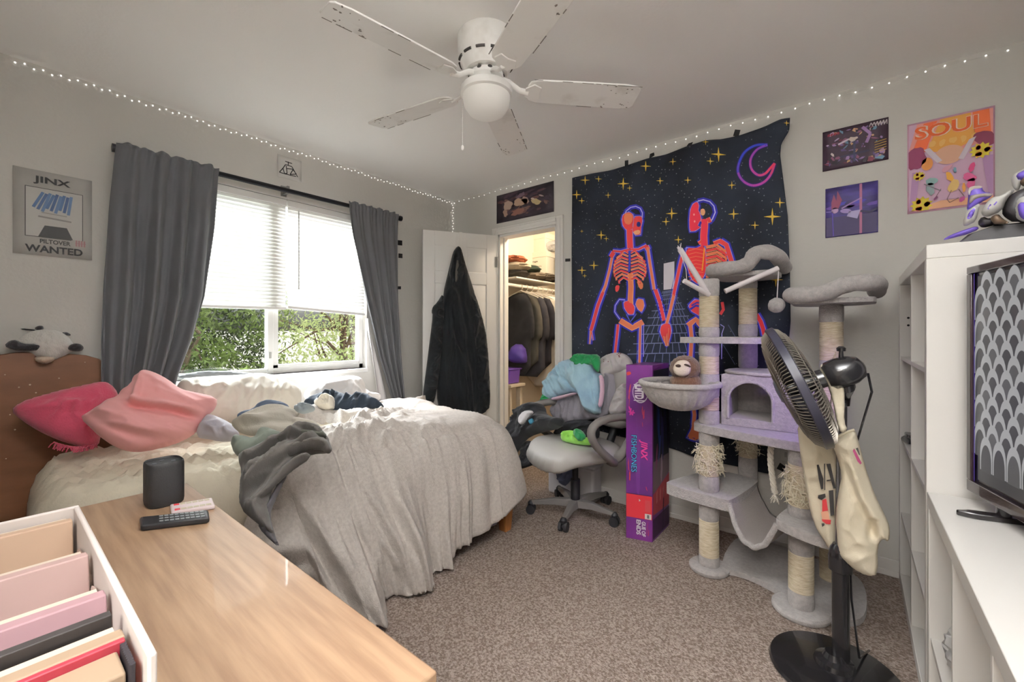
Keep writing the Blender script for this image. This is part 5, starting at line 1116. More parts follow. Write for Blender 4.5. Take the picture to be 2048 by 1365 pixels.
slab('platform', [(-0.64, 2.27), (-0.60, 2.215), (-0.20, 2.105), (-0.10, 2.11), (-0.03, 2.22), (-0.02, 2.54), (-0.10, 2.64), (-0.50, 2.73), (-0.62, 2.66)], 0.695, 0.735)
slab('shelf', [(-0.70, 2.27), (-0.68, 2.21), (-0.36, 2.20), (-0.31, 2.26), (-0.31, 2.66), (-0.36, 2.72), (-0.52, 2.72), (-0.62, 2.50)], 1.138, 1.168, 0.012)
# house with an arched doorway
hx0, hx1, hy0, hy1, hz0, hz1 = -0.505, -0.130, 2.285, 2.60, 0.737, 0.985
ax0, ax1, az0, azt = -0.475, -0.285, 0.772, 0.955
arch = [(ax0, az0)]+[((ax0+ax1)/2-(ax1-ax0)/2*math.cos(math.pi*i/16), azt-0.095+0.095*math.sin(math.pi*i/16)) for i in range(17)]+[(ax1, az0)]
outer = []
for x, z in arch:
    pass
mb = MB()
def rim(y):                                   # ring of points: arch, then matching points on the rectangle
    A = [Vector((x, y, z)) for x, z in arch]; B = []
    n = len(arch); per = []
    for i, (x, z) in enumerate(arch):
        cx, cz = (ax0+ax1)/2, azt-0.10; dx, dz = x-cx, z-cz
        if i == 0: B.append(Vector((hx0, y, hz0)))
        elif i == n-1: B.append(Vector((hx1, y, hz0)))
        else:
            t1 = ((hx0-cx)/dx if dx < 0 else (hx1-cx)/dx) if abs(dx) > 1e-6 else 1e9; t2 = (hz1-cz)/dz if dz > 1e-6 else 1e9; t_ = min(t1, t2); B.append(Vector((cx+dx*t_, y, cz+dz*t_)))
    return A, B
for y in (hy0, hy0+0.025):
    A, B = rim(y); n = len(A); mb.add(A+B, [(i, i+1, n+i+1, n+i) for i in range(n-1)]+[(0, n, 2*n-1, n-1)])
A, B = rim(hy0); A2, B2 = rim(hy0+0.025); n = len(A); mb.add(A+A2, [(i, i+1, n+i+1, n+i) for i in range(n-1)]+[(n-1, 0, n, 2*n-1)])
cs = [Vector((hx0, hy0, hz1)), Vector((hx1, hy0, hz1))]
mb.add([(hx0, hy0, hz1), (B[1].x, hy0, B[1].z), (hx0, hy0, hz0)], [(0, 1, 2)])
L_top = [b for b in B if abs(b.z-hz1) < 1e-5]; L_l = [b for b in B if abs(b.x-hx0) < 1e-5]; L_r = [b for b in B if abs(b.x-hx1) < 1e-5]
mb.add([cs[0], max(L_l, key=lambda b: b.z), min(L_top, key=lambda b: b.x)], [(0, 1, 2)]); mb.add([cs[1], max(L_r, key=lambda b: b.z), max(L_top, key=lambda b: b.x)], [(0, 1, 2)])
t_ = 0.018
mb.box((hx0, hy0+0.0005, hz0), (hx0+t_, hy1, hz1-0.001)); mb.box((hx1-t_, hy0+0.0005, hz0), (hx1, hy1, hz1-0.001)); mb.box((hx0+t_, hy1-t_, hz0), (hx1-t_, hy1, hz1-0.001))
mb.build('house', pl_m, ct, smooth=False)
MB().box((hx0+t_, hy0+0.026, hz0), (hx1-t_, hy1-t_, az0-0.002)).build('house_cushion', pl_w, ct, bevel=0.01)
slab('house_roof', [(hx0-0.012, hy0-0.010), (hx1+0.012, hy0-0.010), (hx1+0.012, hy1+0.02), (hx0-0.012, hy1+0.02)], hz1, hz1+0.014, 0.005)
A = [(x, hy0-0.004, z) for x, z in arch]; MB().ring(A, 0.007, 8).build('arch_piping', pl_m, ct)
# bolstered perches
def perch(x0, x1, y0, y1, z, path):
    slab('perch_plate', [(x0, y0+0.03), (x0+0.03, y0), (x1-0.03, y0), (x1, y0+0.03), (x1, y1), (x0, y1)], z, z+0.022, 0.008)
    P = [np.array(p, float) for p in path]
    for _ in range(2): P = [P[0]]+[q for a, b in zip(P, P[1:]) for q in (a*0.75+b*0.25, a*0.25+b*0.75)]+[P[-1]]
    n = len(P); R = [0.036*(0.55 if i in (0, n-1) else 1)*(1+0.05*math.sin(i*1.3)) for i in range(n)]
    mb = MB(); mb.ring([tuple(p) for p in P], R, 18); mb.sphere(P[0], R[0]*1.4, 14, 8); mb.sphere(P[-1], R[-1]*1.4, 14, 8); mb.build('bolster', pl_m, ct)
perch(-0.585, -0.29, 2.43, 2.74, 1.483, [(-0.58, 2.68, 1.525), (-0.595, 2.46, 1.525), (-0.56, 2.42, 1.525), (-0.44, 2.41, 1.525), (-0.40, 2.40, 1.54), (-0.375, 2.395, 1.59), (-0.32, 2.40, 1.588), (-0.285, 2.45, 1.57), (-0.28, 2.68, 1.535)])
perch(-0.225, 0.085, 2.335, 2.66, 1.322, [(-0.22, 2.62, 1.365), (-0.228, 2.38, 1.368), (-0.20, 2.335, 1.365), (-0.10, 2.325, 1.362), (-0.05, 2.315, 1.385), (-0.01, 2.31, 1.402), (0.05, 2.315, 1.402), (0.085, 2.36, 1.40), (0.09, 2.62, 1.385)])
# round basket on the left
bc = Vector((-0.672, 2.165, 0.935)); mb = MB(); n = 264; prof = [(0.180, 0.0), (0.178, -0.012), (0.163, -0.045), (0.135, -0.085), (0.095, -0.112), (0.05, -0.124), (0.012, -0.127)]
vs = []; fs = []
for i, (r, h) in enumerate(prof):
    for j in range(n):
        a = 2*math.pi*j/n; k = 1+0.040*math.sin(a*22)*(0.4+0.8*(i/6))*(i > 0); vs.append((bc.x+r*k*math.cos(a), bc.y+r*k*math.sin(a), bc.z+h*(1+0.0*k)))
for i in range(len(prof)-1):
    for j in range(n): fs.append((i*n+j, i*n+(j+1) % n, (i+1)*n+(j+1) % n, (i+1)*n+j))
fs.append(tuple((len(prof)-1)*n+j for j in range(n)))
mb.add(vs, fs); mb.build('basket', pl_m, ct, solid=0.006, angle=180)
MB().ring([(bc.x+0.182*math.cos(2*math.pi*j/48), bc.y+0.182*math.sin(2*math.pi*j/48), bc.z+0.004) for j in range(48)], 0.014, 12, closed=True).build('basket_rim', pl_m, ct)
MB().ring([(bc.x+0.10, bc.y+0.15, bc.z+0.004), (P1[0]-0.01, P1[1]-0.01, bc.z+0.004), (bc.x+0.18, bc.y+0.02, bc.z+0.004)], 0.012, 10).build('basket_bracket', pl_m, ct)
# sagging sling between the two low platforms
La, Lb, Ra, Rb = Vector((-0.452, 2.20, 0.385)), Vector((-0.395, 2.56, 0.385)), Vector((-0.245, 2.075, 0.39)), Vector((-0.15, 2.48, 0.39))
def sl(u, v):
    a = La+(Lb-La)*v; b = Ra+(Rb-Ra)*v; p = a+(b-a)*u; s = 0.135+0.02*math.sin(v*3.1)
    bulge = 0.03*math.sin(math.pi*u)
    return Vector((p.x, p.y-bulge, p.z-s*(1-abs(2*u-1)**2.4)+0.003*math.sin(u*30+v*9)))
MB().grid(sl, 30, 20).build('sling', pl_w, ct, solid=0.006, angle=180)
MB().ring([tuple(sl(i/30, 0)) for i in range(31)], 0.012, 10).build('sling_edge', pl_m, ct)
# rope, frayed sisal, toy sticks
rp_m = mat('rope_cotton', 'E6E0D4', 0.9, bump=0.3, bscale=200)
rp0 = at(1546, 868, 1.95); mb = MB()
for k in range(3):
    pts = []
    for i in range(40):
        f = i/39; a = f*26+k*2.1; c = rp0+Vector((-0.01*math.sin(f*4), 0, -0.275*f)); pts.append(c+Vector((math.cos(a), math.sin(a), 0))*0.007)
    mb.ring(pts, 0.007, 8)
rnd = random.Random(5); e = rp0+Vector((-0.01*math.sin(4), 0, -0.275))
for i in range(26):
    d = Vector((rnd.uniform(-0.018, 0.018), rnd.uniform(-0.018, 0.018), -rnd.uniform(0.02, 0.05))); mb.ring([e, e+d], [0.003, 0.0012], 5)
mb.build('rope', rp_m, ct)
fz_m = mat('sisal_fray', 'E9E1CC', 0.9)
for p, z0, z1, n in ((P1, 0.50, 0.63, 260), (P3, 0.48, 0.62, 240), (P2, 0.52, 0.60, 60)):
    mb = MB(); rnd = random.Random(8)
    for i in range(n):
        a = rnd.uniform(0, 6.283); z = rnd.uniform(z0, z1); b = Vector((p[0]+math.cos(a)*PR*0.9, p[1]+math.sin(a)*PR*0.9, z)); o_ = Vector((math.cos(a), math.sin(a), 0)); tg = Vector((-math.sin(a), math.cos(a), 0))
        L = rnd.uniform(0.015, 0.05); pts = [b, b+o_*L*0.5+tg*rnd.uniform(-0.02, 0.02)+Zs*rnd.uniform(-0.01, 0.02), b+o_*L*rnd.uniform(0.3, 0.9)+tg*rnd.uniform(-0.03, 0.03)-Zs*rnd.uniform(0, 0.03)]
        mb.ring(pts, [0.0028, 0.0022, 0.0010], 4, cap=False)
    mb.build('frayed_sisal', fz_m, ct)
stk = mat('stick_white', 'E8E1E4', 0.7)
sa, sb = at(1416, 588, 2.09), at(1360, 499, 2.06); mb = MB(); mb.ring([sa, sb], [0.014, 0.013], 10)
rnd = random.Random(1)
for i in range(12):
    d = Vector((rnd.uniform(-0.02, 0.02), rnd.uniform(-0.02, 0.02), rnd.uniform(0.0, 0.03))); mb.ring([sb, sb+d], [0.004, 0.001], 5)
mb.build('toy_stick', stk, ct)
MB().ring([at(1418, 590, 2.08), at(1368, 562, 2.04)], [0.012, 0.012], 10).build('toy_stick', stk, ct)
MB().ring([at(1450, 583, 2.08), at(1556, 537, 2.03)], [0.013, 0.013], 10).build('toy_stick', stk, ct)
tip = at(1557, 537, 2.03); MB().ring([tip, tip+Vector((0, 0, -0.02)), at(1554, 598, 2.03)], 0.0022, 6).build('toy_string', stk, ct)
mb = MB(); c = at(1553, 611, 2.03); mb.sphere(c, 0.036, 22, 14, fn=lambda d: 1+0.10*noise.noise(d*4)+0.05*noise.noise(d*14)); mb.build('pompom', pl_m, ct)
mb = MB(); mb.ring([at(1360, 503, 2.05), at(1372, 540, 2.04), at(1374, 566, 2.04)], 0.0015, 5); mb.build('toy_string', stk, ct)
# sloth plush in the basket
sl_b = mat('sloth_brown', '6B4A33', 0.95, bump=0.8, bscale=120, sheen=0.4, var=0.35, vscale=30); sl_c = mat('sloth_cream', 'EADCCB', 0.95, bump=0.4, bscale=160); sl_d = mat('sloth_dark', '3A2A22', 0.8)
sc_ = at(1370, 737, 2.12); sp = thing('sloth_plush', tuple(sc_-Vector((0, 0, 0.09))), 'round brown sloth plush with a cream face sitting in the cat tree basket', 'plush toy')
vd = (CAM-sc_).normalized(); su = Vector((vd.y, -vd.x, 0)).normalized()*-1; sv = vd.cross(su)*1
if sv.z < 0: sv = -sv
if su.dot(RGT) < 0: su = -su
mb = MB(); mb.sphere(sc_, (0.072, 0.072, 0.064), 30, 20, fn=lambda d: 1+0.05*noise.noise(d*6)+0.03*noise.noise(d*18)); mb.sphere(sc_+Vector((0, 0.01, -0.07)), (0.075, 0.075, 0.055), 24, 14, fn=lambda d: 1+0.05*noise.noise(d*6)); mb.build('body', sl_b, sp)
def on_sloth(a, b, lift=0.0):                 # a right, b up on the face
    k = math.sqrt(max(0.05, 1-(a/0.072)**2-(b/0.064)**2)); return sc_+su*a+Zs*b+vd*(0.072*k+lift)
def face(poly, lift, m, nm, front):
    puffobj(nm, [tuple(on_sloth(a, b, 0)) for a, b in poly], on_sloth(-0.012, -0.008)+vd*lift, (vd-su*0.18).normalized(), m, sp, front=front, back=0.02, res=0.006, wr=0, edge=0.03, sm=2)
face([(-0.052, 0.010), (-0.035, 0.036), (0.0, 0.042), (0.022, 0.030), (0.030, 0.0), (0.022, -0.030), (-0.010, -0.044), (-0.040, -0.034), (-0.054, -0.012)], -0.008, sl_c, 'face', 0.020)
face([(-0.042, 0.014), (-0.026, 0.020), (-0.014, 0.012), (-0.020, 0.002), (-0.038, 0.004)], 0.012, sl_d, 'eye_patch', 0.012)
face([(-0.006, 0.020), (0.012, 0.022), (0.032, 0.010), (0.030, 0.004), (0.010, 0.010), (-0.004, 0.014)], 0.010, sl_d, 'eye_patch', 0.012)

# ------------------------------------------------------------------ pedestal fan
fm = mat('fan_black', '1B1A1C', 0.22, coat=0.4); fgm = mat('fan_grille', '7D776E', 0.35, metal=0.55)
pf = thing('pedestal_fan', (-0.045, 1.855, 0), 'black pedestal fan with two cream tote bags hung behind its head', 'fan')
MB().lathe([(0.185, 0.0), (0.195, 0.006), (0.190, 0.016), (0.12, 0.030), (0.06, 0.036), (0.055, 0.05), (0.035, 0.058), (0.026, 0.075)], (-0.048, 1.852, 0.001), seg=56).build('base', fm, pf)
pb = Vector((-0.030, 1.862, 0.05)); p_m = at(1681, 1115, 1.475); p_t = at(1684, 800, 1.50)
MB().cyl(pb, p_m, 0.0255, 0.0255, 24).build('pole', fm, pf)
MB().lathe([(0.026, -0.05), (0.034, -0.045), (0.036, 0.0), (0.030, 0.03), (0.022, 0.045)], p_m, (0, 0, 1), 24).build('height_collar', fm, pf)
MB().cyl(p_m+Zs*0.03, p_t, 0.0155, 0.0155, 20).build('inner_pole', mat('fan_chrome', '8C8C90', 0.25, metal=0.9), pf)
nF_ = Vector((-0.90, -0.17, -0.40)).normalized(); fc = at(1595, 773, 1.44); GR = 0.208
fu = nF_.orthogonal().normalized(); fv_ = nF_.cross(fu)
def gp(r, a, h): return fc+(fu*math.cos(a)+fv_*math.sin(a))*r+nF_*h
mb = MB()
for i in range(110):
    a = 2*math.pi*i/110; sw_ = 0.18
    mb.ring([gp(0.035, a-sw_, 0.056), gp(0.09, a-sw_*0.6, 0.054), gp(0.15, a-sw_*0.2, 0.046), gp(0.19, a, 0.032), gp(GR, a, 0.010)], 0.0021, 4, cap=False)
for r, h in ((0.06, 0.0565), (0.115, 0.052), (0.165, 0.042)): mb.ring([gp(r, 2*math.pi*j/48, h) for j in range(48)], 0.0018, 5, closed=True)
mb.build('front_guard', fgm, pf)
mb = MB()
for i in range(110):
    a = 2*math.pi*i/110
    mb.ring([gp(GR, a, -0.010), gp(0.200, a, -0.024), gp(0.165, a, -0.042), gp(0.11, a, -0.052), gp(0.05, a, -0.055)], 0.0021, 4, cap=False)
for r, h in ((0.18, -0.036), (0.12, -0.0515)): mb.ring([gp(r, 2*math.pi*j/48, h) for j in range(48)], 0.0018, 5, closed=True)
mb.build('rear_guard', fgm, pf)
mb = MB(); n = 64; vs = []; fs = []
for j in range(n):
    a = 2*math.pi*j/n; vs += [gp(GR, a, -0.014), gp(GR+0.006, a, -0.011), gp(GR+0.006, a, 0.011), gp(GR, a, 0.014)]
for j in range(n):
    for q in range(4): fs.append((j*4+q, j*4+(q+1) % 4, ((j+1) % n)*4+(q+1) % 4, ((j+1) % n)*4+q))
mb.add(vs, fs); mb.build('rim_band', mat('fan_rim', '2C2B36', 0.3), pf)
MB().lathe([(0.040, 0.050), (0.042, 0.058), (0.034, 0.064), (0.004, 0.066)], fc, nF_, 30).build('badge', mat('fan_badge', '7E828C', 0.3, metal=0.6), pf)
bl_ = mat('fan_blade', '3B3A40', 0.35)
for k in range(5):
    def bf_(u, v, k=k):
        r = 0.03+0.15*u; w = 0.25+0.50*math.sin(math.pi*min(1, 0.15+u*0.8)); a = 2*math.pi*k/5+(v-0.5)*w+0.4*u
        return gp(r, a, 0.012+(v-0.5)*0.05*(1-0.3*u))
    MB().grid(bf_, 10, 6).build('blade', bl_, pf, solid=0.003, angle=180)
MB().lathe([(0.032, 0.03), (0.034, 0.0), (0.03, -0.08)], fc, nF_, 24).build('hub', fm, pf)
mo_ = fc-nF_*0.085
MB().lathe([(0.035, 0.0), (0.046, -0.012), (0.050, -0.04), (0.046, -0.075), (0.034, -0.10), (0.012, -0.11)], mo_, nF_, 32).build('motor_housing', fm, pf)
MB().ring([p_t-Zs*0.02, p_t+Zs*0.02, mo_-nF_*0.06-Zs*0.05, mo_-nF_*0.06-Zs*0.02], [0.022, 0.026, 0.024, 0.02], 14).build('neck', fm, pf)
kn = mo_-nF_*0.045+Zs*0.040; MB().cyl(kn, kn+Zs*0.03, 0.008, 0.006, 10).lathe([(0.012, 0.03), (0.013, 0.04), (0.006, 0.046)], kn, (0, 0, 1), 12).build('oscillation_knob', fm, pf)
cb_ = mo_-nF_*0.12; MB().ring([cb_+Zs*(-0.03), cb_+Vector((0.01, 0.02, -0.09)), p_t+Vector((0.03, 0.03, -0.20)), p_m+Vector((0.02, 0.032, 0.15)), p_m+Vector((0.03, 0.025, -0.15)), Vector((0.02, 1.90, 0.06)), Vector((0.05, 2.06, 0.006))], 0.0035, 8).build('cord', fm, pf)
# tote bags
tote = mat('tote_canvas', 'E2D9C4', 0.92, bump=0.15, bscale=350, color2='D6CBB3', vscale=4)
def c4(P): return [(1580+x/4.265, 860+y/4.265) for x, y in P]
def c1(P): return [(1260+x/3.25, 480+y/3.25) for x, y in P]
NT = -FWD-RGT*0.75; NT.normalize()
tp1 = at(1650, 980, 1.545); t1 = thing('tote_bag', tuple(tp1-Vector((0, 0, 0.25))), 'cream tote bag with black and red print hanging behind the fan pole', 'bag', 'tote bags on the fan')
b1 = puffobj('body', c4([(60, -60), (180, -80), (320, -70), (355, 60), (395, 200), (440, 360), (430, 480), (420, 640), (415, 900), (395, 1075), (360, 1062), (300, 965), (200, 800), (150, 600), (110, 350), (80, 150)]), tp1, NT, tote, t1, front=0.022, back=0.022, res=0.014, wr=0.004, wsc=7, edge=0.05, seed=51)
fl = MB(); ms_ = []
def onb(P, off=0.036): return [tuple(onp(x, y, tp1+NT*off, NT)) for x, y in c4(P)]
inkk = [mat('print_black', '33302F', 0.8), mat('print_red', 'C23B3F', 0.8), mat('print_skin', '8A5A48', 0.8), mat('print_peach', 'DDA588', 0.8)]
for P, k in (([(228, 300), (245, 298), (285, 420), (285, 505), (265, 510), (245, 420)], 0), ([(310, 292), (345, 290), (390, 500), (370, 505)], 0), ([(290, 290), (300, 290), (300, 515), (292, 515)], 0), ([(312, 430), (350, 425), (350, 435), (312, 440)], 0), ([(330, 520), (370, 515), (378, 730), (345, 735)], 0),
             ([(240, 560), (300, 545), (305, 575), (270, 600), (238, 585)], 0), ([(275, 600), (310, 590), (325, 690), (275, 700)], 1), ([(265, 700), (325, 695), (340, 770), (275, 765)], 3), ([(270, 765), (350, 770), (345, 808), (310, 805), (275, 780)], 1), ([(268, 800), (292, 798), (295, 815), (275, 830)], 0)):
    fl.poly(onb(P), k)
fl.build('print', inkk, t1, smooth=False)
MB().ring([onp(*c4([(100, -60)])[0], tp1, NT), mo_-nF_*0.03+Zs*0.072, onp(*c4([(330, -60)])[0], tp1, NT)], 0.011, 8, sq=0.3).build('handle', tote, t1)
tp2 = at(1720, 990, 1.43); t2 = thing('tote_bag', tuple(tp2-Vector((0, 0, 0.25))), 'cream tote bag with a lavender strap hanging in front of the fan pole', 'bag', 'tote bags on the fan')
b2 = puffobj('body', c4([(340, 95), (365, 68), (480, 20), (555, -5), (585, 100), (645, 330), (725, 560), (805, 720), (855, 830), (845, 965), (790, 925), (745, 1000), (752, 1230), (690, 1248), (600, 1222), (520, 1170), (430, 1085), (408, 1030), (388, 720), (418, 500), (445, 390), (400, 220)]), tp2, NT, tote, t2, front=0.04, back=0.03, res=0.010, wr=0.003, wsc=8, edge=0.07, seed=52,
        folds=[(c4([(460, 300), (560, 560), (700, 880), (740, 1000)]), -0.022, 0.014), (c4([(520, 320), (640, 560), (760, 760)]), 0.016, 0.018), (c4([(720, 760), (700, 880)]), -0.02, 0.012), (c4([(430, 500), (420, 760), (470, 1060)]), 0.012, 0.02), (c4([(345, 110), (480, 50), (540, 20)]), 0.010, 0.012)])
fl = MB(); fl.poly([tuple(onp(x, y, tp2+NT*0.066, NT)) for x, y in c4([(535, 180), (548, 160), (612, 285), (600, 298), (575, 270)])], 0); fl.poly([tuple(onp(x, y, tp2+NT*0.066, NT)) for x, y in c4([(560, 160), (580, 152), (598, 215), (590, 218), (572, 180)])], 1); fl.build('print', [mat('print_wine', '8E3A5E', 0.8), inkk[0]], t2, smooth=False)
puffobj('handle', c1([(1218, 822), (1300, 785), (1362, 812), (1390, 900), (1396, 1050), (1392, 1190), (1418, 1238), (1368, 1262), (1340, 1180), (1318, 1050), (1278, 930)]), tp2+NT*0.105, NT, tote, t2, front=0.018, back=0.012, res=0.011, wr=0.003, wsc=12, edge=0.03, seed=53, folds=[(c1([(1290, 820), (1350, 960), (1375, 1200)]), -0.014, 0.008)])
MB().ring([tuple(onp(x, y, tp2+NT*0.01, NT)) for x, y in c4([(345, 95), (420, 50), (480, 22), (550, 0)])], 0.004, 8).build('hem', tote, t2)
# ------------------------------------------------------------------ bookcase and low unit
lam = mat('laminate_white', 'E9E7E3', 0.35, coat=0.1)
BX0, BX1, BY0, BY1, BH = 0.177, 0.567, 1.80, 2.762, 1.458
bk = thing('bookcase', ((BX0+BX1)/2, (BY0+BY1)/2, 0), 'tall white open cube bookcase in the right corner', 'bookcase')
MB().box((BX0, BY0, BH-0.042), (BX1, BY1, BH)).build('top', lam, bk, bevel=0.002); MB().box((BX0, BY0, 0.0), (BX1, BY1, 0.042)).build('bottom', lam, bk, bevel=0.002)
MB().box((BX0, BY0, 0.042), (BX1, BY0+0.04, BH-0.042)).build('side_panel', lam, bk, bevel=0.002); MB().box((BX0, BY1-0.04, 0.042), (BX1, BY1, BH-0.042)).build('side_panel', lam, bk, bevel=0.002)
ym = (BY0+BY1)/2; MB().box((BX0+0.004, ym-0.008, 0.042), (BX1, ym+0.008, BH-0.042)).build('divider', lam, bk, bevel=0.001)
for z in (0.33, 0.69, 1.07):
    for ya, yb in ((BY0+0.04, ym-0.008), (ym+0.008, BY1-0.04)): MB().box((BX0+0.004, ya, z-0.008), (BX1, yb, z+0.008)).build('shelf', lam, bk, bevel=0.001)
MB().box((BX1-0.01, BY0+0.04, 0.042), (BX1-0.004, BY1-0.04, BH-0.042)).build('back_panel', lam, bk)
m = MB()
for z in (1.26, 1.225): m.cyl((BX0+0.03, BY1-0.0405, z), (BX0+0.03, BY1-0.0395, z), 0.005, seg=10)
m.build('shelf_pin', mat('pin_black', '222222', 0.6), bk)
sb_ = thing('strap_clip', (0.215, 2.60, 0.70), 'black strap lying on the middle shelf of the bookcase', 'strap')
MB().ring([(0.20, 2.66, 0.712), (0.185, 2.60, 0.715), (0.20, 2.54, 0.712), (0.26, 2.52, 0.708)], [0.012, 0.015, 0.012, 0.008], 10, sq=0.6).build('strap', fm, sb_); MB().box((0.19, 2.58, 0.699), (0.25, 2.68, 0.73)).build('buckle', fm, sb_, bevel=0.006)
UX0, UX1, UY0, UY1, UH = 0.177, 0.567, 0.335, 1.788, 0.708
un = thing('media_unit', ((UX0+UX1)/2, (UY0+UY1)/2, 0), 'low white cube unit carrying the television', 'cabinet')
MB().box((UX0, UY0, UH-0.04), (UX1, UY1, UH)).build('top', lam, un, bevel=0.002); MB().box((UX0, UY0, 0), (UX1, UY1, 0.04)).build('bottom', lam, un, bevel=0.002)
for ya in (UY0, UY1-0.04): MB().box((UX0, ya, 0.04), (UX1, ya+0.04, UH-0.04)).build('side_panel', lam, un, bevel=0.002)
for y in (0.70, 1.05, 1.405): MB().box((UX0+0.004, y-0.008, 0.04), (UX1, y+0.008, UH-0.04)).build('divider', lam, un, bevel=0.001)
ys = [UY0+0.04, 0.692, 0.708, 1.042, 1.058, 1.397, 1.413, UY1-0.04]
for a, b in zip(ys[0::2], ys[1::2]): MB().box((UX0+0.004, a, 0.272), (UX1, b, 0.288)).build('shelf', lam, un, bevel=0.001)
MB().box((UX1-0.01, UY0+0.04, 0.04), (UX1-0.004, UY1-0.04, UH-0.04)).build('back_panel', lam, un)
bgm = mat('bag_plastic', 'E4E4E4', 0.25, translucent=0.3); c = Vector((0.275, 1.575, 0.365)); mb = MB()
mb.sphere(c, (0.085, 0.12, 0.077), 44, 30, fn=lambda d: 1+0.20*ridge(d, 2.6)-0.12+0.08*fbm(d, 7, 2)); o = mb.build('plastic_bag', bgm, angle=25); tag(o, 'crumpled clear white plastic bag on the shelf of the low unit', 'bag')
# ------------------------------------------------------------------ television
tb = Vector((0.259, 1.745, 0.745)); td = Vector((0.25, -0.968, 0)).normalized(); tn = Vector((td.y, -td.x, 0)); TW, TH = 1.06, 0.63
if tn.dot(CAM-tb) < 0: tn = -tn
tv = thing('television', (tb.x, tb.y-0.3, UH), 'black flat television showing grey scales on the low white unit', 'television')
def tvM(): return Matrix(((td.x, tn.x, 0, tb.x), (td.y, tn.y, 0, tb.y), (0, 0, 1, tb.z), (0, 0, 0, 1)))
bez = mat('tv_black', '1A1618', 0.25, coat=0.4)
m = MB(); m.M = tvM(); m.box((0, -0.05, 0), (TW, -0.004, TH)); m.build('housing', bez, tv, bevel=0.004)
m = MB(); m.M = tvM(); m.box((0, -0.004, 0), (TW, 0.006, 0.032)); m.box((0, -0.004, TH-0.02), (TW, 0.006, TH)); m.box((0, -0.004, 0.032), (0.02, 0.006, TH-0.02)); m.box((TW-0.02, -0.004, 0.032), (TW, 0.006, TH-0.02)); m.build('bezel', mat('tv_bezel', '2A1E20', 0.2, coat=0.5), tv, bevel=0.002)
def scr(c): return mat('screen_'+c, '050506', 0.3, emit=c, estr=1.0)
f = Flat(tb+td*0.02+Zs*0.032-tn*0.003, td, UP, TW-0.04, TH-0.052, tn); cols_ = ['333334', '8E8E8E', '3A3A3B', '4A4A4A', '3A2A78']
f.m = [scr(c) for c in cols_]; f.idx = {c: i for i, c in enumerate(cols_)}
f.rect(0, 0, 1, 1, '333334'); asp = (TH-0.052)/(TW-0.04); sw2 = 0.054; sh2 = 0.064
row = 0; v = 0.97
f.mb2 = None
rows_ = int(1.05/sh2)+2
for r in range(rows_):
    v = 1.0-r*sh2; off = (sw2/2 if r % 2 else 0); f.layer = 1
    for c_ in range(int(1/sw2)+1):
        u = off+c_*sw2
        if u+sw2/2 > 1.02 or u-sw2/2 < -0.02 or v-0.17 < 0 or v > 1.0: continue
        O = [(u-sw2*0.48, v-0.16)]+[(u-sw2*0.48*math.cos(math.pi*i/12), v-0.085+0.085*math.sin(math.pi*i/12)*1.0) for i in range(13)]+[(u+sw2*0.48, v-0.16)]
        I = [(u-sw2*0.40, v-0.165)]+[(u-sw2*0.40*math.cos(math.pi*i/12), v-0.118+0.080*math.sin(math.pi*i/12)) for i in range(13)]+[(u+sw2*0.40, v-0.165)]
        n = len(O); lo_ = f.layer; f.layer = 1+r*2
        O3 = [f.pt(*p)*1.0 for p in O]; f.layer = 2+r*2; I3 = [f.pt(*p) for p in I]
        # rows lower down overlap the rows above them: 0.05 mm steps
        O3 = [p-tn*(0.0006*(1+r*2+1)-0.0009-0.00008*r) for p in O3]; I3 = [p-tn*(0.0006*(2+r*2+1)-0.00094-0.00008*r) for p in I3]
        f.mb.poly(O3, 1); f.mb.poly(I3, 2 if (r+c_) % 3 else 3)
f.layer = 40
f.mb.poly([tb+td*(0.021+a)+Zs*(0.033+b*(TH-0.054))-tn*0.0005 for a, b in ((0, 0), (0.004, 0), (0.004, 1), (0, 1))], 4)
f.mb.build('screen', f.m, tv, smooth=False)
m = MB(); mid = tb+td*0.09; t0 = Vector((0.215, 1.605, UH)); fd = -tn
L = t0; W = Vector((-fd.y, fd.x, 0))
vs = [L+W*0.003, L-W*0.003, L+fd*0.03-W*0.016, L+fd*0.20-W*0.016, L+fd*0.20+W*0.016, L+fd*0.03+W*0.016]
m.prism([tuple(v_+Zs*0.001) for v_ in vs], (0, 0, 0.014)); m.cyl(L+fd*0.09+Zs*0.01, L+fd*0.09+Zs*0.05, 0.014); m.build('stand_foot', bez, tv, bevel=0.003)
q = L+td*0.80; m = MB(); m.prism([tuple(v_+td*0.8+Zs*0.001) for v_ in vs], (0, 0, 0.014)); m.cyl(q+fd*0.09+Zs*0.01, q+fd*0.09+Zs*0.05, 0.014); m.build('stand_foot', bez, tv, bevel=0.003)
led = mat('led_violet', 'B47CFF', 0.4, emit='8A4CFF', estr=3.0)
m = MB(); m.M = tvM(); m.box((0.03, -0.056, 0.08), (0.04, -0.050, TH-0.08)); m.build('led_strip', led, tv)
ld_ = light('violet_glow_spot', 'SPOT', (0.15, 1.88, 1.15), 9, (0.42, 0.20, 1.0), (-0.40, 2.40, 0.85), radius=0.03); ld_.data.spot_size = math.radians(75); ld_.data.spot_blend = 0.8  # added violet spot floating before the bookcase, standing in for the television's glow
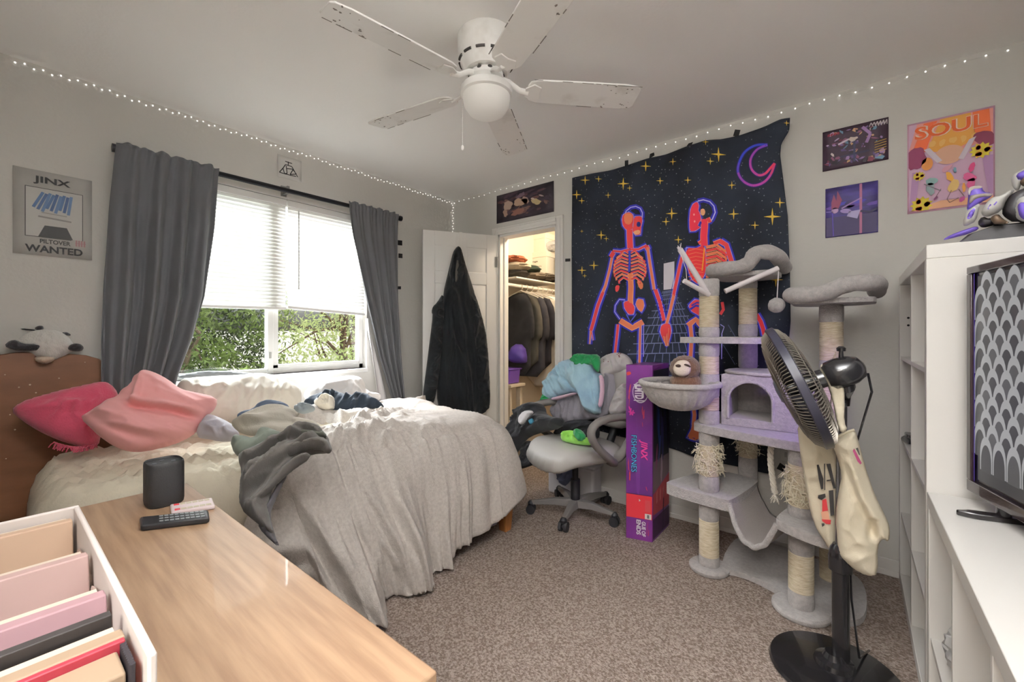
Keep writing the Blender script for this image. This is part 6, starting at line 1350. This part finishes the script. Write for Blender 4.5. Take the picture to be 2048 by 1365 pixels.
# ------------------------------------------------------------------ toy blaster on the bookcase
tyv = mat('toy_violet', '6E58B8', 0.4); tyw = mat('toy_white', 'D4D3CF', 0.45); tyk = mat('toy_black', '2A2729', 0.45); tyb = mat('toy_bronze', '6A5848', 0.45, metal=0.4); tyg = mat('toy_taupe', '9A9088', 0.5)
def cB(P): return [(1880+x/7.583, 320+y/7.583) for x, y in P]
ty = thing('toy_blaster', (0.36, 1.90, BH), 'violet and white toy blaster on a black stand on top of the bookcase', 'toy')
tyP = Vector((0.3, 1.885, 1.55)); tyN = Vector((-0.12, -1, 0))
def tpt(x, y, off=0.0): return onp(x, y, tyP+tyN*off, tyN)
sp_ = [tpt(*p) for p in cB([(200, 1240), (430, 1130), (840, 985), (1400, 930), (1400, 1120), (850, 1170), (600, 1200)])]
for p in sp_: pass
zb = BH+0.001; low = [Vector((p.x, p.y, max(zb, p.z))) for p in sp_]; low[0].z = zb; low[4].z = zb; low[5].z = zb; low[6].z = zb
MB().prism([tuple(p) for p in low], (0, 0.15, 0)).build('stand', tyk, ty, bevel=0.004)
def tpuff(nm, P, m, front, back, off, res=0.007): return puffobj(nm, cB(P), tyP, tyN, m, ty, front=front, back=back, res=res, wr=0, edge=0.02, sm=1, off=off, flat=0)
tpuff('blade', [(28, 1220), (150, 1140), (390, 1050), (560, 1000), (600, 1050), (420, 1130), (290, 1160), (150, 1200)], tyv, 0.018, 0.018, 0.0)
tpuff('joint', [(560, 960), (640, 850), (760, 900), (880, 810), (960, 900), (1080, 965), (850, 985), (640, 1040)], tyk, 0.03, 0.05, -0.01)
tpuff('bronze_ring', [(750, 875), (880, 810), (950, 890), (1070, 960), (860, 982), (800, 960)], tyb, 0.02, 0.04, 0.022)
tpuff('fin', [(400, 780), (425, 600), (430, 450), (470, 400), (625, 388), (668, 490), (775, 500), (802, 548), (600, 660), (480, 740)], tyv, 0.012, 0.02, -0.005)
tpuff('fin_edge', [(425, 455), (470, 400), (625, 388), (640, 430), (480, 440), (440, 560)], tyg, 0.008, 0.03, 0.006); tpuff('fin_edge', [(445, 580), (470, 530), (775, 498), (800, 545), (560, 570), (440, 680)], tyg, 0.010, 0.03, 0.008)
tpuff('armour', [(342, 965), (392, 780), (530, 692), (605, 655), (590, 760), (548, 930), (430, 990), (365, 1012)], tyw, 0.03, 0.05, 0.008); tpuff('armour_inset', [(398, 912), (440, 785), (548, 708), (498, 872)], tyv, 0.008, 0.008, 0.034)
tpuff('armour', [(625, 775), (700, 650), (800, 560), (930, 545), (1100, 428), (1138, 470), (1010, 600), (940, 780), (710, 872), (632, 835)], tyw, 0.04, 0.05, 0.012); tpuff('armour_inset', [(702, 772), (770, 650), (915, 552), (862, 702)], tyv, 0.008, 0.008, 0.048)
tpuff('barrel', [(930, 800), (985, 620), (1120, 490), (1400, 380), (1400, 940), (1110, 938), (985, 880)], tyk, 0.03, 0.06, 0.0)
tpuff('armour', [(1118, 800), (1130, 655), (1200, 570), (1330, 530), (1420, 560), (1420, 930), (1280, 945), (1150, 890)], tyw, 0.04, 0.05, 0.02); tpuff('armour_inset', [(1172, 730), (1190, 660), (1300, 615), (1390, 650), (1380, 880), (1280, 912), (1205, 862)], tyv, 0.010, 0.008, 0.054)
tpuff('armour', [(1072, 280), (1142, 200), (1300, 120), (1420, 100), (1420, 330), (1240, 350), (1190, 480), (1100, 425)], tyw, 0.03, 0.04, 0.0); tpuff('armour_inset', [(1142, 225), (1300, 140), (1400, 130), (1380, 280), (1230, 300), (1190, 312)], tyv, 0.01, 0.008, 0.026)
tpuff('bronze_ring', [(1200, 350), (1240, 240), (1400, 240), (1400, 420), (1260, 400)], tyb, 0.02, 0.04, 0.02)
# ------------------------------------------------------------------ desk and what is on it
DZT = 0.74
dk_ = thing('desk', (-0.99, 0.09, 0), 'wooden desk with a warm brown grained top in the foreground', 'desk')
wt = mat('desk_wood', 'A3866B', 0.45, color2='886C55', vscale=6, stretch=(0.7, 9, 9), detail=6, coat=0.08, spec=0.4, bump=0.04, bscale=40)
MB().box((-1.552, -0.205, DZT-0.032), (-0.430, 0.376, DZT)).build('desk_top', wt, dk_, bevel=0.003)
for x in (-1.53, -0.47): MB().box((x, -0.19, 0), (x+0.02, 0.355, DZT-0.032)).build('side_panel', wt, dk_, bevel=0.002)
MB().box((-1.51, -0.17, 0.30), (-0.47, -0.155, DZT-0.032)).build('back_panel', wt, dk_, bevel=0.002)
sk = onz(328, 1006, DZT); spk = thing('smart_speaker', tuple(sk), 'small black rounded speaker at the far end of the desk', 'speaker')
spm = mat('speaker_black', '242324', 0.6, bump=0.2, bscale=500)
def sq_ring(C, a, b, n_, z, N=40): 
    R = []
    for i in range(N):
        t = 2*math.pi*i/N; c_, s_ = math.cos(t), math.sin(t); R.append((C.x+a*math.copysign(abs(c_)**n_, c_), C.y+b*math.copysign(abs(s_)**n_, s_), z))
    return R
mb = MB(); vs = []; prof = [(0.9, 0), (0.97, 0.004), (1.0, 0.012), (1.0, 0.104), (0.975, 0.111), (0.93, 0.113), (0.90, 0.108), (0.5, 0.107)]
for k, z in prof: vs += sq_ring(sk, 0.044*k, 0.040*k, 0.62, DZT+z)
n = 40; fs = [(i*n+j, i*n+(j+1) % n, (i+1)*n+(j+1) % n, (i+1)*n+j) for i in range(len(prof)-1) for j in range(n)]+[tuple(range(n)), tuple((len(prof)-1)*n+j for j in range(n))]
mb.add(vs, fs); mb.build('body', spm, spk, angle=60)
m = MB()
for a in range(4): m.lathe([(0.005, 0.106), (0.005, 0.1085), (0.001, 0.109)], sk+Vector((0.022*math.cos(a*1.57), 0.02*math.sin(a*1.57), 0)), (0, 0, 1), 12)
m.build('buttons', mat('button_grey', '55555A', 0.5), spk)
def remote(name, px, h, m, label, nb, bm_, bev):
    P = [onz(x, y, DZT+0.001) for x, y in px]; c = sum(P, Vector())/4; t = thing(name, tuple(c), label, 'remote control')
    mb = MB(); mb.prism([tuple(p) for p in P], (0, 0, h)); mb.build('case', m, t, bevel=bev, bseg=3)
    u = (P[1]-P[0]+P[2]-P[3])/2; v_ = (P[3]-P[0]+P[2]-P[1])/2; o = (P[0]+P[3])/2; first = None; a = u.normalized(); b = v_.normalized()
    for i in range(nb[0]):
        for j in range(nb[1]):
            q = o+u*(nb[2]+(nb[3]-nb[2])*i/(nb[0]-1))+v_*(-0.30+0.60*j/max(1, nb[1]-1) if nb[1] > 1 else 0)+Zs*h
            if callable(bm_): mm = bm_(i, j)
            else: mm = bm_
            r = nb[4]; mb = MB(); mb.prism([tuple(q+a*r*sx+b*r*nb[5]*sy) for sx, sy in ((-1, -1), (1, -1), (1, 1), (-1, 1))], (0, 0, 0.0015)); mb.build('button', mm, t, bevel=0.0005)
    return t
wr_b = mat('button_cream', 'C9BFA8', 0.5); wr_r = mat('button_red', 'C23A44', 0.5)
remote('remote_control', [(343, 1033), (430, 1019), (424, 1003), (340, 1017)], 0.010, mat('remote_white', 'E2D2D4', 0.45), 'slim white remote with cream and red buttons beside the black speaker', (6, 2, 0.14, 0.86, 0.0055, 0.9), lambda i, j: wr_r if i == 0 else wr_b, 0.003)
remote('remote_control', [(281, 1064), (419, 1047), (417, 1031), (279, 1046)], 0.014, mat('remote_black', '232325', 0.4), 'long black remote in front of the white remote', (9, 3, 0.30, 0.90, 0.0040, 0.8), mat('button_slate', '8D9194', 0.4), 0.005)
# white box with tan books
KX0, KX1, KY0, KY1, KZ = -0.846, -0.424, -0.15, 0.084, 0.940
bxm = mat('box_white', 'D3CAC5', 0.6)
bx = thing('storage_box', ((KX0+KX1)/2, (KY0+KY1)/2, DZT), 'open white storage box of tan books at the left front of the desk', 'box')
MB().box((KX0-0.03, KY0, DZT+0.001), (KX1, KY1, DZT+0.008)).build('bottom', bxm, bx); MB().box((KX0-0.03, KY0, DZT+0.008), (KX0-0.024, KY1, KZ)).build('side', bxm, bx, bevel=0.002); MB().box((KX1-0.008, KY0, DZT+0.008), (KX1, KY1, DZT+0.05)).build('side', bxm, bx, bevel=0.002)
MB().box((KX0+0.008, KY0, DZT+0.008), (KX1-0.008, KY0+0.008, KZ)).build('side', bxm, bx, bevel=0.002); MB().box((KX0-0.024, KY1-0.006, DZT+0.008), (KX1-0.0, KY1, KZ)).build('side', bxm, bx, bevel=0.002)
f = Flat((KX1-0.008, KY1-0.0086, DZT+0.01), (-1, 0, 0), UP, KX1-KX0-0.016, KZ-DZT-0.014, (0, -1, 0))
for i in range(6): f.disc(0.14+0.15*i, 0.62+0.1*(i % 2), 0.06, 0.16, ['E2CFC6', 'E6D6CE', 'DCC4BA'][i % 3], 12, 0.5, 0.2, i)
f.layer = 1; f.poly([(0.03, 0.10), (0.20, 0.10), (0.16, 0.90), (0.03, 0.95)], 'D8705A')
f.done('inner_print', bx)
books = [('tan book nearest the back edge of the white box, leaning upright', 'A68B76', 0.166, 1037), ('dusty rose tan book second from the back of the white box', '9E8480', 0.186, 1108), ('mauve brown book third from the back of the white box', '937479', 0.231, 1183), ('light tan book fourth from the back of the white box behind the lowest one', '8A7662', 0.256, 1268)]
for i, (lb, c_, _, yy) in enumerate(books):
    xx = [163, 186, 230, 256][i]; q = onz(xx, yy, 0.932); bt = thing('book', (q.x, 0.0, DZT+0.008), lb, 'book', 'tan books in the white box')
    X = q.x; y1_ = min(q.y, KY1-0.010); mb = MB(); ln = -0.05
    mb.prism([(X, KY0+0.012, 0.932), (X, y1_, 0.932), (X-ln, y1_, DZT+0.010), (X-ln, KY0+0.012, DZT+0.010)], (-0.016, 0, -0.001)); mb.build('cover', mat('cover_'+c_, c_, 0.6, var=0.06, vscale=8), bt, bevel=0.0015)
    mb = MB(); mb.prism([(X-0.017, KY0+0.016, 0.928), (X-0.017, y1_-0.004, 0.928), (X-ln-0.017, y1_-0.004, DZT+0.012), (X-ln-0.017, KY0+0.016, DZT+0.012)], (-0.012, 0, 0)); mb.build('pages', mat('book_pages', 'B9AA9B', 0.8), bt)
nb_ = MB(); a, b = onz(240, 1258, 0.934), onz(75, 1335, 0.934); q = onz(256, 1268, 0.932)
nb_.prism([(q.x-0.032, KY0+0.03, 0.938), (q.x-0.032, KY1-0.014, 0.938), (q.x-0.06, KY1-0.014, DZT+0.012), (q.x-0.06, KY0+0.03, DZT+0.012)], (-0.010, 0, 0)); o = nb_.build('notebook', mat('notebook_black', '2B2726', 0.6), bevel=0.001); tag(o, 'thin black notebook slotted behind the light tan book in the white box', 'notebook')
lk = thing('thick_book', (KX1-0.05, 0.0, DZT+0.008), 'thick red covered book with a ribbed black spine at the box near end', 'book')
MB().box((KX1-0.052, KY0+0.012, DZT+0.009), (KX1-0.016, KY1-0.016, 0.926)).build('pages', mat('thick_pages', '86735F', 0.7), lk, bevel=0.002)
MB().box((KX1-0.058, KY0+0.010, DZT+0.009), (KX1-0.052, KY1-0.011, 0.932)).build('cover', mat('cover_red', '8E2C38', 0.5), lk, bevel=0.001)
m = MB()
for i in range(12): m.ring([(KX1-0.055+0.0035*i, KY1-0.0125, DZT+0.012), (KX1-0.055+0.0035*i, KY1-0.0125, 0.930)], 0.0022, 6)
m.build('spine', mat('spine_black', '29262A', 0.5), lk)
# ------------------------------------------------------------------ ceiling fan
cfm = mat('fan_white', 'F5F4F1', 0.4, color2='E4E1DC', vscale=9, ramp=(0.28, 0.45)); slot = mat('vent_dark', '3E3A38', 0.7); dust = mat('dust_grey', '8F8A84', 0.95)
FC = onz(973, 76, ZC); FC = Vector((FC.x, FC.y, ZC))
cf = thing('ceiling_fan', tuple(FC), 'white five-blade ceiling fan with a frosted globe light', 'ceiling fan')
MB().lathe([(0.118, 0.0), (0.122, -0.008), (0.121, -0.055), (0.119, -0.075), (0.110, -0.115), (0.096, -0.140), (0.088, -0.150), (0.05, -0.153)], FC, seg=48).build('motor_housing', cfm, cf)
m = MB()
for i in range(12):
    a0 = 2*math.pi*i/12
    for q in range(1):
        pts = [FC+Vector((0.1135*math.cos(a0+d), 0.1135*math.sin(a0+d), -0.107)) for d in (-0.16, -0.08, 0, 0.08, 0.16)]; m.ring(pts, 0.0055, 8)
m.build('vents', slot, cf)
MB().lathe([(0.050, -0.150), (0.072, -0.158), (0.074, -0.178), (0.060, -0.190), (0.045, -0.200)], FC, seg=40).build('rotor', cfm, cf)
m = MB()
for i in range(10): a0 = 2*math.pi*i/10; m.sphere(FC+Vector((0.066*math.cos(a0), 0.066*math.sin(a0), -0.162)), (0.012, 0.012, 0.008), 8, 6)
m.build('rotor_vents', slot, cf)
MB().lathe([(0.045, -0.195), (0.048, -0.203), (0.060, -0.209), (0.104, -0.214), (0.110, -0.222), (0.109, -0.245), (0.100, -0.250)], FC, seg=48).build('light_fitter', cfm, cf)
gl = mat('globe_glass', 'F2F1EE', 0.35, translucent=0.3, emit='FFF6EA', estr=0.10)
MB().lathe([(0.100, -0.244), (0.100, -0.262), (0.094, -0.290), (0.076, -0.317), (0.046, -0.334), (0.012, -0.340)], FC, seg=48).build('globe', gl, cf)
# blade directions follow the photo
ZBL = ZC-0.215
tipz = [onz(657, 52, ZBL), onz(772, 257, ZBL), onz(1022, 312, ZBL), onz(1278, 208, ZBL), onz(1120, 0, ZBL)]
angs = [math.atan2(p.y-FC.y, p.x-FC.x) for p in tipz]
a_ref = sum(((a-i*2*math.pi/5*(-1 if ((angs[1]-angs[0]+math.pi) % (2*math.pi)-math.pi) < 0 else 1)-angs[0]+math.pi) % (2*math.pi)-math.pi for i, a in enumerate(angs)), 0)/5+angs[0]
sg = -1 if ((angs[1]-angs[0]+math.pi) % (2*math.pi)-math.pi) < 0 else 1
for i in range(5):
    a = a_ref+sg*i*2*math.pi/5; d = Vector((math.cos(a), math.sin(a), 0)); n = Vector((-d.y, d.x, 0)); pit = 0.20
    def bp(r, w, h): return FC+d*r+n*(w*math.cos(pit))+Zs*(-0.216+w*math.sin(pit)*sg+h)
    out = [(0.175, -0.030), (0.185, -0.050), (0.215, -0.062), (0.40, -0.067), (0.60, -0.069), (0.650, -0.060), (0.662, -0.045), (0.662, 0.045), (0.650, 0.060), (0.60, 0.069), (0.40, 0.067), (0.215, 0.062), (0.185, 0.050), (0.175, 0.030)]
    mb = MB(); mb.prism([tuple(bp(r, w, 0)) for r, w in out], (0, 0, 0.007)); bd = mb.build('blade', cfm, cf, bevel=0.0015)
    mb = MB(); rnd = random.Random(i)
    for k in range(16):
        r = rnd.uniform(0.5, 0.642); w = rnd.choice([-1, 1])*rnd.uniform(0.02, 0.066); c = bp(r, w, -0.0006); s_ = rnd.uniform(0.0015, 0.005); mb.poly([c+d*s_, c+n*s_, c-d*s_*rnd.uniform(0.5, 2), c-n*s_])
    for k in range(10):
        r = rnd.uniform(0.2, 0.64); c = bp(r, -0.0665 if rnd.random() < 0.6 else 0.0665, -0.0006); s_ = rnd.uniform(0.01, 0.03); mb.poly([c+d*s_+n*0.002, c-d*s_+n*0.002, c-d*s_-n*0.002, c+d*s_-n*0.002])
    mb.build('dust_marks', dust, bd, smooth=False)['kind'] = 'stuff'
    mb = MB(); mb.ring([FC+d*0.06-Zs*0.172, FC+d*0.095-Zs*0.182, FC+d*0.14-Zs*0.214, FC+d*0.18-Zs*0.222], [0.014, 0.012, 0.012, 0.014], 10, sq=0.6)
    mb.prism([tuple(bp(r, w, -0.007)) for r, w in ((0.165, -0.022), (0.20, -0.045), (0.232, -0.030), (0.225, 0.0), (0.232, 0.030), (0.20, 0.045), (0.165, 0.022))], (0, 0, 0.006)); mb.build('blade_arm', cfm, cf, bevel=0.001)
ch0 = FC+Vector((-0.09, -0.04, -0.285)); q = at(925, 200, 1.85); q2 = at(925, 296, 1.85); mb = MB(); nb = 26
for i in range(nb): mb.sphere(q+(q2-q)*(i/nb), 0.0022, 6, 4)
mb.ring([FC+Vector((0, 0, -0.27)).lerp(q-FC, 0.9), q], 0.0012, 5); mb.ring([q, q2], 0.0008, 5); mb.sphere(q2, (0.007, 0.007, 0.012), 12, 8); mb.build('pull_chain', cfm, cf)

# ------------------------------------------------------------------ closet contents
cw = mat('closet_white', 'E6DFD2', 0.5)
o = MB().box((-2.30, 3.70, 1.80), (CX1, CY, 1.825)).box((-2.30, 3.70, 1.745), (CX1, 3.72, 1.80)).build('closet_shelf', cw, bevel=0.003); tag(o, 'white high shelf across the back of the closet holding cartons', 'shelf')
o = MB().box((CX0, YB+0.22, 1.685), (CX0+0.36, 3.68, 1.70)).build('closet_shelf', cw, bevel=0.003); tag(o, 'white side shelf in the closet under the heap of dark clothes', 'shelf')
rodz = 1.625; rx = CX0+0.30
o = MB().cyl((rx, YB+0.14, rodz), (rx, CY, rodz), 0.016).build('closet_rod', cw); tag(o, 'white clothes rod along the closet side wall', 'rod')
kr = mat('carton_white', 'DCD5C6', 0.7); kh = mat('carton_hole', '4A4038', 0.8)
def carton(x0, x1, y0, y1, z0, z1, label, txt=None):
    t = thing('storage_carton', ((x0+x1)/2, (y0+y1)/2, z0), label, 'box', 'cartons on the closet shelf')
    MB().box((x0, y0, z0), (x1, y1, z1-0.05)).build('carton_body', kr, t, bevel=0.003); MB().box((x0-0.006, y0-0.006, z1-0.06), (x1+0.006, y1+0.006, z1)).build('lid', kr, t, bevel=0.003)
    m = MB(); m.prism([(x0-0.001, (y0+y1)/2+0.05*math.cos(a), z0+(z1-z0)*0.55+0.022*math.sin(a)) for a in [i*math.pi/6 for i in range(12)]], (-0.001, 0, 0)); m.prism([(x0+0.03+0.025*math.cos(a), y0-0.001, z0+(z1-z0)*0.58+0.022*math.sin(a)) for a in [i*math.pi/6 for i in range(12)]], (0, -0.001, 0)); m.build('hand_hole', kh, t)
    if txt:
        m = MB(); w_ = x1-x0; text_mesh(m, txt[0], (x0+w_*0.32, y0-0.0005, z0+(z1-z0)*0.52), (1, 0, 0), UP, 0.024, None, w_*0.36, 0.03); text_mesh(m, txt[1], (x0+w_*0.2, y0-0.0005, z0+(z1-z0)*0.28), (1, 0, 0), UP, 0.026, None, w_*0.62, 0.0); m.build('lettering', mat('ink_carton', '5E554A', 0.8), t, smooth=False)
    return t
cA0 = ony(1040, 520, 3.74); cA1 = ony(1093, 520, 3.74)
carton(cA0.x, cA1.x, 3.74, 4.10, 1.827, 2.065, 'white cardboard storage carton on the closet shelf, lower of two', ('Storage', 'Public Hangers'))
carton(cA0.x-0.0, cA1.x-0.03, 3.76, 4.10, 2.066, 2.27, 'white cardboard storage carton on the closet shelf, stacked on top')
foil = mat('foil_wrap', 'C9CBD2', 0.2, metal=0.6, bump=0.6, bscale=30)
o = MB().sphere((cA1.x+0.02, 3.86, 2.13), (0.15, 0.09, 0.06), 24, 14, fn=lambda d: 1+0.2*noise.noise(d*5)).build('silver_bundle', foil, angle=20); tag(o, 'shiny silver wrapped bundle beside the upper carton in the closet', 'bundle')
wick = mat('basket_dark', '4B3D2C', 0.8, var=0.5, vscale=40)
o = MB().lathe([(0.10, 0), (0.12, 0.03), (0.115, 0.06), (0.125, 0.10), (0.118, 0.14), (0.128, 0.19), (0.11, 0.21)], (cA1.x+0.17, 3.90, 1.827), seg=24).build('wicker_basket', wick); tag(o, 'dark woven basket at the right end of the closet shelf', 'basket')
cl_cols = ['2A2622', '3A332C', '4A4034', '241F1E', '6B5E4E', '8C7D68', 'B3A48C', '352C34', '1E1C1C', '2F3A2E', '50443A', 'A05A3C']
# garments on the rod: one thing each
gar = [('2C2A2A', 'black'), ('4A463E', 'dark olive'), ('38363A', 'charcoal'), ('26242A', 'blue black'), ('D8CFC0', 'cream'), ('2B2340', 'dark purple'), ('1D1B1E', 'jet black'), ('D6B9C4', 'pale pink'), ('3B2F26', 'brown'), ('28251F', 'black brown'), ('8C7A62', 'tan'), ('2E2A26', 'smoky black'), ('6B5642', 'umber'), ('1C1A19', 'soot black')]
names = ['first', 'second', 'third', 'fourth', 'fifth', 'sixth', 'seventh', 'eighth', 'ninth', 'tenth', 'eleventh', 'twelfth', 'thirteenth', 'fourteenth']
hg_m = mat('hanger_pale', 'D9CFBE', 0.5)
for i, (c_, nm) in enumerate(gar):
    y = YB+0.36+i*0.085; L = [0.78, 0.70, 0.8, 0.74, 0.92, 0.80, 0.78, 0.95, 0.85, 0.75, 0.7, 0.82, 0.75, 0.85][i]
    t = thing('hanging_shirt', (rx, y, rodz-0.1-L), nm+' shirt on the closet rod, '+names[i]+' from the doorway', 'clothing', 'shirts on the closet rod')
    m = MB(); m.ring([(rx, y, rodz+0.02), (rx+0.022, y, rodz+0.012), (rx+0.02, y, rodz-0.02), (rx, y, rodz-0.04)], 0.0035, 6); m.ring([(rx, y, rodz-0.04), (rx+0.10, y, rodz-0.075), (rx+0.20, y, rodz-0.115)], 0.006, 6); m.ring([(rx, y, rodz-0.04), (rx-0.10, y, rodz-0.075), (rx-0.20, y, rodz-0.115)], 0.006, 6); m.build('hanger', hg_m, t)
    z0 = rodz-0.06; ex = {0: -0.10, 1: -0.07, 2: -0.05, 3: -0.03, 4: 0.10, 5: 0.02, 7: 0.11, 9: 0.03, 10: 0.09, 12: 0.1}.get(i, 0); out = [(rx-0.06, y, z0), (rx+0.06, y, z0), (rx+0.22+ex, y, z0-0.07), (rx+0.27+ex, y, z0-0.30), (rx+0.25+ex, y, z0-0.45), (rx+0.20+ex*0.8, y, z0-0.44), (rx+0.20+ex*0.8, y, z0-L), (rx-0.20, y, z0-L), (rx-0.20, y, z0-0.44), (rx-0.25, y, z0-0.45), (rx-0.27, y, z0-0.30), (rx-0.22, y, z0-0.07)]
    mm = mat('shirt_'+c_, c_, 0.9)
    puffobj('shirt', out, (rx, y, z0-0.4), (0, -1, 0.0), mm, t, front=0.024, back=0.024, res=0.03, wr=0.006, wsc=9, wdir=(1.6, 0.35), edge=0.06, seed=60+i, sm=1)
# heap of folded clothes on the side shelf
for i, (ly, y, w_) in enumerate([(0, 3.14, 'nearest the doorway'), (1, 3.12, 'nearest the doorway'), (2, 3.10, 'nearest the doorway'), (0, 3.38, 'in the middle'), (1, 3.33, 'in the middle'), (0, 3.60, 'farthest back')]):
    z = 1.702+ly*0.062; c_ = cl_cols[(i*5+1) % 12]
    mb = MB(); mb.sphere((CX0+0.20+0.03*(i % 2), y, z+0.045), (0.17, 0.13, 0.045), 26, 14, fn=lambda d, i=i: 1+0.16*ridge(d+Vector((i, 0, 0)), 2.4)-0.05)
    o = mb.build('folded_clothes', mat('folded_'+c_, c_, 0.9, var=0.3, vscale=20)); tag(o, ['lowest', 'second', 'topmost'][ly]+' layer of dark clothes on the closet side shelf, '+w_, 'clothing', 'clothes heaped on the closet shelf')
# back row: darker coats under the high shelf, purple bin, low rack
for i, (x, c_, nm) in enumerate([(-1.80, '3A332A', 'olive coat'), (-1.60, '4A4236', 'khaki coat'), (-1.42, '2A2622', 'black coat'), (-1.25, '5A4A3A', 'brown coat')]):
    t = thing('hanging_coat', (x, 4.0, 0.6), nm+' hanging under the high shelf at the back of the closet', 'clothing', 'coats at the back of the closet')
    m = MB(); m.ring([(x, 4.0, 1.735), (x, 4.02, 1.72), (x, 4.02, 1.68), (x, 4.0, 1.66), (x, 4.0, 1.52)], 0.004, 6); m.ring([(x-0.05, 4.0, 1.50), (x, 4.0, 1.53), (x+0.05, 4.0, 1.50)], 0.006, 6); m.cyl((x, 4.0, 1.732), (x, 4.0, 1.799), 0.006, seg=8); m.build('hanger', hg_m, t)
    puffobj('coat', [(x-0.05, 4.0, 1.52), (x+0.05, 4.0, 1.52), (x+0.07, 4.0, 1.46), (x+0.075, 4.0, 0.62), (x-0.075, 4.0, 0.60), (x-0.07, 4.0, 1.46)], (x, 4.0, 1.1), (0, -1, 0), mat('coat_'+c_, c_, 0.9, var=0.3, vscale=12), t, front=0.06, back=0.05, res=0.03, wr=0.008, wsc=8, wdir=(1.4, 0.5), edge=0.06, seed=80+i)
rk = thing('low_rack', (-2.49, 3.02, 0), 'low pale rack on the closet floor carrying a purple bin', 'rack')
rkm = mat('rack_pale', 'CFC0A8', 0.6)
for x in (-2.69, -2.43):
    for y in (2.93, 3.08): MB().box((x, y, 0), (x+0.05, y+0.03, 0.70)).build('leg', rkm, rk, bevel=0.003)
for z in (0.20, 0.70): MB().box((-2.70, 2.91, z), (-2.35, 3.12, z+0.025)).build('shelf', rkm, rk, bevel=0.003)
vio = mat('bin_violet', '7E57B8', 0.5)
pbn = thing('violet_bin', (-2.52, 3.02, 0.727), 'violet plastic bin standing on the low closet rack', 'bin')
MB().prism([(-2.66, 2.93, 0.727), (-2.40, 2.93, 0.727), (-2.375, 2.92, 0.86), (-2.69, 2.92, 0.86)], (0, 0.16, 0)).build('bin', vio, pbn, bevel=0.01)
MB().box((-2.70, 2.915, 0.855), (-2.365, 3.09, 0.868)).build('rim', vio, pbn, bevel=0.005)
o = puffobj('violet_bag', [(1026, 688), (1050, 690), (1056, 722), (1050, 728), (1020, 726), (1014, 712)], (-2.5, 3.0, 0.95), (0.4, -0.9, 0.1), mat('bag_violet', '4F3A88', 0.6), None, front=0.09, back=0.06, res=0.02, wr=0.01, wsc=8, edge=0.08); tag(o, 'dark violet bag heaped above the violet bin in the closet', 'bag')
o = MB().sphere((-2.56, 3.0, 0.30), (0.08, 0.06, 0.07), 22, 14, fn=lambda d: 1+0.12*noise.noise(d*3)).build('red_ball', mat('ball_red', 'B8434C', 0.6)); tag(o, 'round red toy on the lower shelf of the closet rack', 'toy')
